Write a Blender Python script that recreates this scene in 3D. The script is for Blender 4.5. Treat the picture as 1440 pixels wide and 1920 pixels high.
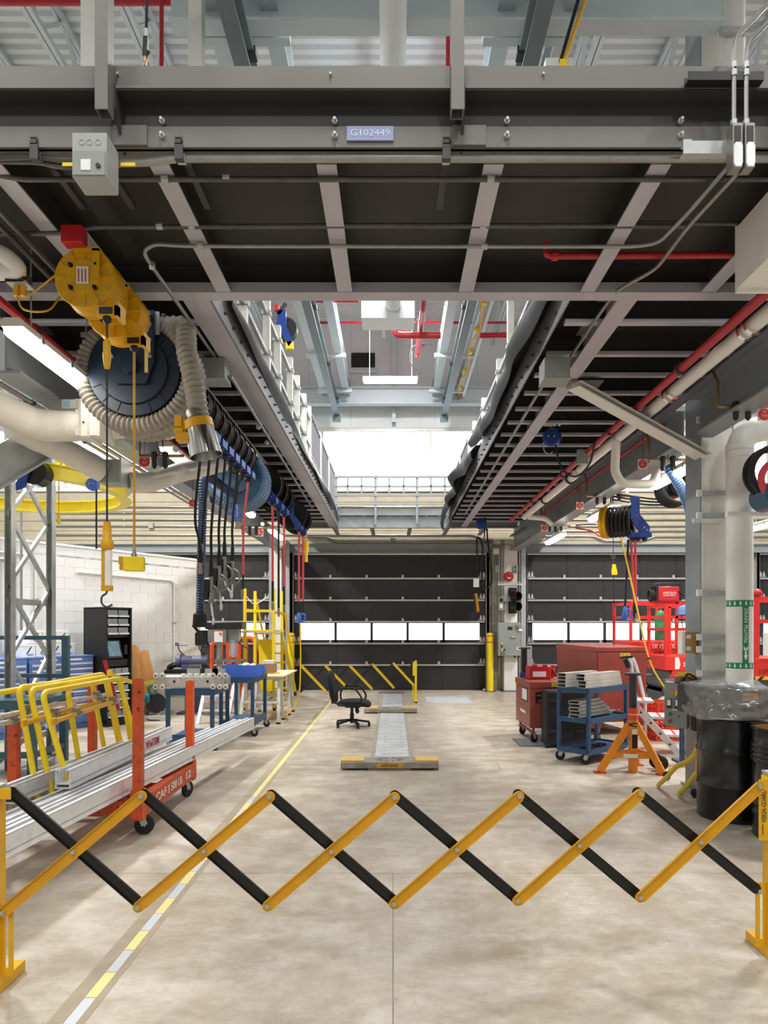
import bpy, math, random
from mathutils import Vector as V, Matrix
random.seed(7)
S = bpy.context.scene
for o in list(bpy.data.objects): bpy.data.objects.remove(o)
# ---------------------------------------------------------------- camera
F, H, X0, YH = 1280.0, 1.7, 737.0, 1172.0          # focal length in px, eye height in m, vanishing point
cam = bpy.data.cameras.new('camera'); cam_o = bpy.data.objects.new('camera', cam)
S.collection.objects.link(cam_o); S.camera = cam_o
cam_o.location = (0, 0, H); cam_o.rotation_euler = (math.pi/2, 0, 0)
cam.sensor_fit = 'VERTICAL'; cam.sensor_height = 36.0; cam.lens = F*36/1920
cam.shift_x = (720-X0)/1920; cam.shift_y = (YH-960)/1920; cam.clip_start = .05; cam.clip_end = 300
# ---------------------------------------------------------------- light
S.view_settings.view_transform = 'Standard'; S.view_settings.look = 'None'
S.view_settings.gamma = 1.0; S.view_settings.use_curve_mapping = False
S.view_settings.exposure = EXPO = 0.26
w = bpy.data.worlds.new('overcast_sky'); S.world = w; w.use_nodes = True
bg = w.node_tree.nodes['Background']; bg.inputs[0].default_value = (.94, .97, 1, 1); bg.inputs[1].default_value = 1.9
def hall_fill(x, y, z, p, sx=.6, sy=1.3):            # area lights added to brighten the hall, no fixtures, under the roof deck
    l = bpy.data.lights.new('hall_fill_light', 'AREA'); l.shape = 'RECTANGLE'; l.size = sx; l.size_y = sy
    l.energy = p; l.color = (1, .985, .96)
    o = bpy.data.objects.new('hall_fill_light', l); S.collection.objects.link(o); o.location = (x, y, z)
for hx, hy in ((-6,-3),(-2,-3),(2,-3),(6,-3),(-4.2,1),(0,1),(4.2,1),(-6.5,8),(6.5,8),(-6.5,13),(6.5,13),(0,9),(0,14)):
    hall_fill(hx, hy, 8.0, (520 if abs(hx) > 4 else 300) if hy > 4 else 105)
# ---------------------------------------------------------------- pixel -> place
def at(px, py, Y): return V(((px-X0)/F*Y, Y, H-(py-YH)/F*Y))
def fl(px, py): Y = F*H/(py-YH); return V(((px-X0)/F*Y, Y, 0))
def atz(px, py, z): return at(px, py, F*(H-z)/(py-YH))
def atx(px, py, X): return at(px, py, F*X/(px-X0))
# ---------------------------------------------------------------- materials
def lin(h):
    h = h.lstrip('#'); c = [int(h[i:i+2], 16)/255 for i in (0, 2, 4)]
    return tuple(((x+.055)/1.055)**2.4 if x > .04045 else x/12.92 for x in c)+(1,)
MATS = {}
def M(name, col, rough=.5, metal=0, var=.12, scale=6, bump=0, wear=None, wamt=.55, stretch=None, emit=None, es=0, spec=.5, coat=0):
    m = bpy.data.materials.new(name); m.use_nodes = True; MATS[name] = m
    nt = m.node_tree; N = nt.nodes; L = nt.links; b = N['Principled BSDF']
    c = lin(col); b.inputs['Roughness'].default_value = rough; b.inputs['Metallic'].default_value = metal
    b.inputs['Specular IOR Level'].default_value = spec; b.inputs['Coat Weight'].default_value = coat
    tc = N.new('ShaderNodeTexCoord'); src = tc.outputs['Object']
    if stretch:
        mp = N.new('ShaderNodeMapping'); mp.inputs['Scale'].default_value = stretch; L.new(src, mp.inputs[0]); src = mp.outputs[0]
    nz = N.new('ShaderNodeTexNoise'); nz.inputs['Scale'].default_value = scale; nz.inputs['Detail'].default_value = 5
    L.new(src, nz.inputs['Vector'])
    cr = N.new('ShaderNodeValToRGB'); e = cr.color_ramp.elements
    e[0].position = .3; e[1].position = .7
    e[0].color = tuple(x*(1-var) for x in c[:3])+(1,); e[1].color = tuple(min(1, x*(1+var)) for x in c[:3])+(1,)
    L.new(nz.outputs['Fac'], cr.inputs[0]); out = cr.outputs[0]
    if wear:
        n2 = N.new('ShaderNodeTexNoise'); n2.inputs['Scale'].default_value = scale*2.3; n2.inputs['Detail'].default_value = 8; n2.inputs['Roughness'].default_value = .7
        L.new(src, n2.inputs['Vector'])
        r2 = N.new('ShaderNodeValToRGB'); r2.color_ramp.elements[0].position = wamt; r2.color_ramp.elements[1].position = wamt+.06
        L.new(n2.outputs['Fac'], r2.inputs[0]); mx = N.new('ShaderNodeMixRGB'); mx.inputs[2].default_value = lin(wear)
        L.new(r2.outputs[0], mx.inputs[0]); L.new(out, mx.inputs[1]); out = mx.outputs[0]
    L.new(out, b.inputs['Base Color'])
    if bump:
        bp = N.new('ShaderNodeBump'); bp.inputs['Strength'].default_value = bump; bp.inputs['Distance'].default_value = .01
        n3 = N.new('ShaderNodeTexNoise'); n3.inputs['Scale'].default_value = scale*8; L.new(src, n3.inputs['Vector'])
        L.new(n3.outputs['Fac'], bp.inputs['Height']); L.new(bp.outputs[0], b.inputs['Normal'])
    if emit:
        b.inputs['Emission Color'].default_value = lin(emit); b.inputs['Emission Strength'].default_value = es
    return name
M('steel_grey','#85848a',.45,.15,.08,3); M('front_steel','#6f6d69',.5,.1,.10,2.5); M('steel_lit','#b5b4be',.42,.15,.10,2); M('steel_dark','#3b3a3c',.5,.1,.15,2)  # lit flange steel: falling light put into a paler colour
M('deck_dark','#34322f',.55,.1,.2,1.5); M('link_black','#0f0f0e',.4,0,.2,8); M('hose_steel','#5f7d9c',.4,.1,.12,9); M('girder','#8a9195',.45,.1,.08,2); M('roof_steel','#c3ced3',.5,0,.05,1.5)  # first one: dark deck, also shade painted onto the beam webs
M('roof_deck','#d5dcdf',.5,0,.05,2); M('crane_beam','#6f7d82',.45,.2,.08,2); M('wall_panel','#dde3e4',.6,0,.03,1)
M('galv','#b4b8ba',.4,.4,.12,9); M('conduit','#9b9a98',.33,.75,.1,9); M('conduit_dark','#5b5958',.35,.5,.15,9); M('alu','#e2e4e7',.32,.3,.08,14)
M('alu_dirty','#c9c5bf',.45,.25,.2,25); M('chrome','#d9d9d9',.15,1,.03); M('white_paint','#e4e2dd',.45,0,.05,3); M('white_rail','#dcdbd6',.45,.1,.08,8)
M('block_wall','#e7e7e6',.7,0,.03,2,.15); M('beige','#b8ae98',.75,0,.08,4,.1); M('concrete_grey','#a49c8d',.85,0,.12,4,.2)
M('door_black','#242425',.6,0,.15,5); M('door_rail','#b9b6b4',.4,.5,.08); M('grey_paint','#8e9490',.5,0,.06,5); M('grey_box','#a2a5a2',.5,0,.05,5)
M('yellow','#dfa915',.42,0,.08,7); M('yellow_bright','#f6d81a',.4,0,.06,5); M('yellow_worn','#d2980f',.45,0,.10,8,0,'#3b2f1a',.69); M('yellow_ring','#f3e02a',.4,0,.05)
M('yellow_pale','#e8cc44',.45,0,.08,8,0,'#b9ae86',.66)
M('black','#161616',.45,0,.2,8); M('black_gloss','#101011',.22,0,.2,5,spec=.6); M('rubber','#1d1d1e',.75,0,.2,10,.2); M('rubber_mat','#33363a',.65,0,.2,8,.3)
M('red','#c0222a',.42,0,.08,5); M('red_pipe','#b0202c',.35,0,.1,6); M('red_hose','#d2474f',.45,0,.08,9); M('lift_red','#e2332c',.4,0,.06,5)
M('orange','#f05c22',.5,0,.12,9); M('orange_worn','#c84f22',.55,0,.15,9,0,'#2c211c',.57); M('orange_jack','#f0901c',.42,0,.08,7,0,'#7d4a16',.70); M('safety_red','#e4502a',.45,0,.05)
M('blue_reel','#2a4a78',.4,.1,.12,7); M('blue_arm','#23418f',.35,.1,.08,7); M('reel_dark','#1a2c42',.4,.1,.15,6); M('navy','#2c5070',.35,.1,.1,6); M('cart_blue','#2f5378',.45,.1,.12,9); M('cabinet_blue','#6480bd',.45,0,.06,5)
M('bin_blue','#4a72d0',.4,0,.05); M('hose_blue','#5b7fb8',.4,0,.12,9); M('hose_navy','#34466b',.4,0,.12,9); M('teal','#17707a',.4,0,.08); M('bench_teal','#3d5c6b',.4,.1,.08); M('violet_grey','#5a5d7d',.5,0,.1)
M('wood','#c98f4e',.6,0,.2,3,.1,stretch=(8,8,1)); M('ply','#d6c2a1',.6,0,.12,6,.1); M('cardboard','#b48a5d',.8,0,.08)
M('job_red','#96453c',.42,0,.10,4); M('case_black','#232427',.5,0,.15,12,.15); M('crate_red','#e0452a',.45,0,.05)
M('hose_grey','#9d9890',.65,0,.2,12,.2); M('duct_white','#dedcd6',.6,0,.08,4,.25); M('brass','#a08a63',.35,.6,.1); M('gun_grey','#8f8c88',.35,.6,.15)
M('label_white','#ececea',.5,0,.02); M('label_yellow','#f0d32c',.5,0,.02); M('ink','#1a1a1a',.6,0,.02); M('ink_red','#c03434',.6,0,.02); M('sign_red','#d43a3c',.5,0,.02); M('sign_green','#14845a',.45,0,.03)
M('plate_blue','#8790b4',.4,.2,.04); M('plate_text','#c9cfe0',.4,.1,.02); M('screen','#7fa3b5',.15,0,.4,3); M('bin_clear','#8f9499',.25,0,.3,20); M('tape_white','#c3c6cc',.5,0,.05); M('tape_yellow','#e3d48a',.5,0,.05)
M('tape_residue','#a29580',.8,0,.1,8); M('grating','#8b8b88',.45,.5,.3,30); M('steel_plate','#cdd0d4',.35,.15,.15,4); M('cradle','#918a7f',.6,.3,.25,9); M('cradle_yellow','#d9b660',.6,0,.15,9,0,'#8c7c58',.62)
M('barrel_tan','#b98d4c',.5,0,.1); M('foam','#4d4a4a',.85,0,.15,30,.2); M('fabric','#1f1f21',.9,0,.2,40,.2); M('insul','#dfdcd4',.6,0,.06,5,.3); M('copper','#a56a45',.35,.7,.1); M('wheel_white','#dcd9d0',.6,0,.06); M('grey_lift','#55595b',.5,0,.1,5)
M('lens_red','#a32026',.2); M('lens_green','#0f6f55',.2); M('clear_tube','#e9e4d6',.2); M('glove_green','#3f9a62',.5); M('white_plastic','#e9e9e6',.4,0,.03)
M('lamp_glow','#ffffff',.4,0,0,emit='#fff6e6',es=16); M('lamp_body','#d8d6d0',.45,0,.05)
def glassy(name, tint, fac, rough=.05):
    m = bpy.data.materials.new(name); m.use_nodes = True; MATS[name] = m; nt = m.node_tree; N = nt.nodes
    N.remove(N['Principled BSDF']); t = N.new('ShaderNodeBsdfTransparent'); t.inputs[0].default_value = lin(tint)
    g = N.new('ShaderNodeBsdfGlossy'); g.inputs['Roughness'].default_value = rough; x = N.new('ShaderNodeMixShader'); x.inputs[0].default_value = fac
    nt.links.new(t.outputs[0], x.inputs[1]); nt.links.new(g.outputs[0], x.inputs[2]); nt.links.new(x.outputs[0], N['Material Output'].inputs[0])
glassy('glass', '#fbfdff', .06); glassy('plastic_film', '#fafafc', .14, .2)
nt = MATS['plastic_film'].node_tree; dn = nt.nodes.new('ShaderNodeBsdfDiffuse'); dn.inputs[0].default_value = (.9, .9, .92, 1); mx = nt.nodes.new('ShaderNodeMixShader'); mx.inputs[0].default_value = .13
ov = nt.nodes['Mix Shader']; nt.links.new(ov.outputs[0], mx.inputs[1]); nt.links.new(dn.outputs[0], mx.inputs[2]); nt.links.new(mx.outputs[0], nt.nodes['Material Output'].inputs[0])
def floor_mat():
    m = bpy.data.materials.new('concrete_floor'); m.use_nodes = True; MATS['floor'] = m; nt = m.node_tree; N = nt.nodes; L = nt.links; b = N['Principled BSDF']
    tc = N.new('ShaderNodeTexCoord')
    def noise(s, d, r=.6, st=None):
        n = N.new('ShaderNodeTexNoise'); n.inputs['Scale'].default_value = s; n.inputs['Detail'].default_value = d; n.inputs['Roughness'].default_value = r
        src = tc.outputs['Object']
        if st: mp = N.new('ShaderNodeMapping'); mp.inputs['Scale'].default_value = st; L.new(src, mp.inputs[0]); src = mp.outputs[0]
        L.new(src, n.inputs['Vector']); return n.outputs['Fac']
    def ramp(f, p0, c0, p1, c1):
        r = N.new('ShaderNodeValToRGB'); r.color_ramp.elements[0].position = p0; r.color_ramp.elements[1].position = p1
        r.color_ramp.elements[0].color = c0; r.color_ramp.elements[1].color = c1; L.new(f, r.inputs[0]); return r.outputs[0]
    def mix(f, a, c, mode='MIX'):
        x = N.new('ShaderNodeMixRGB'); x.blend_type = mode; L.new(f, x.inputs[0]) if not isinstance(f, float) else setattr(x.inputs[0], 'default_value', f)
        L.new(a, x.inputs[1]); L.new(c, x.inputs[2]) if not isinstance(c, tuple) else setattr(x.inputs[2], 'default_value', c); return x.outputs[0]
    base = ramp(noise(.55, 8, .62), .32, lin('#9c8e79'), .7, lin('#bfb5a6'))
    base = mix(ramp(noise(2.2, 10, .72, (1, 1.6, 1)), .42, (0,0,0,1), .66, (.85,.85,.85,1)), base, lin('#cfc8be'))
    base = mix(ramp(noise(1.1, 9, .75, (1.3, .6, 1)), .55, (0,0,0,1), .75, (.7,.7,.7,1)), base, lin('#8f7d66'))
    base = mix(ramp(noise(3.6, 12, .8, (1, 1, 1)), .40, (.5,.5,.5,1), .54, (0,0,0,1)), base, lin('#97886f'))
    base = mix(ramp(noise(42, 3, .6), .66, (0,0,0,1), .74, (.6,.6,.6,1)), base, lin('#776a59'))
    base = mix(ramp(noise(7, 6, .8, (.25, 1.5, 1)), .60, (0,0,0,1), .75, (.3,.3,.3,1)), base, lin('#8c8074'))
    L.new(base, b.inputs['Base Color'])
    L.new(ramp(noise(3, 6), .3, (.3,.3,.3,1), .7, (.52,.52,.52,1)), b.inputs['Roughness']); b.inputs['Specular IOR Level'].default_value = .45
    bp = N.new('ShaderNodeBump'); bp.inputs['Strength'].default_value = .06; L.new(noise(30, 6), bp.inputs['Height']); L.new(bp.outputs[0], b.inputs['Normal'])
floor_mat()
# ---------------------------------------------------------------- mesh builder
def frame(d, up=(0,0,1)):
    d = V(d).normalized(); up = V(up)
    if abs(d.dot(up.normalized())) > .999: up = V((0,1,0)) if abs(d.z) > .9 else V((0,0,1))
    s = d.cross(up).normalized(); return d, s, s.cross(d).normalized()
class B:
    def __init__(s): s.v = []; s.f = []; s.m = {}
    def add(s, vs, fs):
        o = len(s.v); s.v += [V(p) for p in vs]; s.f += [tuple(i+o for i in q) for q in fs]; return s
    def hexa(s, p): return s.add(p, [(0,3,2,1),(4,5,6,7),(0,1,5,4),(1,2,6,5),(2,3,7,6),(3,0,4,7)])
    def bx(s, x0, x1, y0, y1, z0, z1): return s.hexa([(x0,y0,z0),(x1,y0,z0),(x1,y1,z0),(x0,y1,z0),(x0,y0,z1),(x1,y0,z1),(x1,y1,z1),(x0,y1,z1)])
    def box(s, c, d, rz=0):
        co, si = math.cos(rz), math.sin(rz); p = []
        for z in (-1, 1):
            for x, y in ((-1,-1),(1,-1),(1,1),(-1,1)):
                a, b_ = x*d[0]/2, y*d[1]/2; p.append((c[0]+a*co-b_*si, c[1]+a*si+b_*co, c[2]+z*d[2]/2))
        return s.hexa(p)
    def bar(s, p0, p1, w, h, up=(0,0,1), os=0, ou=0, p2=None):      # box along p0-p1, w sideways, h along up
        p0, p1 = V(p0), V(p1); d, sd, u = frame(p1-p0, up); q = []
        for p in (p0, p1):
            for a, b_ in ((-1,-1),(1,-1),(1,1),(-1,1)): q.append(p+sd*(a*w/2+os)+u*(b_*h/2+ou))
        return s.add(q, [(0,1,2,3),(7,6,5,4),(0,4,5,1),(1,5,6,2),(2,6,7,3),(3,7,4,0)])
    def ibeam(s, p0, p1, w, h, t=.015, up=(0,0,1)):                 # p0-p1 is the centre line of the bottom face
        s.bar(p0, p1, w, t, up, 0, t/2); s.bar(p0, p1, w, t, up, 0, h-t/2); return s.bar(p0, p1, t*.8, h-2*t, up, 0, h/2)
    def chan(s, p0, p1, w, h, t=.006, up=(0,0,1), side=1):          # C section open to one side
        s.bar(p0, p1, w, t, up, 0, t/2); s.bar(p0, p1, w, t, up, 0, h-t/2); return s.bar(p0, p1, t, h-2*t, up, side*(w-t)/2, h/2)
    def hollow(s, p0, p1, w, h, t=.006, up=(0,0,1)):
        for a in (-1, 1): s.bar(p0, p1, w, t, up, 0, a*(h-t)/2); s.bar(p0, p1, t, h-2*t, up, a*(w-t)/2, 0)
        return s
    def cyl(s, p0, p1, r, r2=None, n=12, cap=True):
        p0, p1 = V(p0), V(p1); r2 = r if r2 is None else r2; d, a, b_ = frame(p1-p0)
        vs = [p+(a*math.cos(6.28318*i/n)+b_*math.sin(6.28318*i/n))*q for p, q in ((p0, r), (p1, r2)) for i in range(n)]
        fs = [(i, (i+1) % n, n+(i+1) % n, n+i) for i in range(n)]
        if cap: fs += [tuple(range(n-1, -1, -1)), tuple(range(n, 2*n))]
        return s.add(vs, fs)
    def pipe(s, p0, p1, r, t, n=20):                                 # hollow cylinder
        d = (V(p1)-V(p0)); l = d.length
        return s.lathe(p0, d, [(r, 0), (r, l), (r-t, l), (r-t, 0), (r, 0)], n)
    def tube(s, pts, r, n=8, cap=True, closed=False):
        pts = [V(p) for p in pts]; k = len(pts); rs = r if isinstance(r, (list, tuple)) else [r]*k
        t0 = (pts[1]-pts[0]).normalized(); d, a, b_ = frame(t0); vs = []
        for i, p in enumerate(pts):
            t = ((pts[(i+1) % k]-pts[i-1]) if closed else (pts[min(i+1, k-1)]-pts[max(i-1, 0)])).normalized()
            a = (a-t*a.dot(t)); a = a.normalized() if a.length > 1e-6 else frame(t)[1]; c = t.cross(a)
            vs += [p+(a*math.cos(6.28318*j/n)+c*math.sin(6.28318*j/n))*rs[i] for j in range(n)]
        fs = [(i*n+j, i*n+(j+1) % n, ((i+1) % k)*n+(j+1) % n, ((i+1) % k)*n+j) for i in range(k if closed else k-1) for j in range(n)]
        if cap and not closed: fs += [tuple(range(n-1, -1, -1)), tuple(range((k-1)*n, k*n))]
        return s.add(vs, fs)
    def lathe(s, c, ax, prof, n=24):                                 # prof: (radius, distance along ax)
        d, a, b_ = frame(ax); c = V(c); vs = []; k = len(prof)
        for r, t in prof: vs += [c+d*t+(a*math.cos(6.28318*j/n)+b_*math.sin(6.28318*j/n))*max(r, 1e-4) for j in range(n)]
        return s.add(vs, [(i*n+j, i*n+(j+1) % n, (i+1)*n+(j+1) % n, (i+1)*n+j) for i in range(k-1) for j in range(n)])
    def prism(s, poly, o, u, v, th):                                 # outline in the plane u,v, given thickness
        o, u, v = V(o), V(u).normalized(), V(v).normalized(); n = u.cross(v); k = len(poly)
        vs = [o+u*x+v*y+n*(z*th/2) for z in (-1, 1) for x, y in poly]
        return s.add(vs, [tuple(range(k-1, -1, -1)), tuple(range(k, 2*k))]+[(i, (i+1) % k, k+(i+1) % k, k+i) for i in range(k)])
    def torus(s, c, ax, R, r, n=28, m=8):
        d, a, b_ = frame(ax); c = V(c)
        return s.tube([c+(a*math.cos(6.28318*i/n)+b_*math.sin(6.28318*i/n))*R for i in range(n)], r, m, closed=True)
    def ball(s, c, r, n=14, sq=1):
        return s.lathe(V(c)-V((0,0,r*sq)), (0,0,1), [(r*math.sin(math.pi*i/8), r*sq*(1-math.cos(math.pi*i/8))) for i in range(9)], n)
    def sheet(s, fn, nu, nv, th=.004):                               # thick surface from fn(u,v)
        P = [[V(fn(i/nu, j/nv)) for j in range(nv+1)] for i in range(nu+1)]; off = V((0,0,-th)); vs = []; W = nv+1
        for z in (0, 1):
            for i in range(nu+1):
                for j in range(nv+1):
                    a = P[min(i+1, nu)][j]-P[max(i-1, 0)][j]; b_ = P[i][min(j+1, nv)]-P[i][max(j-1, 0)]; n = a.cross(b_)
                    n = n.normalized() if n.length > 1e-9 else V((0,0,1)); vs.append(P[i][j]-n*(z*th))
        K = (nu+1)*W; fs = []
        for i in range(nu):
            for j in range(nv):
                q = (i*W+j, (i+1)*W+j, (i+1)*W+j+1, i*W+j+1); fs += [q, tuple(K+x for x in reversed(q))]
        for i in range(nu): fs += [(i*W, K+i*W, K+(i+1)*W, (i+1)*W), ((i+1)*W+nv, K+(i+1)*W+nv, K+i*W+nv, i*W+nv)]
        for j in range(nv): fs += [(j+1, K+j+1, K+j, j), (nu*W+j, K+nu*W+j, K+nu*W+j+1, nu*W+j+1)]
        return s.add(vs, fs)
    def xf(s, rz=0, t=(0,0,0), M4=None):
        m = M4 if M4 else Matrix.Translation(V(t)) @ Matrix.Rotation(rz, 4, 'Z'); s.v = [m @ p for p in s.v]; return s
    def sq(s, c, h, e=.5, R=None, n=20, bend=None):              # rounded cushion: superellipsoid with half sizes h
        p = lambda t, k: math.copysign(abs(t)**k, t); vs = []; c = V(c); nv = n//2
        for i in range(nv+1):
            a = -math.pi/2+math.pi*i/nv
            for j in range(n):
                b = 2*math.pi*j/n; q = V((h[0]*p(math.cos(a), e)*p(math.cos(b), e), h[1]*p(math.cos(a), e)*p(math.sin(b), e), h[2]*p(math.sin(a), e)))
                if bend: q = bend(q)
                vs.append(c+(R @ q if R else q))
        return s.add(vs, [(i*n+j, i*n+(j+1) % n, (i+1)*n+(j+1) % n, (i+1)*n+j) for i in range(nv) for j in range(n)])
    def mesh(s, mat, off):
        key = (mat, tuple(off))
        if key not in s.m:
            me = bpy.data.meshes.new(mat); me.from_pydata([tuple(p-off) for p in s.v], [], s.f); me.materials.append(MATS[mat])
            me.polygons.foreach_set('use_smooth', [True]*len(me.polygons)); me.set_sharp_from_angle(angle=.62); me.update(); s.m[key] = me
        return s.m[key]
def smooth(pts, n=6):                                                # Catmull-Rom through pts
    p = [V(q) for q in pts]; p = [p[0]*2-p[1]]+p+[p[-1]*2-p[-2]]; out = []
    for i in range(1, len(p)-2):
        for k in range(n):
            t = k/n; out.append(.5*((2*p[i])+(p[i+1]-p[i-1])*t+(2*p[i-1]-5*p[i]+4*p[i+1]-p[i+2])*t*t+(3*p[i]-p[i-1]-3*p[i+1]+p[i+2])*t**3))
    return out+[p[-2]]
def fillet(pts, r, n=5):                                             # rounded corners on a polyline
    p = [V(q) for q in pts]; out = [p[0]]
    for i in range(1, len(p)-1):
        a = (p[i-1]-p[i]); b_ = (p[i+1]-p[i]); rr = min(r, a.length*.45, b_.length*.45); A = p[i]+a.normalized()*rr; C = p[i]+b_.normalized()*rr
        out += [A*(1-k/n)**2+p[i]*2*(k/n)*(1-k/n)+C*(k/n)**2 for k in range(n+1)]
    return out+[p[-1]]
def resample(pts, step):
    out = [pts[0]]; acc = 0
    for a, b_ in zip(pts, pts[1:]):
        d = (b_-a).length; t = step-acc
        while t <= d: out.append(a+(b_-a)*(t/d)); t += step
        acc = (acc+d) % step
    return out
def ribbed(pts, r, pitch=.03, amp=.12, n=12):                        # corrugated hose
    q = resample([V(p) for p in pts], pitch/2); return B().tube(q, [r*(1+amp) if i % 2 else r*(1-amp) for i in range(len(q))], n)
def LN(*pts, r=.01, n=8, fr=0): return B().tube(fillet(pts, fr) if fr else pts, r, n)
LINKS = S.collection.objects.link
def _part(e, par, off):
    name, b, mat = e[0], e[1], e[2]; o = e[3] if len(e) > 3 else {}
    if isinstance(b, str): ob = text_obj(name, b, mat, o); ob.location = V(o['at'])-off
    else:
        tr = 'at' in o; ob = bpy.data.objects.new(name, b.mesh(mat, V((0,0,0)) if tr else off)); LINKS(ob)
        if tr: ob.location = V(o['at'])-off
        if 'rot' in o: ob.rotation_euler = o['rot']
        if 'dir' in o: ob.rotation_mode = 'QUATERNION'; ob.rotation_quaternion = V((0,0,1)).rotation_difference(V(o['dir']))
        if o.get('bevel'): md = ob.modifiers.new('bevel', 'BEVEL'); md.width = o['bevel']; md.segments = 2; md.limit_method = 'ANGLE'; md.angle_limit = .7
    ob.parent = par
    if 'label' in o: ob['label'] = o['label']
    if 'kind' in o: ob['kind'] = o['kind']
    org = ob.location.copy() if ('at' in o) else V((0,0,0))
    for q in o.get('sub', ()): 
        _part(q, ob, (org+off) if ('at' in o) else off)
    return ob
def text_obj(name, s, mat, o):
    c = bpy.data.curves.new(name, 'FONT'); c.body = s; c.size = o.get('size', .1); c.align_x = 'CENTER'; c.align_y = 'CENTER'; c.extrude = o.get('ext', .001); c.resolution_u = 2
    c.space_character = o.get('space', 1); c.offset = o.get('bold', 0)
    t = bpy.data.objects.new(name, c); LINKS(t); bpy.context.view_layer.update()
    me = bpy.data.meshes.new_from_object(t); bpy.data.objects.remove(t); me.materials.clear(); me.materials.append(MATS[mat])
    wd = o.get('wide'); 
    if wd:
        xs = [v.co.x for v in me.vertices]; k = wd/(max(xs)-min(xs))
        for v in me.vertices: v.co.x *= k
    ob = bpy.data.objects.new(name, me); LINKS(ob); ob.rotation_euler = o.get('rot', (math.pi/2, 0, 0)); return ob
def tagit(o, label, cat, group, kind):
    if label: o['label'] = label
    if cat: o['category'] = cat
    if group: o['group'] = group
    if kind: o['kind'] = kind
def T(name, label, cat, parts, group=None, loc=None, rz=0, kind=None):
    """one thing: a list of parts (name, builder, material, options) in world metres (loc None) or local to loc"""
    if loc is None:
        pts = [p+(V(e[3]['at']) if len(e) > 3 and 'at' in e[3] else V((0,0,0))) for e in parts if not isinstance(e[1], str) for p in e[1].v]
        lo = [min(p[i] for p in pts) for i in range(3)]; hi = [max(p[i] for p in pts) for i in range(3)]
        off = V(((lo[0]+hi[0])/2, (lo[1]+hi[1])/2, lo[2])); org = off
    else: off = V((0,0,0)); org = V(loc)
    if len(parts) == 1 and not (len(parts[0]) > 3 and ('sub' in parts[0][3] or 'at' in parts[0][3])):
        e = parts[0]; ob = bpy.data.objects.new(name, e[1].mesh(e[2], off)); LINKS(ob)
        if len(e) > 3 and e[3].get('bevel'): md = ob.modifiers.new('bevel', 'BEVEL'); md.width = e[3]['bevel']; md.segments = 2; md.limit_method = 'ANGLE'; md.angle_limit = .7
    else:
        ob = bpy.data.objects.new(name, None); LINKS(ob); ob.empty_display_size = .1
        for e in parts: _part(e, ob, off)
    ob.location = org; ob.rotation_euler = (0, 0, rz); tagit(ob, label, cat, group, kind); return ob
BOLT = B().cyl((0,0,0), (0,0,.012), .014, n=6).cyl((0,0,.012), (0,0,.03), .008, n=6)
# ================================================================ THE SETTING
DY = 17.85                                                           # plane of the back wall
j = B().bx(-14, 14, -10, 19, -.3, 0)
parts = [('floor_slab', B().bx(-14, -.003, -10, 4.674, -.3, 0).bx(.003, 14, -10, 4.674, -.3, 0).bx(-14, 14, 4.68, 11.0, -.3, 0).bx(-14, 14, 11.006, 19, -.3, 0), 'floor')]
parts += [('joint_bed', B().bx(-14, 14, -10, 19, -.32, -.006), 'concrete_grey')]
T('floor', None, None, parts, kind='structure', loc=(0,0,0))
# back wall with door openings; doors as (x0,x1)
DOORS = [(-8.3, -3.2), (-2.6, 2.42), (3.5, 8.55), (9.55, 14)]
DT = 3.56
wb = B(); xs = [-14]+[x for d in DOORS for x in d]
for a, b_ in zip(xs[0::2], xs[1::2]): wb.bx(a, b_, DY, DY+.35, 0, DT)
parts = [('lower_wall', wb, 'concrete_grey'), ('fascia_wall', B().bx(-14, 14, DY, DY+.35, DT, 5.18), 'beige')]
for k in range(5): parts.append(('siding_board', B().bx(-14, 14, DY-.02, DY, 3.92+k*.25, 3.92+k*.25+.235), 'beige'))
parts.append(('window_sill', B().bx(-14, 14, DY-.08, DY+.35, 5.18, 5.26), 'wall_panel'))
up = B().bx(-14, 14, DY, DY+.3, 6.86, 10)
parts.append(('upper_wall', up, 'wall_panel'))
for k in range(-9, 10): parts.append(('wall_panel_joint', B().bx(k*1.1-.008, k*1.1+.008, DY-.006, DY, 6.9, 9.6), 'roof_steel'))
T('wall_back', None, None, parts, kind='structure', loc=(0,0,0))
wx = [-13.6, -10.4, -7.2, -5.35, -3.5, -1.88, -.72, .6, 1.9, 3.5, 5.35, 7.2, 10.4, 13.6]
wx = [-14, -11.2, -8.6, -6.2, -3.9, -1.88+.02, -.86+.42, .98, 2.4, 4.7, 7.2, 9.8, 14]
parts = [('frame_head', B().bx(-14, 14, DY+.02, DY+.14, 6.78, 6.86), 'white_rail'), ('frame_sill', B().bx(-14, 14, DY+.02, DY+.14, 5.26, 5.33), 'white_rail')]
for x in wx[1:-1]: parts.append(('mullion', B().bx(x-.03, x+.03, DY+.02, DY+.14, 5.33, 6.78), 'white_rail'))
for a, b_ in zip(wx, wx[1:]): parts.append(('pane', B().bx(a+.03, b_-.03, DY+.07, DY+.08, 5.33, 6.78), 'glass'))
T('window_1', None, None, parts, kind='structure', loc=(0,0,0))
for nm, b_ in (('wall_rear', B().bx(-14, 14, -10, -9.8, 0, 9.7)), ('wall_far_left', B().bx(-14, -13.8, -9.8, DY, 0, 9.7)), ('wall_right', B().bx(13.8, 14, -9.8, DY, 0, 9.7))):
    T(nm, None, None, [('wall', b_, 'wall_panel')], kind='structure')
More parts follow.
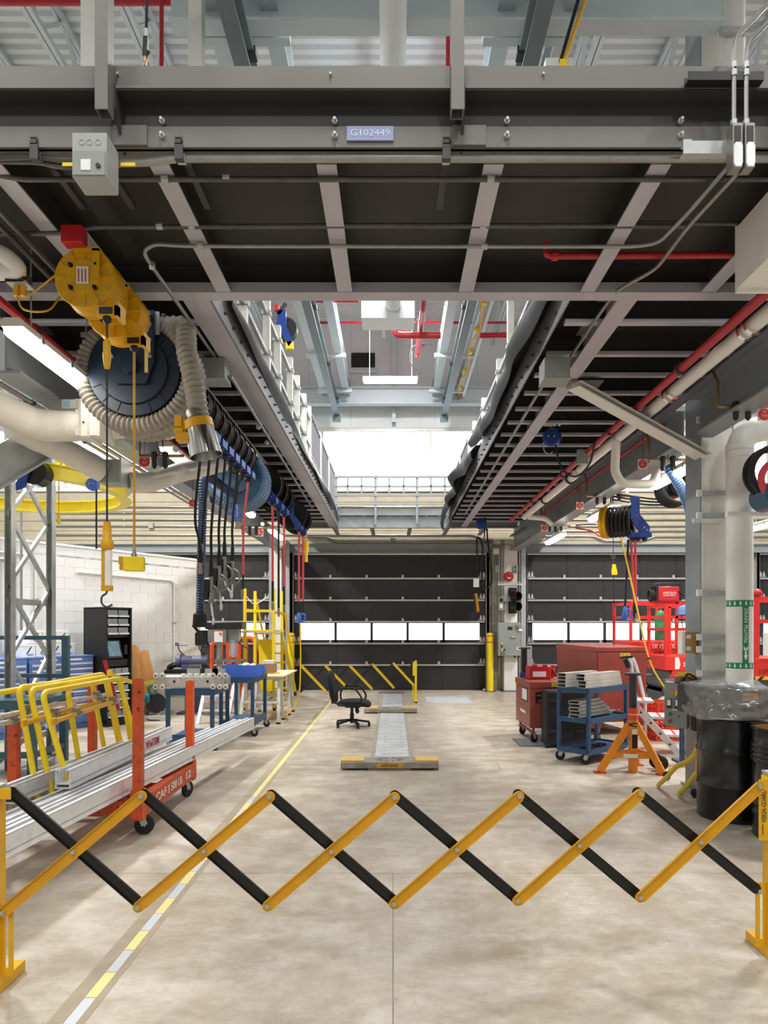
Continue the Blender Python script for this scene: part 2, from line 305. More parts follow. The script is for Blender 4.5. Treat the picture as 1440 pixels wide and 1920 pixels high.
# sectional doors
fin = B().prism([(-.028,0),(.028,0),(.028,.06),(.012,.11),(0,.13),(-.012,.11),(-.028,.06)], (0,0,0), (1,0,0), (0,0,1), .03)
clip = B().bx(-.03, .03, -.03, .02, -.03, .07)
def sect_door(name, x0, x1, ncol):
    z = [.03, .66, 1.22, 1.79, 2.35, 2.92, 3.55]; P = []; w = (x1-x0); cw = (w-.3)/ncol
    P.append(('bottom_seal', B().bx(x0+.06, x1-.06, DY+.03, DY+.09, 0, .03), 'rubber'))
    for i in range(6):
        a, b_ = z[i], z[i+1]-.006; s = []
        if i == 2:
            fr = B().bx(x0, x0+.15, DY+.03, DY+.09, a, b_).bx(x1-.15, x1, DY+.03, DY+.09, a, b_).bx(x0, x1, DY+.03, DY+.09, a, a+.09).bx(x0, x1, DY+.03, DY+.09, b_-.035, b_)
            for k in range(1, ncol): fr.bx(x0+.15+k*cw-.03, x0+.15+k*cw+.03, DY+.03, DY+.09, a, b_)
            s = [('pane', B().bx(x0+.15+k*cw+.03*(k > 0), x0+.15+(k+1)*cw-.03*(k < ncol-1), DY+.055, DY+.065, a+.09, b_-.035), 'glass') for k in range(ncol)]
            P.append(('section', fr, 'door_black', {'sub': s}))
        else:
            s = [('stile', B().bx(x0+.15+k*cw-.03, x0+.15+k*cw+.03, DY+.018, DY+.03, a, b_), 'door_black') for k in range(0, ncol+1)]
            P.append(('section', B().bx(x0, x1, DY+.03, DY+.09, a, b_), 'door_black', {'sub': s}))
        if i:
            rb = B().bx(x0+.03, x1-.03, DY-.03, DY+.02, a-.025, a+.018)
            s = [('clip', clip, 'door_rail', {'at': (x0+.15+k*cw-.13, DY-.01, a+.02)}) for k in range(1, ncol)]
            for e in (x0+.05, x0+.13, x1-.13, x1-.05): s.append(('roller_guard', fin, 'door_rail', {'at': (e, DY-.02, a+.05)}))
            s += [('hinge_plate', B().bx(e-.1, e+.1, DY-.028, DY-.015, a+.035, a+.05), 'door_rail') for e in (x0+.1, x1-.1)]
            P.append(('strut', rb, 'door_rail', {'sub': s}))
    for x in (x0-.05, x1+.05): P.append(('track', B().chan((x, DY-.09, 0), (x, DY-.09, 3.7), .07, .07, .008, up=(0,1,0)).bx(x-.04, x+.04, DY-.09, DY, 0, 3.6), 'galv'))
    T(name, None, None, P, kind='structure', loc=(0,0,0))
for i, (a, b_) in enumerate(DOORS): sect_door('door_%d' % (i+1), a, b_, 5)
# lintel channel above the doors
for i, (a, b_) in enumerate(DOORS):
    T('trim_%d' % (i+1), None, None, [('lintel', B().bx(a-.25, b_+.15, DY-.16, DY, 3.58, 3.80).bx(a-.25, b_+.15, DY-.24, DY-.16, 3.78, 3.80).bx(a-.25, b_+.15, DY-.2, DY-.16, 3.58, 3.60), 'girder')], kind='structure', loc=(0,0,0))
# oblique white block wall on the left
W0 = V((-4.10, 14.55, 0)); WU = V((-.495, -.869, 0)); WN = V((.869, -.495, 0))
def wp(s, d, z=0): return W0+WU*s+WN*d+V((0,0,z))
def wbox(b, s0, s1, d0, d1, z0, z1): return b.hexa([wp(s0,d0,z0), wp(s0,d1,z0), wp(s1,d1,z0), wp(s1,d0,z0), wp(s0,d0,z1), wp(s0,d1,z1), wp(s1,d1,z1), wp(s1,d0,z1)])
parts = [('mortar_bed', wbox(B(), 0, 13, -.2, -.006, 0, 3.06), 'block_wall')]
blk = wbox(B(), 0, .39, -.05, 0, 0, .19)
n = 0; o0 = wp(0,0,0)
for r in range(16):
    s = -.2 if r % 2 else 0
    while s < 12.9:
        a, b_ = max(0, s+.003), min(13, s+.393)
        if n < 300 or True:
            if a == s+.003: parts.append(('block', blk, 'block_wall', {'at': WU*(s+.003)+V((0,0,r*.194-.04*(r > 14)))}))
            else: parts.append(('block', wbox(B(), a, b_, -.05, 0, r*.194-.04*(r > 14), r*.194-.04*(r > 14)+.19), 'block_wall'))
            n += 1
        s += .398
keep = [p for p in parts if p[0] != 'block']; bl = [p for p in parts if p[0] == 'block']
st = B()
rest = []
def vis(p):
    c = (p[3]['at']+o0) if len(p) > 3 else p[1].v[0]; px = X0+F*c.x/c.y; py = YH-F*(c.z-H)/c.y; return -30 < px < 420 and 1000 < py < 1345
near = sorted([p for p in bl if vis(p)], key=lambda p: ((p[3]['at']+o0) if len(p) > 3 else p[1].v[0]).y)
keepb = near[:300]; kid = set(id(p) for p in keepb)
for p in bl:
    if id(p) not in kid:
        a = p[3]['at'] if len(p) > 3 else V((0,0,0)); st.add([q+a for q in p[1].v], p[1].f)
keep += keepb+[('block_field', st, 'block_wall', {'kind': 'stuff'}), ('cap_course', wbox(B(), -.02, 13, -.22, .02, 3.06, 3.1), 'block_wall')]
T('wall_left', None, None, keep, kind='structure', loc=(0,0,0))
# ---- roof: corrugated deck, joists, beams
dk = B(); y = -1.0; prof = []
while y < 18.2:
    prof += [(y, 9.6), (y+.07, 9.6), (y+.095, 9.65), (y+.145, 9.65)]; y += .17
vs = [(x, a, b_) for x in (-14, 14) for a, b_ in prof]; k = len(prof)
dk.add(vs, [(i, i+1, k+i+1, k+i) for i in range(k-1)]).bx(-14, 14, -10, 18.2, 9.66, 9.8)
T('ceiling', None, None, [('roof_deck', dk, 'roof_deck')], kind='structure', loc=(0,0,0))
def beam(nm, lab, p0, p1, w, h, t, mat, cat='beam', grp=None): T(nm, lab, cat, [('beam', B().ibeam(p0, p1, w, h, t), mat)], grp)
RS = 'roof steel beams'
for i, (x, lab) in enumerate(((-1.72, 'pale roof beam on the far left of the hall opening'), (-1.17, 'pale roof beam just right of the left crane rail'), (1.07, 'pale roof beam just left of the right crane rail'), (1.70, 'pale roof beam carrying the yellow festoon cable'))):
    beam('roof_beam', lab, (x, 5.0, 7.5), (x, 17.75, 7.5), .17, .36, .02, 'roof_steel', grp=RS)
for x, lab in ((-1.43, 'grey crane rail beam under the left pair of roof beams'), (1.30, 'grey crane rail beam under the right pair of roof beams')):
    P = [('rail', B().ibeam((x, 4.6, 7.0), (x, 17.4, 7.0), .15, .3, .016), 'crane_beam')]
    for yy in (6.7, 9.3, 12, 14.6, 16.8): P += [('hanger', B().bx(x-.42, x+.42, yy-.05, yy+.05, 7.42, 7.5).bx(x-.04, x+.04, yy-.04, yy+.04, 7.3, 7.44), 'roof_steel'), ('clamp', B().bx(x-.09, x+.09, yy-.06, yy+.06, 7.27, 7.34), 'steel_dark')]
    P.append(('end_stop', B().bx(x-.1, x+.1, 17.28, 17.4, 6.86, 7.0), 'crane_beam'))
    T('crane_rail', lab, 'crane rail', P, RS)
beam('roof_girder', 'wide pale girder crossing above the front platform', (-2.1, 6.46, 7.35), (3.1, 6.46, 7.35), .18, .55, .025, 'roof_steel', grp=RS)
beam('roof_girder', 'pale girder crossing in front of the clerestory wall', (-14, 17.3, 7.28), (14, 17.3, 7.28), .22, .42, .02, 'roof_steel', grp=RS)
beam('roof_girder', 'pale girder high up halfway along the hall opening', (-14, 12.6, 8.75), (14, 12.6, 8.75), .2, .2, .02, 'roof_steel', grp=RS)
T('roof_post', 'short pale post between the clerestory head and the girder', 'post', [('post', B().hollow((.02, 17.7, 6.95), (.02, 17.7, 9.6), .1, .1, .01), 'roof_steel')])
# light joists along the hall
for i, x in enumerate((-5.4, -4.3, -3.15, 2.55, 3.75, 4.9, 6.0, -.22, .34)):
    b_ = B(); zt = 9.58; zb = 8.95; y0, y1 = 5.2, 17.6
    if abs(x) < .5:
        b_.bar((x, 8.6, 8.6), (x, 16.2, 8.6), .08, .16); P = [('beam', b_, 'roof_steel')]
    else:
        P = [('top_chord', B().bar((x-.03, y0, zt-.04), (x-.03, y1, zt-.04), .05, .07).bar((x+.03, y0, zt-.04), (x+.03, y1, zt-.04), .05, .07), 'roof_steel'),
             ('bottom_chord', B().bar((x-.035, y0, zb), (x-.035, y1, zb), .055, .07).bar((x+.035, y0, zb), (x+.035, y1, zb), .055, .07), 'roof_steel')]
        q = y0; s = 0
        while q < y1-.7: P.append(('web_bar', B().bar((x, q, zb if s else zt), (x, q+.62, zt if s else zb), .05, .035), 'roof_steel')); q += .62; s ^= 1
    T('roof_joist', ['slim open web joist at the far left of the roof','open web joist left of the hanger post under the roof','open web joist beside the red drop pipe on the left','open web joist above the right platform edge','open web joist just left of the white drain stack','open web joist right of the white drain stack','open web joist at the far right of the roof','slim pale purlin left of the spiral duct','slim pale purlin right of the spiral duct'][i], 'joist', P, 'roof joists')
# ================================================================ OVERHEAD PLATFORMS
ZU = 4.0                                                             # underside of the platform steel
YN, YF = 3.25, 4.78                                                  # front platform: near and far edge
def railpost(x, y, z0, z1, s=.06): return B().hollow((x, y, z0), (x, y, z1), s, s, .005)
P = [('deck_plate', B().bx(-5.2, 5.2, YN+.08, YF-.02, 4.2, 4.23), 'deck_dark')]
P.append(('edge_channel', B().bx(-5.2, 5.2, YN+.05, YN+.065, 4.0, 4.23).bx(-5.2, 5.2, YN-.04, YN+.05, 4.215, 4.23), 'steel_dark'))  # dark steel tone paints the shadow in the channel recess
P.append(('bottom_angle', B().bx(-5.2, 5.2, YN+.035, YN+.05, 4.0, 4.1).bx(-5.2, 5.2, YN+.05, YN+.15, 4.0, 4.012), 'front_steel'))
P.append(('toe_plate', B().bx(-5.2, 5.2, YN-.02, YN-.008, 4.232, 4.345), 'front_steel'))
P.append(('toe_angle', B().bx(-5.2, 5.2, YN-.045, YN-.02, 4.222, 4.234), 'front_steel'))
P.append(('far_beam', B().bar((-5.2, YF, ZU+.035), (5.2, YF, ZU+.035), .12, .07), 'steel_lit', {'sub': [('web', B().bar((-5.2, YF, ZU+.15), (5.2, YF, ZU+.15), .01, .16), 'deck_dark')]}))  # web darkened by colour for the shade above the flange
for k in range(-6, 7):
    x = -.333+.837*k; P.append(('rib', B().bar((x, YN+.16, ZU+.005), (x, YF-.07, ZU+.005), .1, .01), 'steel_lit', {'sub': [('web', B().bar((x, YN+.16, ZU+.1), (x, YF-.07, ZU+.1), .01, .19), 'deck_dark')]}))  # rib web carries painted shade, flange painted as lit
for px in (-15, 305, 628, 950, 1275):
    for py in (229, 256):
        p = at(px, py, YN+.035); P.append(('bolt', BOLT, 'galv', {'at': p, 'dir': (0,-1,0)}))
for px, y0 in ((237, 1), (872, 1)):
    p = at(px, 250, YN+.03); P.append(('splice_plate', B().box((p.x+.02, YN+.028, 4.05), (.16, .012, .094)), 'front_steel'))
for px in (620, 1018, 222):
    P.append(('set_screw', B().cyl((0,0,0), (0,0,.015), .006, n=6), 'galv', {'at': at(px, 141, YN-.02), 'dir': (0,-1,0)}))
for px in (200, 856, -480, 1512, 1990):
    x = at(px, 0, YN-.05).x
    P.append(('guard_post', B().hollow((x, YN-.075, 4.075), (x, YN-.075, 5.35), .06, .07, .006), 'front_steel', {'sub': [('gusset', B().prism([(0,0),(.13,-.13),(.13,.12),(0,.12)], (x+.035, YN-.05, 4.12), (0,1,0), (0,0,1), .012), 'steel_dark')]}))
for z in (4.78, 5.32): P.append(('guard_rail', B().hollow((-4.6, YN-.075, z), (4.9, YN-.075, z), .05, .05, .005), 'steel_grey'))
x = at(694, 0, YN+.03).x
P.append(('name_plate', B().bx(x-.112, x+.112, YN+.025, YN+.035, 4.026, 4.094), 'plate_blue', {'label': 'blue number plate reading G102449', 'sub': [('number', 'G102449', 'plate_text', {'at': (x, YN+.024, 4.06), 'size': .045, 'wide': .19, 'ext': .0008})]}))
T('front_platform', 'wide grey steel platform across the front with number plate G102449', 'platform', P)
# side walkways
def walkway(name, lab, xi, xo, flx, sgn):
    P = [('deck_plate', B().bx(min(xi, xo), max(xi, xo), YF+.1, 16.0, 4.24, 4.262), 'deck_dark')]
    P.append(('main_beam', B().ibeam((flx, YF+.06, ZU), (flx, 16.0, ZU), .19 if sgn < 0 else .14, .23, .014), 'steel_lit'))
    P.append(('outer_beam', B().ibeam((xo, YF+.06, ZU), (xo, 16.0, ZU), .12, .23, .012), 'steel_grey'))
    fs = B().bx(xi-.006, xi+.006, YF+.06, 16.0, 4.0, 4.24)
    P.append(('edge_plate', fs, 'steel_grey'))
    y = YF+.42
    while y < 15.9: P.append(('bolt', BOLT, 'steel_dark', {'at': (xi-sgn*.006, y, 4.075), 'dir': (-sgn, 0, 0)})); y += .27
    for k in range(23):
        y = 5.42+k*.5 if k else 5.30
        if y < 15.9: P.append(('joist', B().bar((xi+sgn*.08, y, ZU+.05), (xo, y, ZU+.05), .06, .03), 'steel_lit', {'sub': [('web', B().bar((xi+sgn*.08, y+.02, ZU+.15), (xo, y+.02, ZU+.15), .008, .18), 'deck_dark')]}))  # joist webs get their shade from the dark colour too
    return T(name, lab, 'walkway', P)
walkway('side_walkway', 'left overhead walkway with hose reels hung below it', -1.29, -3.0, -1.395, -1)
walkway('side_walkway', 'right overhead walkway with brace to the white column', 1.25, 2.97, 1.66, 1)
# far walkway across the back
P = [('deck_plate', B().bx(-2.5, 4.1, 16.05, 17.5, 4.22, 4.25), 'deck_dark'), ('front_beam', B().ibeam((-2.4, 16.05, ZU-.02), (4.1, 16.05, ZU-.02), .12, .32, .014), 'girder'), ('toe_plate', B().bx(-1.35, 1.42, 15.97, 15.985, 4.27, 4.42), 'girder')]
for k in range(8): P.append(('joist', B().ibeam((-2.3+k*.9, 16.1, ZU), (-2.3+k*.9, 17.5, ZU), .1, .2, .01), 'girder'))
for k in range(10): P.append(('bolt', BOLT, 'galv', {'at': (-1.25+k*.29, 15.97, 4.24), 'dir': (0,-1,0)}))
T('far_walkway', 'grey cross walkway in front of the clerestory window', 'walkway', P)
P = []; xs = [atx(px, 930, 1).x for px in ()]
for px in (628, 706, 783, 848): pass
zt, zm, zb = 5.15, 4.93, 4.72
for z, s in ((zt, .045), (zm, .035), (zb, .045), (4.52, .03)): P.append(('rail', B().bar((-1.4, 15.9, z), (1.42, 15.9, z), s, s), 'girder'))
for px in (630, 704, 782): x = (px-X0)/F*15.9; P.append(('post', railpost(x, 15.92, 4.05, zt, .05), 'girder'))
for px in (652, 678, 730, 757, 808, 834): x = (px-X0)/F*15.9; P.append(('baluster', B().bar((x, 15.9, zb), (x, 15.9, zt), .035, .035), 'girder'))
T('far_railing', 'grey railing along the far walkway below the bright window', 'railing', P)
# side guard rails: white posts near, barred panels beyond
def siderail(lab, X, posts, y0, tall):
    P = []
    for i, y in enumerate(posts):
        z1 = 5.22 if i not in tall else 5.75
        P.append(('post', railpost(X, y, 4.26, z1, .075), 'white_rail', {'sub': [('clamp', B().box((X, y, 4.62), (.1, .1, .05)), 'galv'), ('clamp', B().box((X, y, 5.05), (.1, .1, .04)), 'galv')]}))
    for z in (4.62, 5.05): P.append(('slide_rail', B().bar((X, posts[0]-.2, z), (X, y0, z), .035, .045), 'galv'))
    y = y0
    while y < 15.6:
        e = min(y+1.55, 15.8); pn = B()
        for z in (4.5, 5.18): pn.bar((X, y+.03, z), (X, e-.03, z), .04, .04)
        k = y+.05
        while k < e-.02: pn.bar((X, k, 4.5), (X, k, 5.18), .03, .03); k += .235
        P.append(('barred_panel', pn, 'steel_grey')); P.append(('post', railpost(X, y, 4.26, 5.25, .06), 'white_rail'))
        y += 1.6
    P.append(('bottom_rail', B().bar((X, y0, 4.42), (X, 15.8, 4.42), .04, .05), 'white_rail'))
    return T('side_railing', lab, 'railing', P)
siderail('white posts and barred panels along the left walkway', -1.36, [6.2, 7.35, 8.04, 9.0, 9.65, 10.4], 11.1, (0, 1))
siderail('white posts and barred panels along the right walkway', 1.41, [6.3, 8.2, 9.05, 10.6, 11.8], 12.6, (0, 1))
# rubber sheets draped over the walkway edges
def drape(lab, X, sg, y0, y1, zlow, seed, mess=.05):
    rnd = random.Random(seed); ph = [rnd.uniform(0, 6.28) for _ in range(6)]
    def fn(u, v):
        y = y0+(y1-y0)*u; wv = mess*(math.sin(y*2.3+ph[0])*.6+math.sin(y*5.1+ph[1])*.3+math.sin(y*.9+ph[2]))
        zt = 4.285+(mess > .05)*(.12+.05*math.sin(y*3.7+ph[3]))
        if v < .3: return (X+sg*(.08-.25*v), y, 4.275+(zt-4.275)*v/.3)
        t = (v-.3)/.7; return (X-sg*(.02+(abs(wv)*.7+(mess > .05)*.1)*math.sin(t*2.4)+.03*math.sin(t*3+y)*(mess < .05)), y, zt-t*(zt-zlow(y)))
    return T('rubber_sheet', lab, 'rubber sheet', [('sheet', B().sheet(fn, 60, 8, .006), 'rubber_mat')])
drape('black rubber sheet hung along the left walkway edge', -1.29, -1, 5.2, 15.9, lambda y: 4.13+.02*math.sin(y*3), 3, .03)
drape('black rubber sheet bulging over the near right walkway edge', 1.25, 1, 5.0, 9.6, lambda y: 4.11+.03*math.sin(y*3)+max(0, .25*(y-9.2)), 5, .09)
drape('black rubber sheet sagging off the far right walkway edge', 1.25, 1, 10.0, 15.2, lambda y: 4.1+.03*math.sin(y*4)-max(0, (y-14.2))*.28, 9, .16)
# big girders, columns, braces
T('platform_girder', 'long grey girder under the left walkway beside the lamps', 'girder', [('girder', B().ibeam((-2.95, 5.2, 3.62), (-2.95, 17.6, 3.62), .22, .4, .02), 'girder')])
T('platform_girder', 'long grey girder running into the white column on the right', 'girder', [('girder', B().ibeam((3.12, 5.2, 3.6), (3.12, 6.92, 3.6), .24, .4, .02).ibeam((3.12, 7.33, 3.6), (3.12, 17.6, 3.6), .24, .4, .02), 'girder')])
def hcol(b, x, y, w, z0, z1, t=.02):                                # H section column, flanges facing left and right
    b.bx(x, x+t, y, y+w, z0, z1).bx(x+w-t, x+w, y, y+w, z0, z1).bx(x+t, x+w-t, y+w/2-t/2, y+w/2+t/2, z0, z1); return b
def flatcol(b, x, y, w, z0, z1): return b.bx(x, x+.02, y, y+w, z0, z1).bx(x+.02, x+w, y+.03, y+.05, z0, z1).bx(x+w-.02, x+w, y, y+w, z0, z1)
P = [('shaft', flatcol(B(), 3.14, 6.95, .35, 0.02, 9.55), 'white_paint'), ('left_flange', B().bx(3.125, 3.139, 6.95, 7.3, 0.02, 9.55), 'girder'), ('base_plate', B().bx(3.09, 3.53, 6.92, 7.34, 0, .02), 'girder')]  # grey skin paints the weaker light on the white column's left side
T('steel_column', 'white steel column beside the vertical drain pipe', 'column', P)
for py in (787, 925, 967, 1112, 1195, 1218, 1263):
    z = at(1340, py, 6.93).z; b_ = B().chan((3.13, 6.925, z-.02), (3.50, 6.925, z-.02), .03, .045, .004)
    T('strut_channel', 'slotted galvanised strut channel across the white column, '+{787: 'topmost of seven', 925: 'second from the top', 967: 'third from the top', 1112: 'fourth from the top', 1195: 'third from the bottom', 1218: 'second from the bottom', 1263: 'lowest of seven'}[py], 'strut channel', [('channel', b_, 'galv'), ('end_clip', B().bx(3.085, 3.13, 6.91, 6.95, z-.03, z+.035), 'white_plastic')], 'strut channels on the column')
T('column_brace', 'white diagonal brace from walkway to white column', 'brace', [('brace', B().ibeam(at(1075, 728, 6.42), at(1318, 862, 6.98), .2, .06, .012, up=(.45,0,1)), 'white_paint'), ('gusset', B().box((1.82, 6.48, 3.985), (.3, .2, .012)), 'steel_grey')])
T('hanger_post', 'white hanger post left of the red drop pipe above the platform', 'post', [('post', B().hollow((-2.62, 6.0, 4.2), (-2.62, 6.0, 9.55), .18, .16, .01), 'white_paint')])
T('hanger_post', 'white hanger post right of the red drop pipe above the platform', 'post', [('post', B().hollow(at(369, 0, 6.2)*1+V((0,0,-2.4)), at(369, 0, 6.2)+V((0,0,2.1)), .12, .12, .01), 'white_paint')])
# pilasters between the doors on the back wall
for x0, x1, lab in ((2.85, 3.19, 'white column between centre and right door behind the control cabinet'), (-3.06, -2.86, 'white column between left and centre door'), (8.9, 9.2, 'white column between the two right doors')):
    T('door_column', lab, 'column', [('shaft', B().bx(x0, x1, DY-.34, DY-.02, 0, 3.75), 'white_paint'), ('base_plate', B().bx(x0-.08, x1+.08, DY-.42, DY-.02, 0, .02), 'steel_dark')], 'columns between the doors')
    for xx, zt_ in ((x0-.28, 3.6), (x1+.12, 3.7), (x1+.32, 3.7)):
        pass
T('door_guide_frame', 'galvanised guide frame right of the control cabinet', 'frame', [('upright', B().chan((3.36, DY-.28, 0), (3.36, DY-.28, 3.9), .12, .1, .008, up=(0,1,0)), 'galv'), ('upright', B().chan((3.28, DY-.2, 0), (3.28, DY-.2, 3.8), .05, .06, .006, up=(0,1,0)), 'galv')])
T('door_guide_frame', 'galvanised guide frame left of the centre door', 'frame', [('upright', B().chan((-2.72, DY-.28, 0), (-2.72, DY-.28, 3.9), .1, .1, .008, up=(0,1,0)), 'galv'), ('upright', B().chan((-3.14, DY-.3, 0), (-3.14, DY-.3, 3.9), .1, .1, .008, up=(0,1,0)), 'galv')])
# ================================================================ CONDUITS AND PIPES
def pipe(name, lab, cat, pts, r, mat, fr=0, clamps=(), cm='galv', grp=None, n=10, extra=()):
    P = [('pipe', LN(*pts, r=r, fr=fr, n=n), mat)]
    for c, d in clamps: c = V(c); P.append(('clamp', B().cyl(c-V(d).normalized()*.018, c+V(d).normalized()*.018, r*1.45, n=10), cm))
    P += list(extra)
    return T(name, lab, cat, P, grp)
X_ = (1,0,0); CG = 'conduits below the front platform'
a = lambda px, py, z: atz(px, py, z)
pipe('conduit', 'thick grey conduit right of the junction box under the platform', 'conduit', [at(218, 306, 3.32), at(280, 305, 3.32), at(335, 297, 3.32), at(1440, 298, 3.32), at(1600, 299, 3.32)], .018, 'conduit', .08, [(at(341, 298, 3.32), X_), (at(836, 298, 3.32), X_)], grp=CG)
pipe('conduit', 'grey conduit entering the junction box from the left', 'conduit', [at(-60, 296, 3.32), at(75, 294, 3.32), at(108, 300, 3.32), at(150, 303, 3.32)], .015, 'conduit_dark', .08, [(at(72, 295, 3.32), X_)], grp=CG)
pipe('conduit', 'lower grey conduit curving up to the junction box', 'conduit', [at(-60, 302, 3.34), at(75, 304, 3.34), at(110, 313, 3.34), at(150, 315, 3.34)], .012, 'conduit_dark', .08, grp=CG)
pipe('conduit', 'long grey conduit second from the front under the platform', 'conduit', [at(-60, 320, 3.5), at(0, 328, 3.5), at(40, 336, 3.5), at(1550, 336, 3.5)], .014, 'conduit_dark', .1, [(at(310, 336, 3.5), X_), (at(425, 333, 3.5), X_), (at(920, 336, 3.5), X_)], grp=CG)
pipe('conduit', 'dark conduit stepping down at the left of the yellow reels', 'conduit', [at(-60, 441, 3.95), at(125, 437, 3.95), at(175, 426, 3.95), at(700, 423, 3.95), at(1290, 424, 3.95)], .014, 'conduit_dark', .1, [(at(360, 424, 3.95), X_), (at(300, 424, 3.95), X_), (at(905, 424, 3.95), X_)], grp=CG)
pipe('conduit', 'dark conduit passing behind the red elbow pipe', 'conduit', [at(1180, 418, 3.95), at(1500, 420, 3.95)], .012, 'conduit_dark', 0, grp=CG)
up1 = [at(405, 672, 5.9), at(282, 495, 4.2), at(268, 470, 4.12), at(290, 457, 4.1), at(345, 461, 4.1), at(1190, 462, 4.1), at(1235, 455, 4.0), at(1285, 405, 3.7), at(1365, 312, 3.36), at(1380, 290, 3.2)]
pipe('conduit', 'bright conduit crossing the platform and bending at both ends', 'conduit', up1, .013, 'conduit', .12, [(at(376, 461, 4.1), X_), (at(908, 462, 4.1), X_), (at(285, 498, 4.22), (.3,-.7,.2))], grp=CG)
up2 = [at(1068, 672, 5.9), at(1120, 595, 5.15), at(1155, 545, 4.72), at(1230, 505, 4.4), at(1290, 425, 3.78), at(1385, 322, 3.38), at(1402, 296, 3.2)]
pipe('conduit', 'bright conduit dropping from the right walkway to the conduit fittings', 'conduit', up2, .013, 'conduit', .12, [(at(1150, 550, 4.75), (.3,-.7,.2)), (at(1096, 630, 5.5), (.3,-.7,.2))], grp=CG)
for k, (px, top) in enumerate(((1376, [(1440, 8), (1378, 70), (1376, 110)]), (1399, [(1440, 42), (1402, 80), (1399, 115)]))):
    Y = 3.16; pts = [at(1560, top[0][1]-130, Y)]+[at(*q, Y) for q in top]+[at(px, 245, Y)]
    p = at(px+3, 240, Y-.01); q = at(px+3, 318, Y-.01)
    body = B().bx(p.x-.022, p.x+.022, Y-.03, Y+.03, q.z, p.z+.01)
    lid = B().prism([(-.02,-.04),(-.012,-.055),(.012,-.055),(.02,-.04),(.02,.04),(.012,.055),(-.012,.055),(-.02,.04)], (p.x, Y-.034, (p.z*.28+q.z*.72)), X_, (0,0,1), .008)
    pipe('conduit', ['left','right'][k]+' bright conduit coming down the platform front to a fitting', 'conduit', pts, .0105, 'conduit', .07, [(at(px, 125, Y), (0,0,1)), (at(px, 136, Y), (0,0,1)), (at(px, 233, Y), (0,0,1))], grp='front conduits', extra=[('fitting_body', body, 'gun_grey'), ('opening', B().bx(p.x-.015, p.x+.015, Y-.033, Y-.03, (p.z+q.z)/2+.0, p.z-.005), 'black'), ('fitting_cover', lid, 'alu')])
T('strut_channel', 'black strut channel bolted to the platform toe plate', 'strut channel', [('channel', B().chan(at(1283, 156, 3.2), at(1423, 156, 3.2), .04, .045, .005, up=(0,-1,0)), 'black')])
T('strut_channel', 'bright strut channel below the platform at the right', 'strut channel', [('channel', B().chan(at(1278, 293, 3.24), at(1392, 293, 3.24), .04, .06, .005), 'galv'), ('bracket', B().box(at(1287, 271, 3.24), (.04, .03, .03)), 'galv')])
for px in (67, 175, 337, 837):
    p = at(px, 275, 3.3); T('strut_hanger', 'small strut hanger under the platform '+{67: 'left of the junction box', 175: 'above the junction box', 337: 'just right of the junction box', 837: 'near the middle conduit clamp'}[px], 'hanger', [('channel', B().chan(p+V((0,-.02,-.0)), p+V((0,.5,-.0)), .035, .035, .005), 'steel_dark'), ('drop', B().bx(p.x-.02, p.x+.02, p.y-.02, p.y+.02, p.z-.07, p.z+.02), 'steel_dark')], 'strut hangers')
p = at(184, 300, 3.22)
box = B().prism([(-.09,-.13),(.09,-.13),(.09,.04),(.04,.04),(-.09,.04)], (p.x, p.y+.06, p.z), X_, (0,0,1), .14)
P = [('box', B().bx(p.x-.095, p.x+.065, 3.16, 3.3, 3.775, 3.98), 'grey_box', {'bevel': .003}), ('cover', B().bx(p.x-.09, p.x+.06, 3.152, 3.16, 3.78, 3.89), 'grey_paint'), ('rating_label', B().bx(p.x-.05, p.x-.005, 3.149, 3.152, 3.80, 3.85), 'label_white'), ('hole_plug', B().cyl((p.x+.03, 3.145, 3.82), (p.x+.03, 3.152, 3.82), .011), 'black')]
for dx in (-.05, -.015, .025): P.append(('knockout', B().lathe((p.x+dx, 3.16, 3.935), (0,-1,0), [(.014, 0), (.014, .002), (.011, .002), (.011, .0005)], 14), 'grey_box'))
T('junction_box', 'grey steel junction box under the front platform', 'junction box', P)
for px in (133, 242): 
    p = at(px, 310, 3.315); T('yellow_tag', 'yellow cable tag '+('left' if px < 200 else 'right')+' of the junction box', 'tag', [('tag', B().bx(p.x-.035, p.x+.035, 3.30, 3.304, p.z-.012, p.z+.004), 'label_yellow')])
for pts, lab, fr in (([at(403, 700, 5.95), at(430, 700, 5.95)], 'grey pull box under the left walkway', 0), ([at(1040, 700, 5.9)]*2, 'grey pull box under the right walkway', 0)):
    p = V(pts[0]); T('pull_box', lab, 'box', [('box', B().bx(p.x-.11, p.x+.11, p.y-.1, p.y+.12, p.z-.07, p.z+.1), 'grey_paint', {'bevel': .003}), ('cover', B().bx(p.x-.115, p.x+.115, p.y-.105, p.y+.125, p.z-.078, p.z-.07), 'grey_paint')])
# long conduits under the walkways
pipe('conduit', 'long thin conduit under the left walkway', 'conduit', [atx(432, 705, -1.42), atx(585, 952, -1.52)], .016, 'conduit', 0, [(atx(484, 801, -1.45), (0,1,0)), (atx(500, 830, -1.46), (0,1,0))])
pipe('conduit', 'long thin conduit under the right walkway', 'conduit', [atx(1018, 722, 1.42), atx(872, 965, 1.42)], .016, 'conduit', 0)
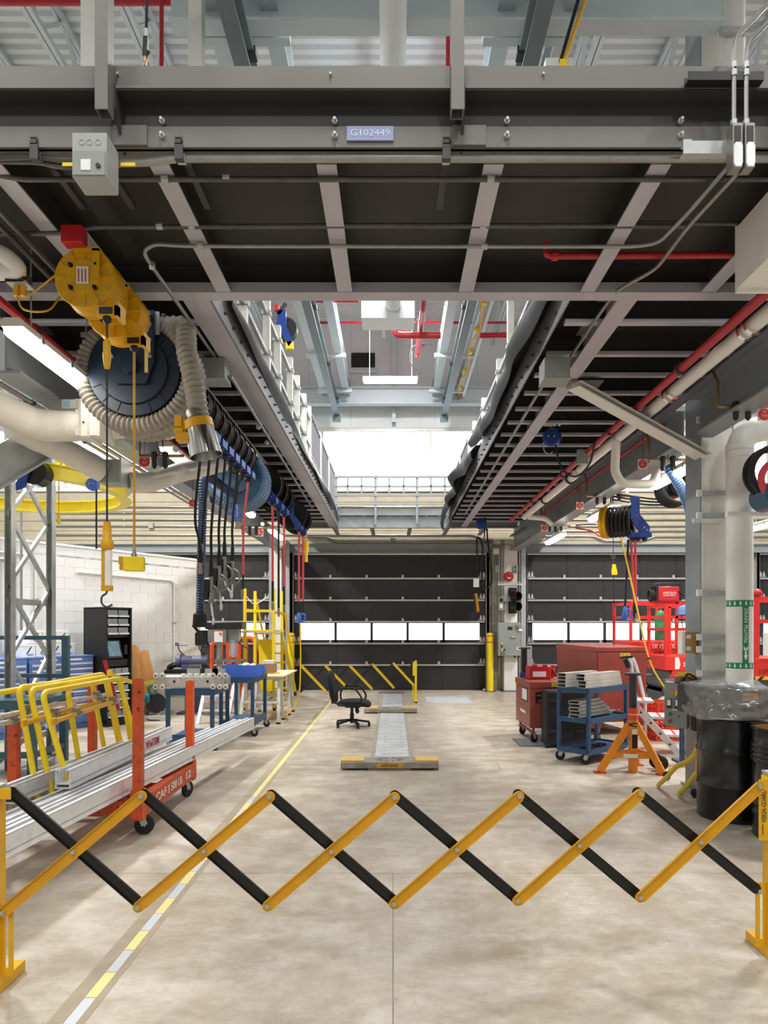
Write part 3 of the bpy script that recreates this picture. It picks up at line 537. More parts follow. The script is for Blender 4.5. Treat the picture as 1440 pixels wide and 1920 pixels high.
# red and white pipes along the right
def run(name, lab, cat, X, z, y0, y1, r, mat, cl=(), cm='steel_dark', extra=()): return pipe(name, lab, cat, [(X, y0, z), (X, y1, z)], r, mat, 0, [((X, y, z), (0,1,0)) for y in cl], cm, n=14, extra=extra)
run('sprinkler_pipe', 'long red pipe under the right walkway beside the white one', 'pipe', 2.36, 3.80, 3.6, 13.8, .034, 'red_pipe', (5.6, 7.4, 9.5, 11.5))
run('drain_pipe', 'long white pipe with metal bands under the right walkway', 'pipe', 2.52, 3.80, 4.1, 9.2, .056, 'white_paint', (4.75, 4.85, 6.1, 6.2, 7.6), 'chrome')
pipe('drain_pipe', 'white pipe turning down and back beside the H 711 tag', 'pipe', [(2.52, 7.7, 3.8), (2.53, 7.8, 3.45), (2.62, 7.82, 3.32), (3.0, 7.86, 3.32), (3.05, 7.9, 3.5)], .05, 'white_paint', .1, n=14)
run('drain_pipe', 'white pipe continuing towards the right door header', 'pipe', 2.50, 3.76, 9.3, 13.0, .056, 'white_paint', (9.6, 11.2), 'steel_dark')
pipe('drain_pipe', 'short white pipe crossing at the end of the long one', 'pipe', [(2.5, 12.7, 3.72), (2.85, 12.75, 3.70), (2.98, 12.8, 3.6)], .055, 'white_paint', .1, n=14)
pipe('sprinkler_pipe', 'red pipe with elbow running right below the platform', 'pipe', [at(1024, 470, 4.3), at(1024, 476, 4.3), at(1034, 480, 4.3), at(1460, 478, 4.3)], .02, 'red_pipe', .03, [(at(1040, 480, 4.3), X_)], 'red', n=12, extra=[('hanger_rod', LN(at(1149, 432, 4.3), at(1149, 482, 4.3), r=.007), 'steel_dark'), ('flange', B().cyl(at(1024, 455, 4.3), at(1024, 464, 4.3), .022), 'red')])
T('duct_box', 'white sheet metal box hung at the right edge under the platform', 'box', [('box', B().bx(at(1383, 470, 3.95).x, 3.4, 3.5, 3.95, at(0, 540, 3.95).z, at(0, 385, 3.75).z), 'white_paint'), ('flange', B().bx(at(1379, 0, 3.97).x, 3.4, 3.95, 3.975, at(0, 550, 3.97).z, at(0, 438, 3.97).z+.05), 'white_paint')])
# ================================================================ HUNG UNDER THE LEFT WALKWAY
RX = -1.83
T('reel_rail', 'aluminium reel rail with red end block under the left walkway', 'rail', [('rail', B().ibeam((RX, 3.98, 3.90), (RX, 13.6, 3.90), .09, .095, .012), 'alu'), ('end_block', B().bx(RX-.07, RX+.05, 3.9, 3.98, 3.89, 3.99), 'red', {'bevel': .004})])
def disc_reel(c, R, w, mat, hub=.35, ribs=10, coil=None, coilm=None, axis=(0,1,0)):   # two flanges, a drum, radial ribs on the near flange
    c = V(c); P = []
    for sg in (-1, 1):
        y = sg*w/2; d = -1 if sg < 0 else 1
        fb = B().lathe(c+V((0, y, 0)), (0, 1, 0), [(0, 0), (R, 0), (R+.004, .006), (R, .012), (0, .012)], 36)
        sub = []
        if sg < 0:
            hb = B().lathe(c+V((0, y-.02, 0)), (0,1,0), [(0, 0), (R*hub*1.5, 0), (R*hub*1.55, .02)], 32); sub.append(('hub_plate', hb, mat))
            for k in range(ribs):
                a_ = 6.283*k/ribs; e = V((math.cos(a_), 0, math.sin(a_))); sub.append(('rib', B().bar(c+V((0, y-.003, 0))+e*R*hub*1.5, c+V((0, y-.003, 0))+e*R*.97, .012, .008, up=(0,1,0)), mat))
        P.append(('flange', fb, mat, {'sub': sub}))
    P.append(('drum', B().cyl(c-V((0, w/2, 0)), c+V((0, w/2, 0)), R*.5, n=24), mat))
    if coil:
        n = max(2, int(w/(coil*2)))
        for k in range(n): P.append(('hose_wrap', B().torus(c+V((0, -w/2+w*(k+.5)/n, 0)), (0,1,0), R-coil*1.1, coil, 32, 8), coilm))
    return P
def cable_reel(y, lab, droplen, end):
    c = V((RX+.02, y, 3.74)); P = disc_reel(c, .175, .15, 'yellow', .36, 12, .012, 'yellow')
    P.append(('hanger', B().bx(c.x-.05, c.x+.05, y-.1, y+.1, 3.89, 3.9).bx(c.x+.06, c.x+.1, y-.115, y-.10, 3.72, 3.89).bx(c.x+.06, c.x+.1, y+.1, y+.115, 3.72, 3.89).bx(c.x-.05, c.x+.1, y-.115, y+.115, 3.875, 3.9), 'yellow'))
    P.append(('data_plate', B().bx(c.x-.035, c.x+.035, y-.104, y-.1, c.z-.05, c.z+.05), 'label_white', {'sub': [('print', B().bx(c.x-.025+.02*k, c.x-.018+.02*k, y-.1055, y-.104, c.z-.04, c.z+.035), 'ink_red') for k in range(3)]}))
    for dx, dz in ((.08,.06),(-.07,-.07),(.07,-.07),(-.07,.06)): P.append(('bolt', BOLT, 'black', {'at': (c.x+dx, y-.09, c.z+dz), 'dir': (0,-1,0)}))
    g = V((c.x+.13, y, c.z-.20)); P.append(('cable_guide', B().bx(g.x-.06, g.x+.07, y-.09, y-.05, g.z-.03, g.z+.03).bx(g.x+.05, g.x+.07, y-.09, y+.03, g.z-.035, g.z+.06), 'yellow', {'sub': [('roller_mouth', B().bx(g.x-.035, g.x+.04, y-.1, y-.09, g.z-.02, g.z+.015), 'black'), ('stop_ball', B().ball((g.x, y-.07, g.z-.045), .026), 'black')]}))
    T('cable_reel', lab, 'cable reel', P, 'yellow cable reels')
    return V((g.x, y-.07, g.z-.04))
g1 = cable_reel(4.08, 'front yellow cable reel with white data plate', 0, 0)
g2 = cable_reel(4.50, 'second yellow cable reel just behind the front one', 0, 0)
# trouble light on a black cable
x, y = g1.x, g1.y; zt = at(200, 985, y).z
P = [('cable', LN(g1, (x, y, zt), r=.006), 'black'), ('plug', B().lathe((x, y, g1.z-.12), (0,0,-1), [(.012, 0), (.022, .02), (.02, .07), (.026, .09), (.018, .16), (.01, .18)], 14), 'yellow'),
     ('cable_grip', B().lathe((x, y, zt+.02), (0,0,-1), [(.012, 0), (.02, 0), (.02, .03), (.024, .03), (.026, .1), (.036, .115), (.036, .15), (.028, .165)], 16), 'yellow_worn'),
     ('lamp_guard', B().bx(x-.026, x-.01, y-.02, y+.02, zt-.36, zt-.14), 'yellow_worn'), ('lens_tube', B().cyl((x+.006, y, zt-.36), (x+.006, y, zt-.14), .022, n=14), 'clear_tube'),
     ('end_cap', B().cyl((x, y, zt-.385), (x, y, zt-.355), .034, n=14), 'yellow_worn'), ('hook', B().tube(smooth([(x, y, zt-.38), (x-.005, y, zt-.4), (x-.03, y, zt-.42), (x-.03, y, zt-.46), (x, y, zt-.48), (x+.03, y, zt-.465)], 5), .006, 8), 'steel_dark')]
T('trouble_light', 'yellow inspection lamp with hook hanging on a black cable', 'lamp', P)
x, y = g2.x, g2.y; zt = at(243, 1040, y).z
P = [('cable', LN(g2, (x, y, zt), r=.008), 'yellow_worn'), ('grip', B().lathe((x, y, zt+.04), (0,0,-1), [(.008, 0), (.013, .03), (.02, .05)], 12), 'gun_grey'), ('box', B().box((x, y, zt-.06), (.13, .06, .095), .2), 'yellow_bright', {'bevel': .008}), ('flap_cover', B().box((x-.075, y-.015, zt-.04), (.03, .05, .05), .2).box((x-.072, y-.015, zt-.085), (.026, .05, .03), .2), 'yellow_worn')]
T('outlet_box', 'yellow hanging outlet box on a yellow cable', 'outlet box', P)
# feed cables from a ceiling junction
p = at(35, 540, 4.1); 
T('ceiling_outlet', 'dark ceiling outlet with two yellow plugs left of the cable reels', 'outlet', [('box', B().box(p+V((0,0,.05)), (.11, .1, .07)), 'steel_dark'), ('plug', B().cyl(p+V((-.012,0,.02)), p+V((-.012,0,-.05)), .018, n=10).cyl(p+V((.028,0,.02)), p+V((.028,0,-.05)), .018, n=10), 'yellow'), ('cover', B().box(p+V((.01,0,.015)), (.12,.1,.012)), 'galv')])
T('feed_cable', 'yellow feed cable rising to the front reel', 'cable', [('cable', B().tube(smooth([p+V((.03,0,-.05)), p+V((.07,0,-.04)), at(105, 515, 4.1)], 6), .006), 'yellow')])
T('feed_cable', 'yellow feed cable sagging to the second reel', 'cable', [('cable', B().tube(smooth([p+V((-.01,0,-.05)), at(45, 580, 4.1), at(90, 582, 4.2), at(115, 555, 4.35), at(150, 540, 4.45)], 6), .006), 'yellow')])
# exhaust hose reel with grey hose and bell nozzle
c = V((-1.93, 5.25, 3.60))
P = disc_reel(c, .34, .34, 'reel_dark', .5, 16)
P.append(('side_plate', B().prism([(-.17,.42),(.17,.42),(.17,.05),(.11,-.12),(-.11,-.12),(-.17,.05)], c+V((0,-.21,0)), (1,0,0), (0,0,1), .02), 'reel_dark', {'sub': [('bolt', BOLT, 'galv', {'at': c+V((sx*.14, -.22, z)), 'dir': (0,-1,0)}) for sx in (-1, 1) for z in (.08, .2, .32)]+[('hub', B().lathe(c+V((0,-.26,0)), (0,1,0), [(0,0),(.05,0),(.06,.04)], 24), 'reel_dark'), ('maker_label', B().bx(c.x+.1, c.x+.125, c.y-.224, c.y-.22, c.z-.04, c.z+.12), 'tape_yellow')]}))
P.append(('mount_bracket', B().bx(c.x+.18, c.x+.23, c.y-.1, c.y-.08, 3.86, 4.05).bx(c.x+.21, c.x+.23, c.y-.1, c.y+.3, 3.86, 4.05).bx(c.x+.05, c.x+.2, c.y-.2, c.y-.19, 3.85, 4.02), 'galv'))
for k in range(3): 
    yy = c.y-.12+.12*k; ring = [c+V((0, yy-c.y, 0))+V((math.cos(t)*.40, 0, math.sin(t)*.40)) for t in [6.283*i/100 for i in range(101)]]
    P.append(('hose_wrap', ribbed(ring, .058, .038, .1), 'hose_grey'))
T('exhaust_reel', 'navy exhaust hose reel wound with grey flexible hose', 'hose reel', P)
pts = smooth([c+V((.22, -.1, .35)), c+V((.36, -.12, .33)), at(350, 660, 5.05), at(362, 710, 5.02), at(371, 770, 5.0), at(374, 786, 5.0)], 8)
h = at(375, 790, 5.0); ax = (V(at(384, 850, 5.0))-V(at(368, 785, 5.0))).normalized(); o = V(at(368, 778, 5.0))
P = [('hose', ribbed(pts, .072, .045, .1, 14), 'hose_grey'), ('collar', B().lathe(o, ax, [(.075, -.03), (.082, 0), (.083, .03), (.1, .045)], 24), 'gun_grey'), ('band', B().lathe(o+ax*.045, ax, [(.1, 0), (.106, 0), (.106, .06), (.1, .06)], 24), 'yellow'), ('bell', B().lathe(o+ax*.1, ax, [(.1, 0), (.118, .21), (.115, .21), (.097, 0)], 28), 'chrome'),
     ('damper_handle', B().box(o+ax*.06+V((-.13, -.03, .0)), (.05, .06, .08)).box(o+ax*.1+V((-.14, -.02, -.03)), (.07, .08, .03)).bar(o+ax*.05+V((-.1,-.03,0)), o+ax*.2+V((-.13,-.03,0)), .04, .03).box(o+ax*.18+V((-.13, -.02, 0)), (.09, .09, .06)), 'yellow')]
T('exhaust_nozzle', 'grey flexible exhaust hose ending in a steel bell with yellow band', 'exhaust nozzle', P)
# bank of hose reels
def hose_reel(y, lab, grp, R=.2, x=RX, z=3.70, coilm='black', hub='black_gloss'):
    c = V((x, y, z)); P = [('drum', B().cyl(c-V((0,.09,0)), c+V((0,.09,0)), R*.6, n=24), hub)]
    for sg in (-1, 1): P.append(('flange', B().lathe(c+V((0, sg*.1, 0)), (0,1,0), [(R*.2, 0), (R, -.006), (R+.003, 0), (R, .006), (R*.2, .006)], 32), hub))
    for k in range(5): P.append(('hose_wrap', B().torus(c+V((0, -.08+.04*k, 0)), (0,1,0), R*.88, .018, 28, 6), coilm))
    P.append(('arm', B().prism([(-.03,.2),(.05,.2),(.05,-.02),(.17,-.16),(.17,-.24),(.08,-.24),(-.03,-.06)], c+V((.0, -.125, 0)), (1,0,0), (0,0,1), .03), 'blue_arm', {'sub': [('bolt', BOLT, 'chrome', {'at': c+V((dx, -.14, dz)), 'dir': (0,-1,0)}) for dx, dz in ((.01,.0),(.12,-.2),(.15,-.17))]}))
    P.append(('roller_box', B().bx(c.x+.06, c.x+.19, y-.12, y+.06, z-.27, z-.2), 'blue_arm', {'sub': [('stop', B().lathe((c.x+.125, y-.03, z-.27), (0,0,-1), [(.05, 0), (.05, .02), (.03, .045), (.01, .05)], 14), 'black')]}))
    P.append(('hanger', B().bx(c.x-.04, c.x+.04, y-.11, y+.11, 3.88, 3.9).bx(c.x-.03, c.x+.03, y-.11, y-.1, z, 3.89), 'blue_arm'))
    T('hose_reel', lab, 'hose reel', P, grp); return V((c.x+.125, y-.03, z-.31))
ends = []
ordn = ['first', 'second', 'third', 'fourth', 'fifth', 'sixth', 'seventh', 'eighth']
for k in range(8): ends.append(hose_reel(6.15+.275*k, ordn[k]+' black hose reel from the front in the left bank', 'bank of hose reels behind the exhaust reel'))
def gun(b0, top, tilt=0, L=.18):                                     # grease gun shape below a hose end
    x, y, z = top
    return [('swivel_boot', B().lathe((x, y, z), (0,0,-1), [(.012, 0), (.018, .01), (.024, .15), (.018, .17)], 12), 'rubber'),
            ('gun_body', B().cyl((x, y, z-.16), (x, y, z-.34), .02, n=12).box((x, y, z-.37), (.05, .05, .1)), 'gun_grey'),
            ('trigger_guard', B().tube(smooth([(x+.02, y, z-.25), (x+.07, y, z-.3), (x+.075, y, z-.38), (x+.02, y, z-.42)], 5), .009), 'gun_grey'),
            ('grip', B().prism([(-.02,0),(.02,0),(.03,-.16),(.02,-.2),(-.03,-.2),(-.03,-.14)], (x-.04, y-.01, z-.19), (1,0,0), (0,0,1), .03), 'black'),
            ('spout', B().tube(smooth([(x, y, z-.42), (x+tilt*.3, y, z-.48), (x+tilt, y, z-.42-L)], 5), .01).lathe((x+tilt, y, z-.42-L+.01), (0,0,-1), [(.01,0),(.016,.01),(.014,.05),(.004,.07)], 10), 'alu')]
def hang(lab, pts, r, mat, extra, grp='hoses hanging from the left bank', cat='hose', nm='hanging_hose'): T(nm, lab, cat, [('hose', B().tube(smooth(pts, 6), r, 8), mat)]+extra, grp)
def E(i, px, py): return at(px, py, ends[i].y)
t = E(0, 376, 1030)
hang('first black hose from the left ending at a brass coupling', [ends[0], E(0, 366, 960), E(0, 373, 1010), t], .013, 'rubber', [('valve_handle', B().lathe(t, (0,0,-1), [(.016,0),(.02,.02),(.02,.1),(.014,.12)], 10).bar(t+V((-.04,0,-.07)), t+V((0,0,-.12)), .015, .012), 'rubber'), ('coupling', B().lathe(t+V((0,0,-.12)), (0,0,-1), [(.014,0),(.02,.01),(.014,.04),(.018,.06),(.018,.09),(.008,.1)], 10), 'brass')])
t = E(1, 378, 1020)
hang('second black hose from the left bending to the brass coupling', [ends[1], E(1, 383, 960), t], .013, 'rubber', [('fitting', B().lathe(t, (0,0,-1), [(.013,0),(.018,.01),(.018,.06),(.012,.08)], 10), 'gun_grey')])
t = E(2, 396, 1050); hang('black hose with the lowest grease gun and forked spout', [ends[2], E(2, 397, 980), t], .014, 'rubber', gun(None, t, .02, .16)+[('spout_fork', B().tube(smooth([t+V((0,0,-.55)), t+V((.02,0,-.62)), t+V((.06,0,-.66))], 5), .01), 'rubber')])
t = E(3, 411, 1031); hang('black hose with grease gun and straight spout', [ends[3], E(3, 411, 980), t], .014, 'rubber', gun(None, t, .02, .14))
t = E(4, 421, 1015); hang('black hose with grease gun and angled spout', [ends[4], E(4, 422, 980), t], .014, 'rubber', gun(None, t, .07, .12))
t = E(5, 436, 1024); hang('black hose with grease gun nearest the red hose', [ends[5], E(5, 436, 980), t], .014, 'rubber', gun(None, t, -.01, .1))
t = E(6, 442, 945)
hang('short black hose carrying a blue filling nozzle', [ends[6], E(6, 446, 910), t], .013, 'rubber', [('nozzle_body', B().lathe(t, (0,0,-1), [(.012,0),(.02,.02),(.028,.05),(.028,.14),(.035,.15),(.03,.19)], 12).cyl(t+V((0,0,-.11)), t+V((-.085,.0,-.1)), .024, n=12), 'bin_blue'), ('lever', B().bar(t+V((.03,0,-.05)), t+V((.09,0,-.16)), .012, .012).bar(t+V((.02,0,-.15)), t+V((.09,0,-.16)), .012, .012), 'bin_blue')])
t = E(7, 456, 1078); hang('red hose with black end right of the grease guns', [ends[7], E(7, 457, 980), t], .014, 'red_hose', [('hose_end', B().cyl(t, t+V((-.005,0,-.17)), .011), 'rubber'), ('coupling', B().lathe(t+V((-.01,0,-.17)), (0,0,-1), [(.011,0),(.017,.01),(.017,.08),(.008,.11)], 10), 'gun_grey')])
# navy corrugated hose with scoop
Y = 7.9; o = at(375, 1152, Y)
P = [('hose', ribbed(smooth([(-1.98, 8.4, 3.32), at(384, 895, Y), at(380, 960, Y), at(377, 1060, Y), o], 10), .048, .03, .14, 12), 'hose_navy'), ('scoop', B().lathe(o+V((0,0,.02)), (.0,0,-1), [(.055, 0), (.075, .02), (.085, .16), (.07, .17), (.07, .02)], 18).bar(o+V((-.08,0,-.13)), o+V((.02,0,-.24)), .1, .01, up=(1,0,0)), 'rubber')]
T('extraction_hose', 'navy corrugated hose with black scoop end', 'hose', P)
# second big reel with blue hose
c = V((-1.95, 8.65, 3.52)); P = disc_reel(c, .315, .4, 'navy', .4, 12)
for k in range(4):
    ring = [c+V((0, -.15+.1*k, 0))+V((math.cos(t), 0, math.sin(t)))*.335 for t in [6.283*i/90 for i in range(91)]]; P.append(('hose_wrap', ribbed(ring, .046, .03, .14, 10), 'hose_steel'))
P.append(('mount_bracket', B().bx(c.x+.1, c.x+.14, c.y-.3, c.y-.28, 3.6, 4.0).bx(c.x+.1, c.x+.11, c.y-.3, c.y+.3, 3.85, 4.0), 'galv'))
T('exhaust_reel', 'blue reel wound with navy corrugated hose behind the hose reel bank', 'hose reel', P)
# reels further back
ends2 = [hose_reel(9.7+.5*k, ['front', 'middle', 'rear'][k]+' reel of the three beyond the blue exhaust reel', 'reels beyond the blue exhaust reel', .26) for k in range(3)]
ends3 = [hose_reel(12.4+.55*k, ['nearer', 'farther'][k]+' reel of the last pair on the left rail', 'last pair of reels on the left rail', .27) for k in range(2)]
for k, (e, pe) in enumerate(((ends2[0], 1090), (ends2[1], 1105), (ends2[2], 1100))):
    t = at(X0+F*e.x/e.y, pe, e.y); hang(['red air hose hanging nearest the left column', 'black air hose between two red ones by the left column', 'red air hose hanging farther back by the left column'][k], [e, (e+t)/2, t], .016, 'red_hose' if k != 1 else 'rubber', [('grip', B().cyl(t, t+V((0,0,-.28)), .018), 'rubber'), ('coupling', B().lathe(t+V((0,0,-.28)), (0,0,-1), [(.012,0),(.02,.02),(.02,.1),(.01,.13)], 10), 'gun_grey')], 'air hoses by the left column')
for k, e in enumerate(ends3):
    t = at(X0+F*e.x/e.y, 1128, e.y); ex = [('grip', B().cyl(t, t+V((0,0,-.2)), .022), 'rubber')]
    if k == 0: ex += [('nozzle', B().lathe(t+V((0,0,-.2)), (0,0,-1), [(.02,0),(.04,.04),(.05,.15),(.02,.2)], 12), 'bin_blue'), ('nozzle_guard', B().tube(smooth([t+V((.04,0,-.22)), t+V((.11,0,-.24)), t+V((.1,0,-.34)), t+V((.04,0,-.37))], 5), .014), 'bin_blue'),
        ('yellow_tail', B().tube(smooth([t+V((.02,0,-.4)), t+V((.03,.0,-1.1)), t+V((.0,-.1,-1.75)), t+V((-.15,-.5,-2.0)), V((-1.9, 12.3, .02)), V((-2.0, 12.7, .02))], 8), .013), 'yellow')]
    hang(['near red hose with blue spray gun and yellow tail', 'far red hose beside the one with the blue spray gun'][k], [e, (e+t)/2, t], .02, 'red_hose', ex, 'red hoses left of the centre door')
T('yellow_coupler', 'yellow tool coupler hanging beside the last reels', 'coupler', [('cord', LN((-1.66, 13.0, 3.75), (-1.655, 13.0, 3.3), r=.012), 'yellow'), ('body', B().lathe((-1.655, 13, 3.3), (0,0,-1), [(.02,0),(.05,.03),(.05,.2),(.03,.24),(.03,.4)], 12), 'yellow_bright')])
# ---- lamps
def tube_lamp(x, y, z, lab, grp, L=1.25):
    zh = 4.24 if x < 3 else 3.6
    P = [('housing', B().prism([(-.07,.0),(-.075,.03),(-.05,.055),(.05,.055),(.075,.03),(.07,0)], (x, y, z), (1,0,0), (0,0,1), L), 'lamp_body'),
         ('diffuser', B().prism([(-.066,0),(.066,0),(.06,-.035),(.035,-.06),(-.035,-.06),(-.06,-.035)], (x, y, z-.001), (1,0,0), (0,0,1), L-.04), 'lamp_glow')]
    for s in (-.4, 0, .4): P.append(('clip', B().bx(x-.082, x-.068, y+s-.02, y+s+.02, z-.02, z+.03).bx(x+.068, x+.082, y+s-.02, y+s+.02, z-.02, z+.03), 'galv'))
    P.append(('hanger', LN((x, y-.4, z+.05), (x, y-.4, zh), r=.006).add(*(lambda q: (q.v, q.f))(LN((x, y+.4, z+.05), (x, y+.4, zh), r=.006))), 'galv'))
    T('tube_lamp', lab, 'lamp', P, grp)
for y, lab in ((4.85, 'bright tube lamp at the far left beside the cable reels'), (7.7, 'bright tube lamp left of the hanging hose bank'), (10.8, 'bright tube lamp below the blue exhaust reel'), (13.8, 'farthest bright tube lamp on the left side')): tube_lamp(-2.36, y, 3.55, lab, 'tube lamps under the left walkway')
for y, lab in ((7.75, 'bright tube lamp beside the white column'), (10.4, 'bright tube lamp left of the yellow and black reel'), (13.5, 'farthest bright tube lamp on the right side')): tube_lamp(3.2, y, 3.42, lab, 'tube lamps on the right girder')
tube_lamp(5.9, 10.7, 3.3, 'tube lamp at the far right edge behind the drain pipe', 'tube lamps on the right girder')
P = [('housing', B().bx(-.64, .52, 14.45, 14.6, 6.9, 6.97), 'lamp_body'), ('diffuser', B().bx(-.62, .5, 14.46, 14.59, 6.86, 6.9), 'lamp_glow')]
for x in (-.5, .4): P.append(('wire', LN((x, 14.52, 6.97), (x, 14.52, 8.75), r=.006), 'galv'))
T('tube_lamp', 'suspended tube lamp high above the far railing', 'lamp', P)
# ---- H signs
def hsign(px, py, Y, num, lab, s=20):
    p = at(px, py, Y); k = s/F*Y
    T('hose_sign', lab, 'sign', [('plate', B().bx(p.x-k/2*1.1, p.x+k/2*1.1, Y, Y+.006, p.z-k/2*1.1, p.z+k/2*1.1), 'label_white'), ('disc', B().cyl((p.x, Y-.003, p.z), (p.x, Y, p.z), k/2, n=24), 'sign_red'), ('letter', 'H', 'label_white', {'at': (p.x, Y-.004, p.z+k*.2), 'size': k*.3, 'ext': .0005}), ('number', num, 'label_white', {'at': (p.x, Y-.004, p.z-k*.15), 'size': k*.33, 'ext': .0005}), ('chain', LN((p.x, Y, p.z+k*.5), (p.x, Y, 4.24), r=.003), 'steel_dark')], 'round red H number signs')
hsign(271, 865, 7.0, '717', 'round red sign H 717 under the white ducts'); hsign(361, 943, 9.5, '718', 'round red sign H 718 left of the hanging hoses', 13); hsign(486, 998, 11.8, '720', 'round red sign H 720 near the farthest left lamp', 14)
hsign(1205, 870, 7.4, '711', 'round red sign H 711 left of the white column', 16); hsign(1087, 948, 10.4, '713', 'round red sign H 713 left of the middle right lamp', 12); hsign(1021, 990, 13.0, '714', 'round red sign H 714 by the far right lamp', 11); hsign(1433, 777, 6.0, '710', 'round red sign H 710 at the right edge', 22)
# ---- left side ducts
def duct(lab, pts, r, extra=(), nm='insulated_duct', mat='insul'):
    q = resample(smooth(pts, 10), .05); rr = [r*(1+.025*math.sin(i*1.7)) for i in range(len(q))]; T(nm, lab, 'duct', [('duct', B().tube(q, rr, 22), mat)]+list(extra))
p = at(181, 790, 5.75)
duct('thick white wrapped duct entering from the left edge', [at(-60, 735, 5.35), at(20, 775, 5.55), at(80, 797, 5.7), at(165, 797, 5.75)], .13)
T('damper_box', 'white damper box on the thick wrapped duct', 'box', [('box', B().box(p+V((-.02,0,0)), (.21, .24, .3)), 'white_paint'), ('flange', B().box(p+V((-.03,-.02,0)), (.05, .3, .34)).box(p+V((.09,-.02,0)), (.02, .3, .34)), 'white_paint'), ('actuator', B().box(p+V((-.16,-.12,.1)), (.12, .06, .07)), 'grey_box', {'sub': [('label', B().box(p+V((-.18,-.155,.1)), (.05, .004, .05)), 'screen')]}), ('hinge_bolt', BOLT, 'black', {'at': p+V((-.03,-.15,-.06)), 'dir': (0,-1,0)})])
duct('white wrapped duct going behind the exhaust reel', [at(205, 797, 5.85), at(255, 797, 6.0), at(310, 800, 6.3), at(360, 790, 6.6)], .115)
duct('white wrapped branch duct below the thick one', [at(25, 800, 5.8), at(75, 825, 6.05), at(130, 850, 6.3), at(195, 885, 6.55)], .11)
p = at(215, 888, 6.65); T('damper_box', 'grey damper box on the branch duct', 'box', [('box', B().box(p, (.22, .24, .22)), 'grey_box'), ('flange', B().box(p+V((.11,0,0)), (.02, .28, .26)), 'galv')])
duct('white flexible duct running right below the lamp', [at(240, 905, 6.75), at(285, 903, 6.9), at(330, 888, 7.1), at(365, 880, 7.3), at(420, 866, 7.5)], .1)
T('diagonal_brace', 'galvanised diagonal brace at the left edge', 'brace', [('brace', B().bar(at(-60, 905, 5.6), at(100, 815, 6.4), .02, .3), 'galv'), ('lip', B().bar(at(-60, 905, 5.6), at(100, 815, 6.4), .12, .02, ou=-.15), 'galv')])
for k, (dx, m) in enumerate(((0, 'conduit'), (.07, 'copper'), (.13, 'conduit'), (.2, 'copper'), (.27, 'conduit'))):
    run('service_pipe', ['outermost grey service pipe above the white ducts', 'copper service pipe nearest the left edge', 'middle grey service pipe above the white ducts', 'copper service pipe nearest the lamp', 'grey service pipe nearest the lamp'][k], 'pipe', -3.22-.05+dx*.9-.12, 3.72+.02*(k % 2), 5.1, 12, .018, m, (6.2, 7.5))
run('sprinkler_pipe', 'red pipe passing behind the far left lamp', 'pipe', -2.62, 3.86, 4.0, 12.5, .03, 'red_pipe', (5, 6.2))
pipe('drain_pipe', 'thick cream pipe bending at the left edge under the platform', 'pipe', [at(-60, 455, 4.0), at(10, 478, 4.0), at(40, 508, 4.05), at(-60, 512, 4.1)], .05, 'white_paint', .1, n=16)
run('conduit', 'grey conduit along the ceiling left of the cable reels', 'conduit', -2.12, 3.93, 3.4, 9, .018, 'conduit_dark', (4.6, 5.9)); run('conduit', 'second grey conduit along the ceiling left of the cable reels', 'conduit', -2.2, 3.93, 3.4, 9, .016, 'conduit_dark', (4.6,))
# cluster of valves and regulators under the ducts
def regulator(px, py, Y, lab, n=3):
    p = at(px, py, Y); P = [('header', LN(p+V((-.2,0,0)), p+V((.12*n,0,0)), r=.018), 'brass')]
    for k in range(n):
        q = p+V((.11*k-.05, -.02, 0)); P.append(('filter_bowl', B().lathe(q+V((0,0,.04)), (0,0,-1), [(.012,0),(.032,.01),(.032,.05),(.026,.06),(.026,.15),(.012,.17)], 12), 'black')); 
    P.append(('gauge', B().cyl(p+V((.11*n-.05,-.05,.06)), p+V((.11*n-.05,-.02,.06)), .032, n=16), 'white_plastic')); P.append(('drop_pipe', LN(p+V((-.2,0,0)), p+V((-.2,0,.22)), p+V((-.2,.1,.35)), r=.014), 'brass'))
    P.append(('hanger_rod', LN(p+V((.02,.02,.0)), V((p.x+.02, p.y+.02, max(p.z+.1, 4.24 if abs(p.x) < 2.97 else 3.62))), r=.006), 'steel_dark'))
    T('air_regulator', lab, 'regulator', P, 'air regulator sets')
regulator(300, 855, 6.9, 'brass and black regulator set below the white ducts', 2); regulator(405, 925, 9.0, 'black regulator set behind the hanging hoses'); regulator(462, 990, 11.5, 'black regulator set near the farthest left lamp'); regulator(1250, 862, 7.6, 'black regulator set left of the white column', 2); regulator(1125, 930, 10.2, 'black regulator set above the middle right lamp', 4); regulator(1035, 985, 13.2, 'black regulator set above the far right lamp', 3); regulator(1388, 762, 6.1, 'black regulator set above the drain pipe', 2)
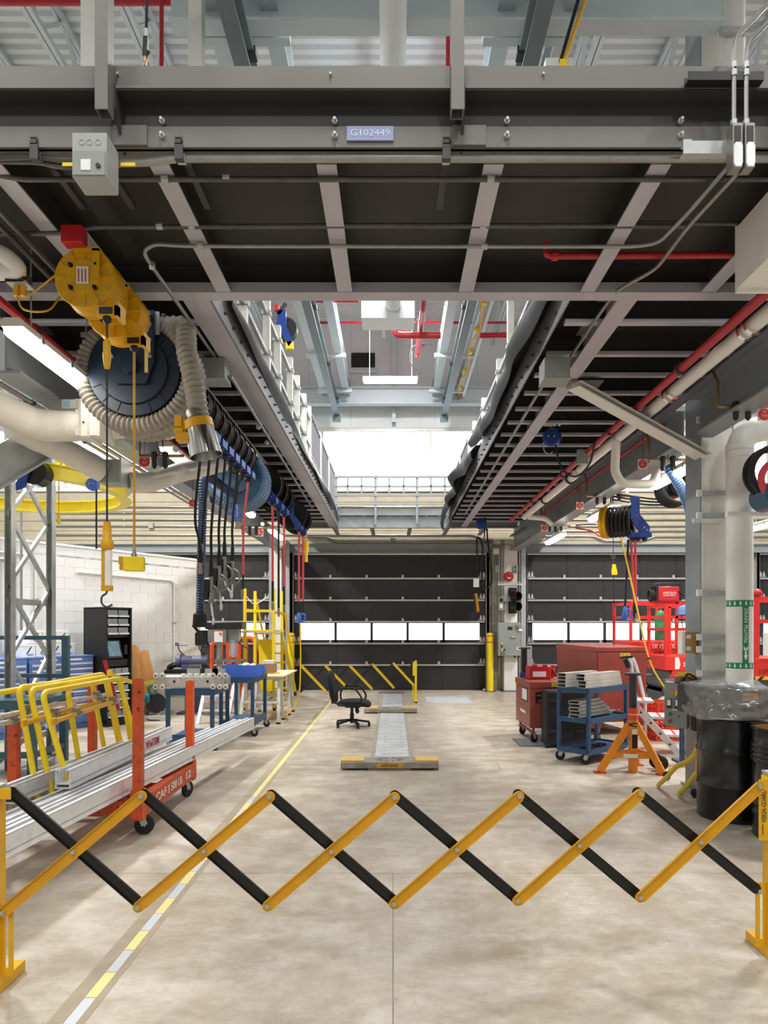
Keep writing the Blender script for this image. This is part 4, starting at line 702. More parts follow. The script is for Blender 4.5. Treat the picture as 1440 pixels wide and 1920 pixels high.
# yellow jib ring
cx, cy, R = -4.55, 8.25, 1.22
arc = lambda r, z, n=60: [V((cx+r*math.cos(t), cy+r*math.sin(t)*1.08, z)) for t in [(-2.6+5.2*i/n) for i in range(n+1)]]
def curve_bar(r, z, w, h):
    b_ = B(); p = arc(r-w/2, z); q = arc(r+w/2, z)
    for i in range(len(p)-1): b_.hexa([p[i], q[i], q[i+1], p[i+1]]+[v+V((0,0,h)) for v in (p[i], q[i], q[i+1], p[i+1])])
    return b_
b_ = curve_bar(R, 3.27, .13, .012); 
for q in (curve_bar(R, 3.282, .012, .13), curve_bar(R, 3.412, .13, .012)): b_.add(q.v, q.f)
T('curved_rail', 'bright yellow curved hoist rail on the left', 'hoist rail', [('rail', b_, 'yellow_ring')])
p = at(122, 885, 7.6)
T('cable_balancer', 'yellow cable balancer hung at the curved rail', 'balancer', [('drum', B().lathe(p+V((-.1,0,0)), (1,.2,0), [(.06,0),(.1,.02),(.1,.05),(.07,.07),(.12,.09),(.12,.12),(.09,.13),(.13,.16),(.13,.2),(.0,.22)], 24), 'yellow_ring'), ('motor_box', B().box(p+V((-.14,.0,0)), (.1,.14,.16)), 'yellow'), ('hanger', B().box(p+V((0,0,.15)), (.2,.04,.12)), 'yellow_ring'), ('cord', LN(p+V((-.07,0,-.1)), p+V((-.07,0,-.5)), r=.006), 'yellow'), ('hook_block', B().box(p+V((-.07,0,-.53)), (.03,.03,.1)), 'yellow_ring')])
p = at(62, 888, 7.2); c = p
T('hose_reel', 'black reel with blue arm hung left of the yellow balancer', 'hose reel', [('drum', B().cyl(p+V((.05,-.08,0)), p+V((.05,.08,0)), .13, n=24), 'black_gloss'), ('arm', B().prism([(-.05,.15),(.02,.15),(.02,0),(-.03,-.16),(-.12,-.2),(-.12,-.12),(-.06,-.02)], p+V((0,-.1,0)), (1,0,0), (0,0,1), .03), 'blue_arm', {'sub': [('warning_label', B().box(p+V((-.02,-.118,.1)), (.04,.004,.05)), 'label_white')]})])
p = at(174, 908, 7.6)
T('tool_balancer', 'small round blue balancer with a black hose on the left', 'balancer', [('case', B().lathe(p+V((0,-.03,0)), (0,1,0), [(0,0),(.06,0),(.073,.012),(.073,.05),(.06,.06),(0,.06)], 24), 'bin_blue', {'sub': [('bolt', BOLT, 'chrome', {'at': p+V((sx*.02,-.03,0)), 'dir': (0,-1,0)}) for sx in (-1,1)]}), ('hanger', LN(p+V((0,0,.07)), p+V((0,0,.17)), r=.008), 'galv'), ('hose', LN(p+V((.04,0,-.02)), p+V((.04,0,-.72)), r=.01), 'rubber')])
# ---- right side hanging things
p = at(1033, 820, 8.2)
T('tool_balancer', 'round blue balancer hung under the right walkway', 'balancer', [('case', B().lathe(p+V((0,-.04,0)), (.35,1,0), [(0,0),(.09,0),(.11,.02),(.11,.07),(.09,.09),(0,.09)], 28), 'blue_arm', {'sub': [('bolt', BOLT, 'chrome', {'at': p+V((sx,-.05,0)), 'dir': (0,-1,0)}) for sx in (-.04,.03)]}), ('mount_plate', B().box(p+V((.02,0,.16)), (.2,.12,.02)), 'white_paint'), ('hook', LN(p+V((0,0,.1)), p+V((.01,0,.16)), r=.012), 'chrome'), ('cord', B().tube(smooth([p+V((-.09,0,-.06)), p+V((-.08,0,-.16)), p+V((-.02,0,-.2)), p+V((.02,0,-.17))], 5), .007), 'galv')])
T('power_cable', 'black cable looping below the round blue balancer', 'cable', [('cable', B().tube(smooth([V((1.99, 8.2, 4.25)), at(1045, 795, 8.2), at(1043, 840, 8.2), at(1055, 880, 8.2), at(1080, 893, 8.1), at(1105, 870, 7.8), at(1115, 830, 7.5)], 8), .012), 'rubber')])
T('junction_box', 'small grey box on the red pipe under the right walkway', 'junction box', [('box', B().box(at(1092, 857, 8.3), (.12, .08, .17)), 'grey_paint')])
c = at(1165, 978, 9.6)
P = [('drum', B().cyl(c+V((-.16,.1,0)), c+V((.16,-.1,0)), .14, n=24), 'black_gloss')]
ax = V((.32,-.2,0)).normalized()
for k in range(6): P.append(('hose_wrap', B().torus(c+ax*(-.14+.055*k), ax, .2, .024, 30, 6), 'rubber'))
P.append(('yellow_wrap', B().torus(c+ax*-.2, ax, .2, .03, 30, 6).torus(c+ax*-.25, ax, .19, .03, 30, 6), 'yellow'))
P.append(('arm', B().prism([(-.06,.26),(.06,.26),(.06,.02),(.2,-.16),(.18,-.26),(.08,-.26),(-.06,-.04)], c+V((.12,-.2,.05)), (1,-.1,0), (0,0,1), .04), 'blue_arm', {'sub': [('bolt', BOLT, 'chrome', {'at': c+V((.13+dx,-.235,.05+dz)), 'dir': (0,-1,0)}) for dx, dz in ((0,0),(.1,-.17),(.14,-.2))]}))
P.append(('roller_box', B().bx(c.x+.05, c.x+.33, c.y-.26, c.y-.1, c.z-.25, c.z-.19), 'blue_arm', {'sub': [('stop', B().lathe((c.x+dx, c.y-.18, c.z-.25), (0,0,-1), [(.04,0),(.04,.03),(.012,.05)], 12), 'black') for dx in (.09, .17, .26)]}))
T('hose_reel', 'black reel with yellow wrap and blue arm on the right', 'hose reel', P)
Yr = c.y-.18
t = at(1172, 1137, Yr); hang('black hose with blue spray gun on the right', [at(1178, 1012, Yr), at(1175, 1080, Yr), t], .016, 'rubber', [('nozzle', B().lathe(t, (0,0,-1), [(.016,0),(.03,.03),(.04,.1),(.03,.17),(.015,.19)], 12).cyl(t+V((0,0,-.12)), t+V((-.07,0,-.16)), .018), 'bin_blue'), ('nozzle_guard', B().tube(smooth([t+V((.03,0,-.03)), t+V((.09,0,-.07)), t+V((.08,0,-.16)), t+V((.01,0,-.2))], 5), .012), 'bin_blue')], 'hoses under the right reel')
for k, (a_, e_, ed) in enumerate((((1183, 1008), (1189, 1130), 1158), ((1191, 1008), (1192, 1128), 1150))):
    t = at(*e_, Yr); hang(['left', 'right'][k]+' red hose under the right reel', [at(*a_, Yr), t], .017, 'red_hose', [('hose_end', B().cyl(t, at(e_[0], ed, Yr), .014), 'rubber'), ('coupling', B().cyl(at(e_[0], ed, Yr), at(e_[0], ed+10, Yr), .02), 'gun_grey')], 'hoses under the right reel')
hang('thin yellow hose slanting from the right reel to the control panel', [at(1165, 1008, Yr), at(1190, 1120, Yr-.4), at(1217, 1235, Yr-.9), at(1250, 1297, 8.2)], .011, 'yellow', [('ring', B().torus(at(1217, 1234, Yr-.9), (0,.2,1), .018, .01, 12, 6), 'black')], 'hoses under the right reel')
p = at(1151, 1040, 11.0)
T('pendant_handle', 'yellow pendant handle on a thin wire before the right door', 'pendant', [('wire', LN(at(1150, 1000, 11), at(1150, 1060, 11), r=.007), 'steel_dark'), ('handle', B().prism([(-.02,.12),(.02,.12),(.05,0),(.05,-.05),(-.03,-.05),(-.035,.02)], at(1151, 1072, 11), (1,0,0), (0,0,1), .04), 'yellow_bright'), ('ring', B().torus(at(1150, 1044, 11), (0,1,0), .03, .01, 14, 6), 'steel_dark'), ('tail', LN(at(1151, 1080, 11), at(1151, 1230, 11), r=.006), 'rubber')])
c = at(1268, 915, 8.6)
T('hose_reel', 'black reel half hidden behind the white column', 'hose reel', [('drum', B().cyl(c+V((0,-.12,0)), c+V((0,.12,0)), .12, n=20), 'black_gloss')]+[('hose_wrap', B().torus(c+V((0,-.12+.06*k,0)), (0,1,0), .21, .026, 28, 6), 'rubber') for k in range(5)])
T('extraction_hose', 'blue corrugated hose dropping from the lamp by the white column', 'hose', [('hose', ribbed(smooth([at(1250, 872, 7.7), at(1262, 890, 7.7), at(1280, 920, 7.8), at(1295, 960, 8.0)], 10), .055, .03, .12, 12), 'hose_blue')])
for k in range(3): T('power_cable', ['upper', 'middle', 'lower'][k]+' black cable strung to the reel behind the white column', 'cable', [('cable', B().tube(smooth([at(1150, 925+6*k, 10.2), at(1210, 934+6*k, 9.5), at(1260, 938+4*k, 9)], 6), .012), 'rubber')], 'cables by the right lamp')
T('air_line', 'red air line looping left of the right reel', 'hose', [('hose', B().tube(smooth([at(1080, 990, 10.6), at(1110, 996, 10.3), at(1125, 1005, 10), at(1140, 1003, 9.8), at(1152, 998, 9.7)], 6), .013), 'red_hose')])
T('air_line', 'pale air line above the red one left of the right reel', 'hose', [('hose', B().tube(smooth([at(1080, 985, 10.6), at(1120, 984, 10.3), at(1150, 997, 9.9), at(1178, 975, 9.5)], 6), .012), 'conduit')])
c = at(1446, 930, 6.3); T('exhaust_reel', 'blue and black reel cut by the right edge', 'hose reel', [('drum', B().cyl(c+V((0,-.15,0)), c+V((0,.15,0)), .13, n=24), 'navy'), ('hose_wrap', B().torus(c+V((.02,-.12,.13)), (.1,1,0), .17, .03, 28, 6), 'red_hose'), ('hose_wrap', B().torus(c+V((.02,-.05,.22)), (.1,1,0), .22, .03, 28, 6).torus(c+V((.02,.05,.22)), (.1,1,0), .22, .03, 28, 6), 'rubber')])
for k in range(2): run('sprinkler_pipe', ['red branch pipe on the right girder above the lamps', 'thin red pipe high behind the white column'][k], 'pipe', (2.98, 3.5)[k], (3.9, 3.95)[k], 7.5, 14, .022, 'red_pipe', (9, 11))
# drain stack
c = V((3.41, 6.72, 0)); r = .123; z = lambda py: H-(py-YH)/F*(6.72-.12)
zt = 3.58
st_ = B().tube(fillet([(c.x, c.y, 0.02), (c.x, c.y, zt), (c.x+.5, c.y+.02, zt+.12)], .18, 8), r, 28)
P = [('stack', st_, 'white_paint')]
for py in (832, 845, 958): P.append(('coupling', B().pipe((c.x, c.y, z(py)-.04), (c.x, c.y, z(py)+.02), r+.006, .006, 28), 'white_paint'))
for a0, a1 in ((1125, 1137), (1243, 1254)): 
    P.append(('arrow_band', B().pipe((c.x, c.y, z(a1)), (c.x, c.y, z(a0)), r+.002, .002, 32), 'sign_green', {'sub': [('arrow', B().prism([(-.006,.02),(.006,.02),(.006,-.002),(.014,-.002),(0,-.022),(-.014,-.002),(-.006,-.002)], c+V((math.sin(an)*(r+.0035), -math.cos(an)*(r+.0035), (z(a0)+z(a1))/2)), (math.cos(an), math.sin(an), 0), (0,0,1), .001), 'label_white') for an in (-1.6,-1.2,-.8,-.4,.0,.4,.8)]}))
an = -.02; nrm = V((math.sin(an), -math.cos(an), 0)); tg = V((math.cos(an), math.sin(an), 0)); q = c+nrm*(r+.001)
sec = B(); 
for i in range(6):
    t0, t1 = an-.24+.08*i, an-.24+.08*(i+1); f = lambda t, zz, rr: c+V((math.sin(t)*rr, -math.cos(t)*rr, zz))
    sec.add([f(t0, z(1243), r+.002), f(t1, z(1243), r+.002), f(t1, z(1137), r+.002), f(t0, z(1137), r+.002)], [(0,1,2,3)])
P.append(('text_strip', sec, 'sign_green', {'label': 'green strip reading DRAIN PLUVIAL with a down arrow', 'sub': [('lettering', 'DRAIN', 'label_white', {'at': q+nrm*.002+V((0,0,(z(1141)+z(1167))/2)), 'size': .05, 'wide': (z(1141)-z(1167)), 'rot': (math.pi/2, math.pi/2, an), 'ext': .0006}), ('lettering', 'PLUVIAL', 'label_white', {'at': q+nrm*.002+V((0,0,(z(1172)+z(1206))/2)), 'size': .05, 'wide': (z(1172)-z(1206)), 'rot': (math.pi/2, math.pi/2, an), 'ext': .0006}),
  ('arrow', B().prism([(-.008,.0),(.008,.0),(.008,-.06),(.02,-.06),(0,-.11),(-.02,-.06),(-.008,-.06)], q+nrm*.002+V((0,0,z(1215)-.01)), tg, (0,0,1), .001).prism([(-.02,.03),(0,-.0),(.02,.03),(.02,.0),(0,-.03),(-.02,.0)], q+nrm*.002+V((0,0,z(1215)-.01)), tg, (0,0,1), .001), 'label_white')]}))
T('drain_stack', 'white drain pipe with green DRAIN PLUVIAL marking', 'pipe', P)
zc = at(1389, 964, 6.6).z
T('pipe_clamp', 'white pipe clamp bar across the drain pipe', 'clamp', [('bar', B().bx(3.22, 3.66, 6.57, 6.6, zc-.02, zc+.02), 'white_plastic'), ('strap', B().pipe((c.x, c.y, zc-.02), (c.x, c.y, zc+.02), r+.006, .006, 24), 'white_plastic'), ('slotted_arm', B().bx(3.02, 3.3, 6.86, 6.9, zc-.04, zc+.0), 'alu')])
T('drain_stack', 'white vertical pipe at the top right above the platform', 'pipe', [('stack', B().cyl((3.28, 6.6, 4.3), (3.28, 6.6, 9.55), .113, n=28), 'white_paint'), ('clamp', B().bx(3.1, 3.5, 6.45, 6.5, 7.3, 7.36), 'galv')])
# ================================================================ HIGH ABOVE
T('spiral_duct', 'pale spiral duct along the middle of the roof', 'duct', [('duct', B().tube([V((0, 5.3+.06*i, 7.32)) for i in range(112)], [.127+(.004 if i % 4 == 0 else 0) for i in range(112)], 24), 'wall_panel'), ('end_box', B().bx(-.56, .38, 12.0, 12.5, 7.1, 7.5), 'wall_panel')])
def hp(lab, pts, r, fr=.1, cl=()): pipe('sprinkler_pipe', lab, 'pipe', pts, r, 'red_pipe', fr, [(q, (0,1,0)) for q in cl], 'red', n=12)
hp('thick red pipe coming down and turning right in the opening', [at(740, 560, 12.9), at(740, 628, 12.9), at(760, 629, 12.9), at(826, 629, 12.9)], .06, .12)
hp('red pipe crossing the roof at the left of the opening', [at(560, 563, 12.8), at(672, 563, 12.8)], .04, 0)
hp('thin red pipe crossing behind the spiral duct', [at(600, 605, 14), at(962, 605, 14)], .025, 0)
hp('red pipe running back and down to an end cap', [(.5, 9, 7.63), at(793, 580, 11.8), at(783, 663, 14.5), at(783, 670, 14.5)], .05, .05, [at(790, 598, 12.4), at(786, 632, 13.5)])
hp('red pipe at the right end of the opening', [at(900, 629, 12.9), at(980, 628, 12.9)], .05, 0)
hp('slanted red pipe behind the end box', [at(700, 575, 13.5), at(795, 648, 14.5)], .03, 0)
hp('red pipe along the very top left above the platform', [at(-60, 4, 7), at(356, 4, 7)], .033, 0)
hp('thin red drop pipe above the left part of the platform', [at(303, -200, 7), at(303, 200, 6.9)], .022, 0)
hp('red vertical pipe near the middle guard post', [at(843, -100, 7.2), at(840, 180, 7.2)], .03, 0)
p = at(681, 676, 17.8)
T('wall_louver', 'dark louvre with white frame on the upper back wall', 'louvre', [('frame', B().bx(p.x-.36, p.x+.36, 17.78, 17.84, p.z-.24, p.z+.24), 'wall_panel'), ('grille', B().bx(p.x-.31, p.x+.31, 17.765, 17.78, p.z-.19, p.z+.19), 'black')]+[('blade', B().bar((p.x-.31, 17.755, p.z-.16+.065*k), (p.x+.31, 17.755, p.z-.16+.065*k), .03, .008, up=(0,.6,1)), 'steel_dark') for k in range(6)]+[('ledge', B().bx(p.x-.36, p.x+.36, 17.7, 17.84, p.z-.34, p.z-.28), 'wall_panel')])
T('power_cable', 'thin black cable curving down from the ceiling to the lamp', 'cable', [('cable', B().tube(smooth([at(812, 645, 14.4), at(775, 650, 14.5), at(770, 680, 14.5), at(785, 695, 14.5), at(782, 707, 14.5)], 6), .012), 'rubber')])
fc = [V((1.62+.05*math.sin(y*3), y, 7.42+.04*math.sin(y*6))) for y in [9.5+.15*i for i in range(53)]]
T('festoon_cable', 'yellow festoon cable along the right roof beam', 'cable', [('cable', B().tube(fc, .02), 'yellow')]+[('clamp', B().box((1.62, 10+1.1*k, 7.46), (.1,.1,.06)), 'yellow_bright') for k in range(7)]+[('track', B().bar((1.76, 9, 7.46), (1.76, 17.3, 7.46), .06, .05), 'wall_panel')])
T('festoon_cable', 'yellow and black hoist cable at the top right', 'cable', [('cable', LN(at(1104, -20, 6.0), at(1052, 132, 6.0), r=.018), 'yellow'), ('black_cable', LN(at(1090, -20, 6.05), at(1050, 118, 6.05), r=.016), 'rubber'), ('clamp', B().box(at(1055, 122, 5.95), (.06,.06,.06)), 'yellow_bright'), ('trolley', B().box(at(1046, 124, 6.1), (.24,.1,.07)), 'wall_panel')])
T('spray_gun', 'black cable with brass tipped spray gun above the platform', 'spray gun', [('cable', LN(at(277, -60, 4.7), at(274, 62, 4.7), r=.01), 'rubber'), ('ferrule', B().cyl(at(274, 55, 4.7), at(274, 72, 4.7), .014), 'galv'), ('body', B().bar(at(274, 70, 4.7), at(272, 106, 4.7), .03, .03, up=(0,1,0)).bar(at(280, 96, 4.7), at(274, 104, 4.7), .02, .01, up=(0,1,0)), 'black'), ('tip', B().lathe(at(272, 104, 4.7), (0,0,-1), [(.012,0),(.016,.02),(.012,.05),(.006,.07)], 12), 'brass')])
T('tool_hoist', 'blue tool hoist with yellow handle on the left railing', 'hoist', [('arm', B().prism([(-.06,.2),(.06,.2),(.06,0),(.16,-.22),(.1,-.3),(.0,-.1),(-.06,-.02)], at(528, 610, 9.4), (1,0,0), (0,0,1), .05), 'blue_arm'), ('drum', B().cyl(at(536, 615, 9.5), at(536, 615, 9.5)+V((.0,.14,0)), .15, n=20), 'black'), ('handle', B().box(at(543, 648, 9.4), (.1,.05,.1)), 'yellow_bright'), ('red_cap', B().box(at(519, 578, 9.4), (.06,.06,.08)), 'red'), ('upper_bracket', B().bar(at(522, 590, 9.4), at(536, 570, 9.4), .05, .05), 'steel_dark')])
# conduits on the beige back wall
for k, (pts, lab) in enumerate((([(-9, 4.78), (12, 4.78)], 'highest horizontal conduit on the beige back wall'), ([(-9, 4.62), (12, 4.62)], 'second horizontal conduit on the beige back wall'), ([(-9, 4.45), (12, 4.45)], 'third horizontal conduit on the beige back wall'), ([(-9, 4.28), (12, 4.28)], 'fourth horizontal conduit on the beige back wall'), ([(-9, 4.05), (2.1, 4.05), (2.35, 3.93), (2.6, 3.93)], 'conduit ending with a bend above the centre door'), ([(-2.4, 4.0), (-1.7, 4.0), (-1.45, 3.89), (2.2, 3.89), (2.5, 3.9)], 'lowest conduit with a kink above the centre door'), ([(3.2, 4.15), (12, 4.15)], 'conduit above the right door'), ([(3.2, 4.02), (5.2, 4.02), (5.5, 3.9), (6.5, 3.9), (6.8, 4.0), (12, 4.0)], 'kinked conduit above the right door'))):
    pipe('wall_conduit', lab, 'conduit', [(x, DY-.05, z) for x, z in pts], .02, 'conduit', .1, [((x, DY-.05, pts[0][1]), X_) for x in (-7, -5, -1.4, .2)] if k < 4 else (), grp='conduits on the back wall')
for x, z, lab in ((.0, 3.89, 'small square box on the lowest conduit above the centre door'), (6.0, 3.9, 'small square box on the kinked conduit above the right door'), (-6.3, 4.3, 'small square box on the conduits at the left')): T('conduit_box', lab, 'box', [('box', B().bx(x-.06, x+.06, DY-.11, DY-.0, z-.07, z+.07), 'grey_box'), ('cover', B().bx(x-.065, x+.065, DY-.116, DY-.11, z-.075, z+.075), 'grey_box')], 'conduit boxes on the back wall')
# ================================================================ FLOOR LEVEL
def caster(x, y, zt, r=.055, rz=0, plate=True, wm='rubber'):
    d = V((math.cos(rz), math.sin(rz), 0)); ax = V((-d.y, d.x, 0)); c = V((x, y, 0))+d*.03+V((0,0,r)); f = B()
    for s in (-1, 1): f.bar(c+ax*s*.022, V((x, y, zt-.008))+ax*s*.022, .004, .05, up=d)
    f.box((x, y, zt-.004), (.09, .075, .008), rz)
    return ('caster', f, 'galv', {'sub': [('wheel', B().lathe(c-ax*.016, ax, [(.012,0),(r*.9,0),(r,.006),(r,.026),(r*.9,.032),(.012,.032)], 20), wm), ('axle', B().cyl(c-ax*.03, c+ax*.03, .009, n=8), 'galv')]})
# ---- floor marking: tape dashes
tx0, tx1 = -1.405, -1.352; P = [('residue_strip', B().bx(tx0-.075, tx0-.004, 1.9, 15.5, .0005, .0012), 'tape_residue'), ('residue_strip', B().bx(tx1+.003, tx1+.035, 1.9, 8.5, .0005, .0012), 'tape_residue')]
y = F*H/(1873-YH)-.2255*5; k = 0; dash = B().bx(tx0, tx1, 0, .222, 0, .0016)
while y < 6.6: P.append(('tape_dash', dash, 'tape_white' if k % 2 == 0 else 'tape_yellow', {'at': (0, y, .0005)})); y += .2275; k += 1
P.append(('tape_line', B().bx(tx0+.005, tx1, 6.62, 15.5, .0005, .0018), 'tape_yellow'))
T('floor_tape', 'dashed yellow and white tape line along the concrete floor', 'floor tape', P, loc=(0,0,0))
# ---- expanding barriers
def barrier(lab, tops, mids, bots, Yof, fronty, wm, post_r, post_l, swap=False, txt=False):
    n = len(tops); up_ = [at(a, b_, Yof(a)) for a, b_ in tops]; lo = [at(a, b_, Yof(a)) for a, b_ in bots]; P = []; dpt = V((0, -.018, 0)); w = .052
    def link(p0, p1, off, mat):
        d = (p1-p0).normalized(); nn = V((0,-1,0)); s = d.cross(nn).normalized(); b_ = B(); L = (p1-p0).length
        for e, c0 in ((-1, p0), (1, p1)): pass
        poly = [(-.0, -w/2), (L, -w/2)]+[(L+w/2*math.sin(t), -w/2*math.cos(t)) for t in (.5, 1.0, 1.57, 2.1, 2.6)]+[(L, w/2), (0, w/2)]+[(-w/2*math.sin(t), w/2*math.cos(t)) for t in (.5, 1.0, 1.57, 2.1, 2.6)]
        u = d; v = -s
        b_.prism(poly, p0+off, u, s, .004)
        for e in (-1, 1): b_.bar(p0+off+s*(e*(w/2-.002))+V((0,-.006,0)), p1+off+s*(e*(w/2-.002))+V((0,-.006,0)), .004, .012, up=(0,1,0))
        return ('link', b_, mat)
    for i in range(n-1):
        A = link(lo[i], up_[i+1], dpt if not swap else -dpt, 'yellow_worn' if wm else 'yellow_bright'); C = link(up_[i], lo[i+1], -dpt if not swap else dpt, 'link_black')
        if swap: A = link(lo[i], up_[i+1], -dpt, 'link_black'); C = link(up_[i], lo[i+1], dpt, 'yellow_bright')
        P += [C, A]
    rv = B().cyl((0,0,0), (0,0,.008), .011, n=12).cyl((0,0,.008), (0,0,.012), .006, n=10)
    for i in range(n):
        for q in (up_[i], lo[i]): P.append(('rivet', rv, 'galv', {'at': q+V((0,-.022,0)), 'dir': (0,-1,0)}))
    for a, b_ in mids: P.append(('rivet', rv, 'galv', {'at': at(a, b_, Yof(a))+V((0,-.022,0)), 'dir': (0,-1,0)}))
    for q, side in ((post_r, 1), (post_l, -1)):
        if not q: continue
        x, y, zt = q; ym = 'yellow' if wm else 'yellow_bright'
        P.append(('post', B().hollow((x, y, .05), (x, y, zt), .045, .05, .004), ym, {'sub': [('cap', B().bx(x-.026, x+.026, y-.028, y+.028, zt, zt+.012), 'galv')]}))
        P.append(('foot', B().hollow((x, y-.22, .028), (x, y+.19, .028), .05, .05, .004), ym))
        lx = x-side*.045; sl = lo[-1] if side > 0 else lo[0]; z1 = sl.z+.03; z0 = z1-.33
        b_ = B().bx(lx-.03, lx-.008, y-.008, y-.003, z0+.04, z1-.04).bx(lx+.008, lx+.03, y-.008, y-.003, z0+.04, z1-.04).bx(lx-.03, lx+.03, y-.008, y-.003, z0, z0+.04).bx(lx-.03, lx+.03, y-.008, y-.003, z1-.04, z1)
        P.append(('slide_plate', b_, ym)); 
        tp = up_[-1] if side > 0 else up_[0]
        P.append(('hinge_plate', B().bx(lx-.024, lx+.03, y-.03, y-.024, tp.z-.26*(side > 0)-.02, tp.z+.03), ym))
        if txt and side > 0:
            P.append(('lettering', 'VERSA-GUARD', 'ink', {'at': (lx+.001, y-.031, tp.z-.105), 'size': .034, 'wide': .165, 'rot': (math.pi/2, -math.pi/2, 0), 'ext': .0005}))
            P.append(('lettering', 'CAUTION', 'ink', {'at': (lx-.006, y-.031, tp.z-.225), 'size': .012, 'rot': (math.pi/2, -math.pi/2, 0), 'ext': .0005}))
            P.append(('number', '84-745', 'ink', {'at': (x+.004, y-.027, zt-.16), 'size': .045, 'wide': .17, 'rot': (math.pi/2, -math.pi/2, 0), 'ext': .0005}))
            P.append(('hazard_wrap', B().bx(x-.027, x+.027, y-.029, y+.03, zt-.05, zt-.012), 'yellow_bright', {'sub': [('stripe', B().prism([(-.01,-.019),(.004,-.019),(.012,.019),(-.002,.019)], (x+dx, y-.03, zt-.031), (1,0,0), (0,0,1), .002), 'ink') for dx in (-.015, .014)]}))
    T('expanding_barrier', lab, 'barrier', P)
barrier('yellow and black expanding barrier across the foreground', [(20, 1487), (268, 1491), (507, 1492), (740, 1493), (972, 1491), (1197, 1487), (1420, 1473)], [(142, 1595), (385, 1593), (622, 1594), (856, 1590), (1084, 1583), (1310, 1577)],
        [(10, 1708), (262, 1698), (503, 1696), (739, 1692), (969, 1686), (1198, 1680), (1421, 1669)], lambda px: 3.17+.30*px/1430, 0, True, (1.93, 3.50, .94), (-1.835, 3.17, .95), txt=True)
barrier('small far yellow and black barrier before the centre door', [(566, 1249), (611, 1249), (656, 1248), (699, 1246), (738, 1244), (776, 1243)], [(589, 1273), (634, 1272), (677, 1270), (718, 1267), (757, 1266)],
        [(563, 1297), (611, 1296), (655, 1293), (697, 1291), (738, 1289), (776, 1285)], lambda px: 13.3+1.7*(px-520)/257, 0, False, (.50, 15.0, .91), None, swap=True)
# ---- orange cart with aluminium beams
cx0, cx1, cy0, cy1 = -3.02, -2.03, 5.42, 6.86; zb = .17
P = []
for x in (cx0, cx1): P.append(('side_rail', B().bx(x-.04, x+.04, cy0-.05, cy1+.05, zb, zb+.15), 'orange_worn'))
for y in (cy0, 5.98, cy1-.02): P.append(('cross_rail', B().bx(cx0+.04, cx1-.04, y-.04, y+.04, zb+.02, zb+.14), 'orange_worn'))
P.append(('cross_rail', B().hollow((cx0+.04, 6.25, zb+.18), (cx1-.06, 6.25, zb+.18), .08, .09, .006).hollow((cx0+.04, 6.76, zb+.19), (cx1-.03, 6.76, zb+.19), .08, .1, .006), 'orange_worn'))
for x, y, zt, m in ((cx1, cy0+.02, 1.27, 'orange_worn'), (cx1-.01, cy1, 1.14, 'orange'), (cx0, cy0+.02, .93, 'orange_worn'), (cx0, cy1, 1.1, 'orange_worn')):
    P.append(('stake_post', B().hollow((x, y, zb+.1), (x, y, zt), .07, .07, .006), m, {'sub': [('socket', B().hollow((x, y, zb-.02), (x, y, zb+.22), .095, .095, .01), 'orange_worn')]}))
for x, y, a_ in ((cx1-.02, cy0+.12, .4), (cx1-.02, cy1-.12, 1.2), (cx0+.02, cy0+.12, .2), (cx0+.02, cy1-.12, .6)): P.append(caster(x, y, zb, .078, a_))
for s, yy, sz in (('CAF', 5.86, .1), ('3 500 LB.', 6.24, .1), ('12', 6.62, .1)): P.append(('lettering', s, 'label_white', {'at': (cx1+.042, yy, zb+.075), 'size': sz, 'rot': (math.pi/2, 0, math.pi/2), 'ext': .0008, 'bold': .001, 'wide': {'CAF': .26, '3 500 LB.': .42, '12': .15}[s]}))
T('stake_cart', 'worn orange stake cart on casters with white stencilled load limit', 'cart', P)
def alubeam(lab, p0, p1, w=.1, h=.13, txt=None, mat='alu'):
    p0, p1 = V(p0), V(p1); t = .008; b_ = B()
    d, s, u = frame(p1-p0)
    for e in (-1, 1): b_.bar(p0, p1, t, h, os=e*(w/2-t/2)); b_.bar(p0, p1, .03, t, os=e*(w/2-.015), ou=h/2); b_.bar(p0, p1, .006, .02, os=e*(w/2-.028), ou=h/2-.012)
    b_.bar(p0, p1, w, t, ou=-h/2+.03).bar(p0, p1, w+.012, t, ou=-h/2)
    P = [('beam', b_, mat)]
    if txt:
        c = p0.lerp(p1, txt[1])+s*(w/2+.002); P.append(('lettering', txt[0], 'ink_red', {'at': c, 'size': .1, 'wide': .34, 'ext': .0006, 'bold': .002, 'rot': (math.pi/2, math.pi, math.atan2(d.y, d.x))}))
    T('aluminium_beam', lab, 'beam', P, 'aluminium beams on the orange cart')
zc = .42
alubeam('nearest long aluminium beam on the orange cart', (-2.32, 3.55, zc), (-1.87, 8.95, zc))
alubeam('second long aluminium beam from the right on the cart', (-2.44, 3.6, zc), (-2.0, 8.8, zc))
alubeam('third long aluminium beam from the right on the cart', (-2.56, 3.9, zc-.02), (-2.17, 8.2, zc-.02))
alubeam('short aluminium beam with upside down red lettering', (-2.42, 5.0, zc+.15), (-2.37, 7.15, zc+.15), .11, .13, ('MELPHA', .75))
alubeam('short aluminium beam left of the red lettered one', (-2.68, 4.75, zc+.10), (-2.58, 6.6, zc+.10), .1, .12)
alubeam('aluminium beam lying at the far left of the cart', (-2.84, 4.2, zc-.02), (-2.68, 6.3, zc-.02), .12, .12, None, 'alu_dirty')
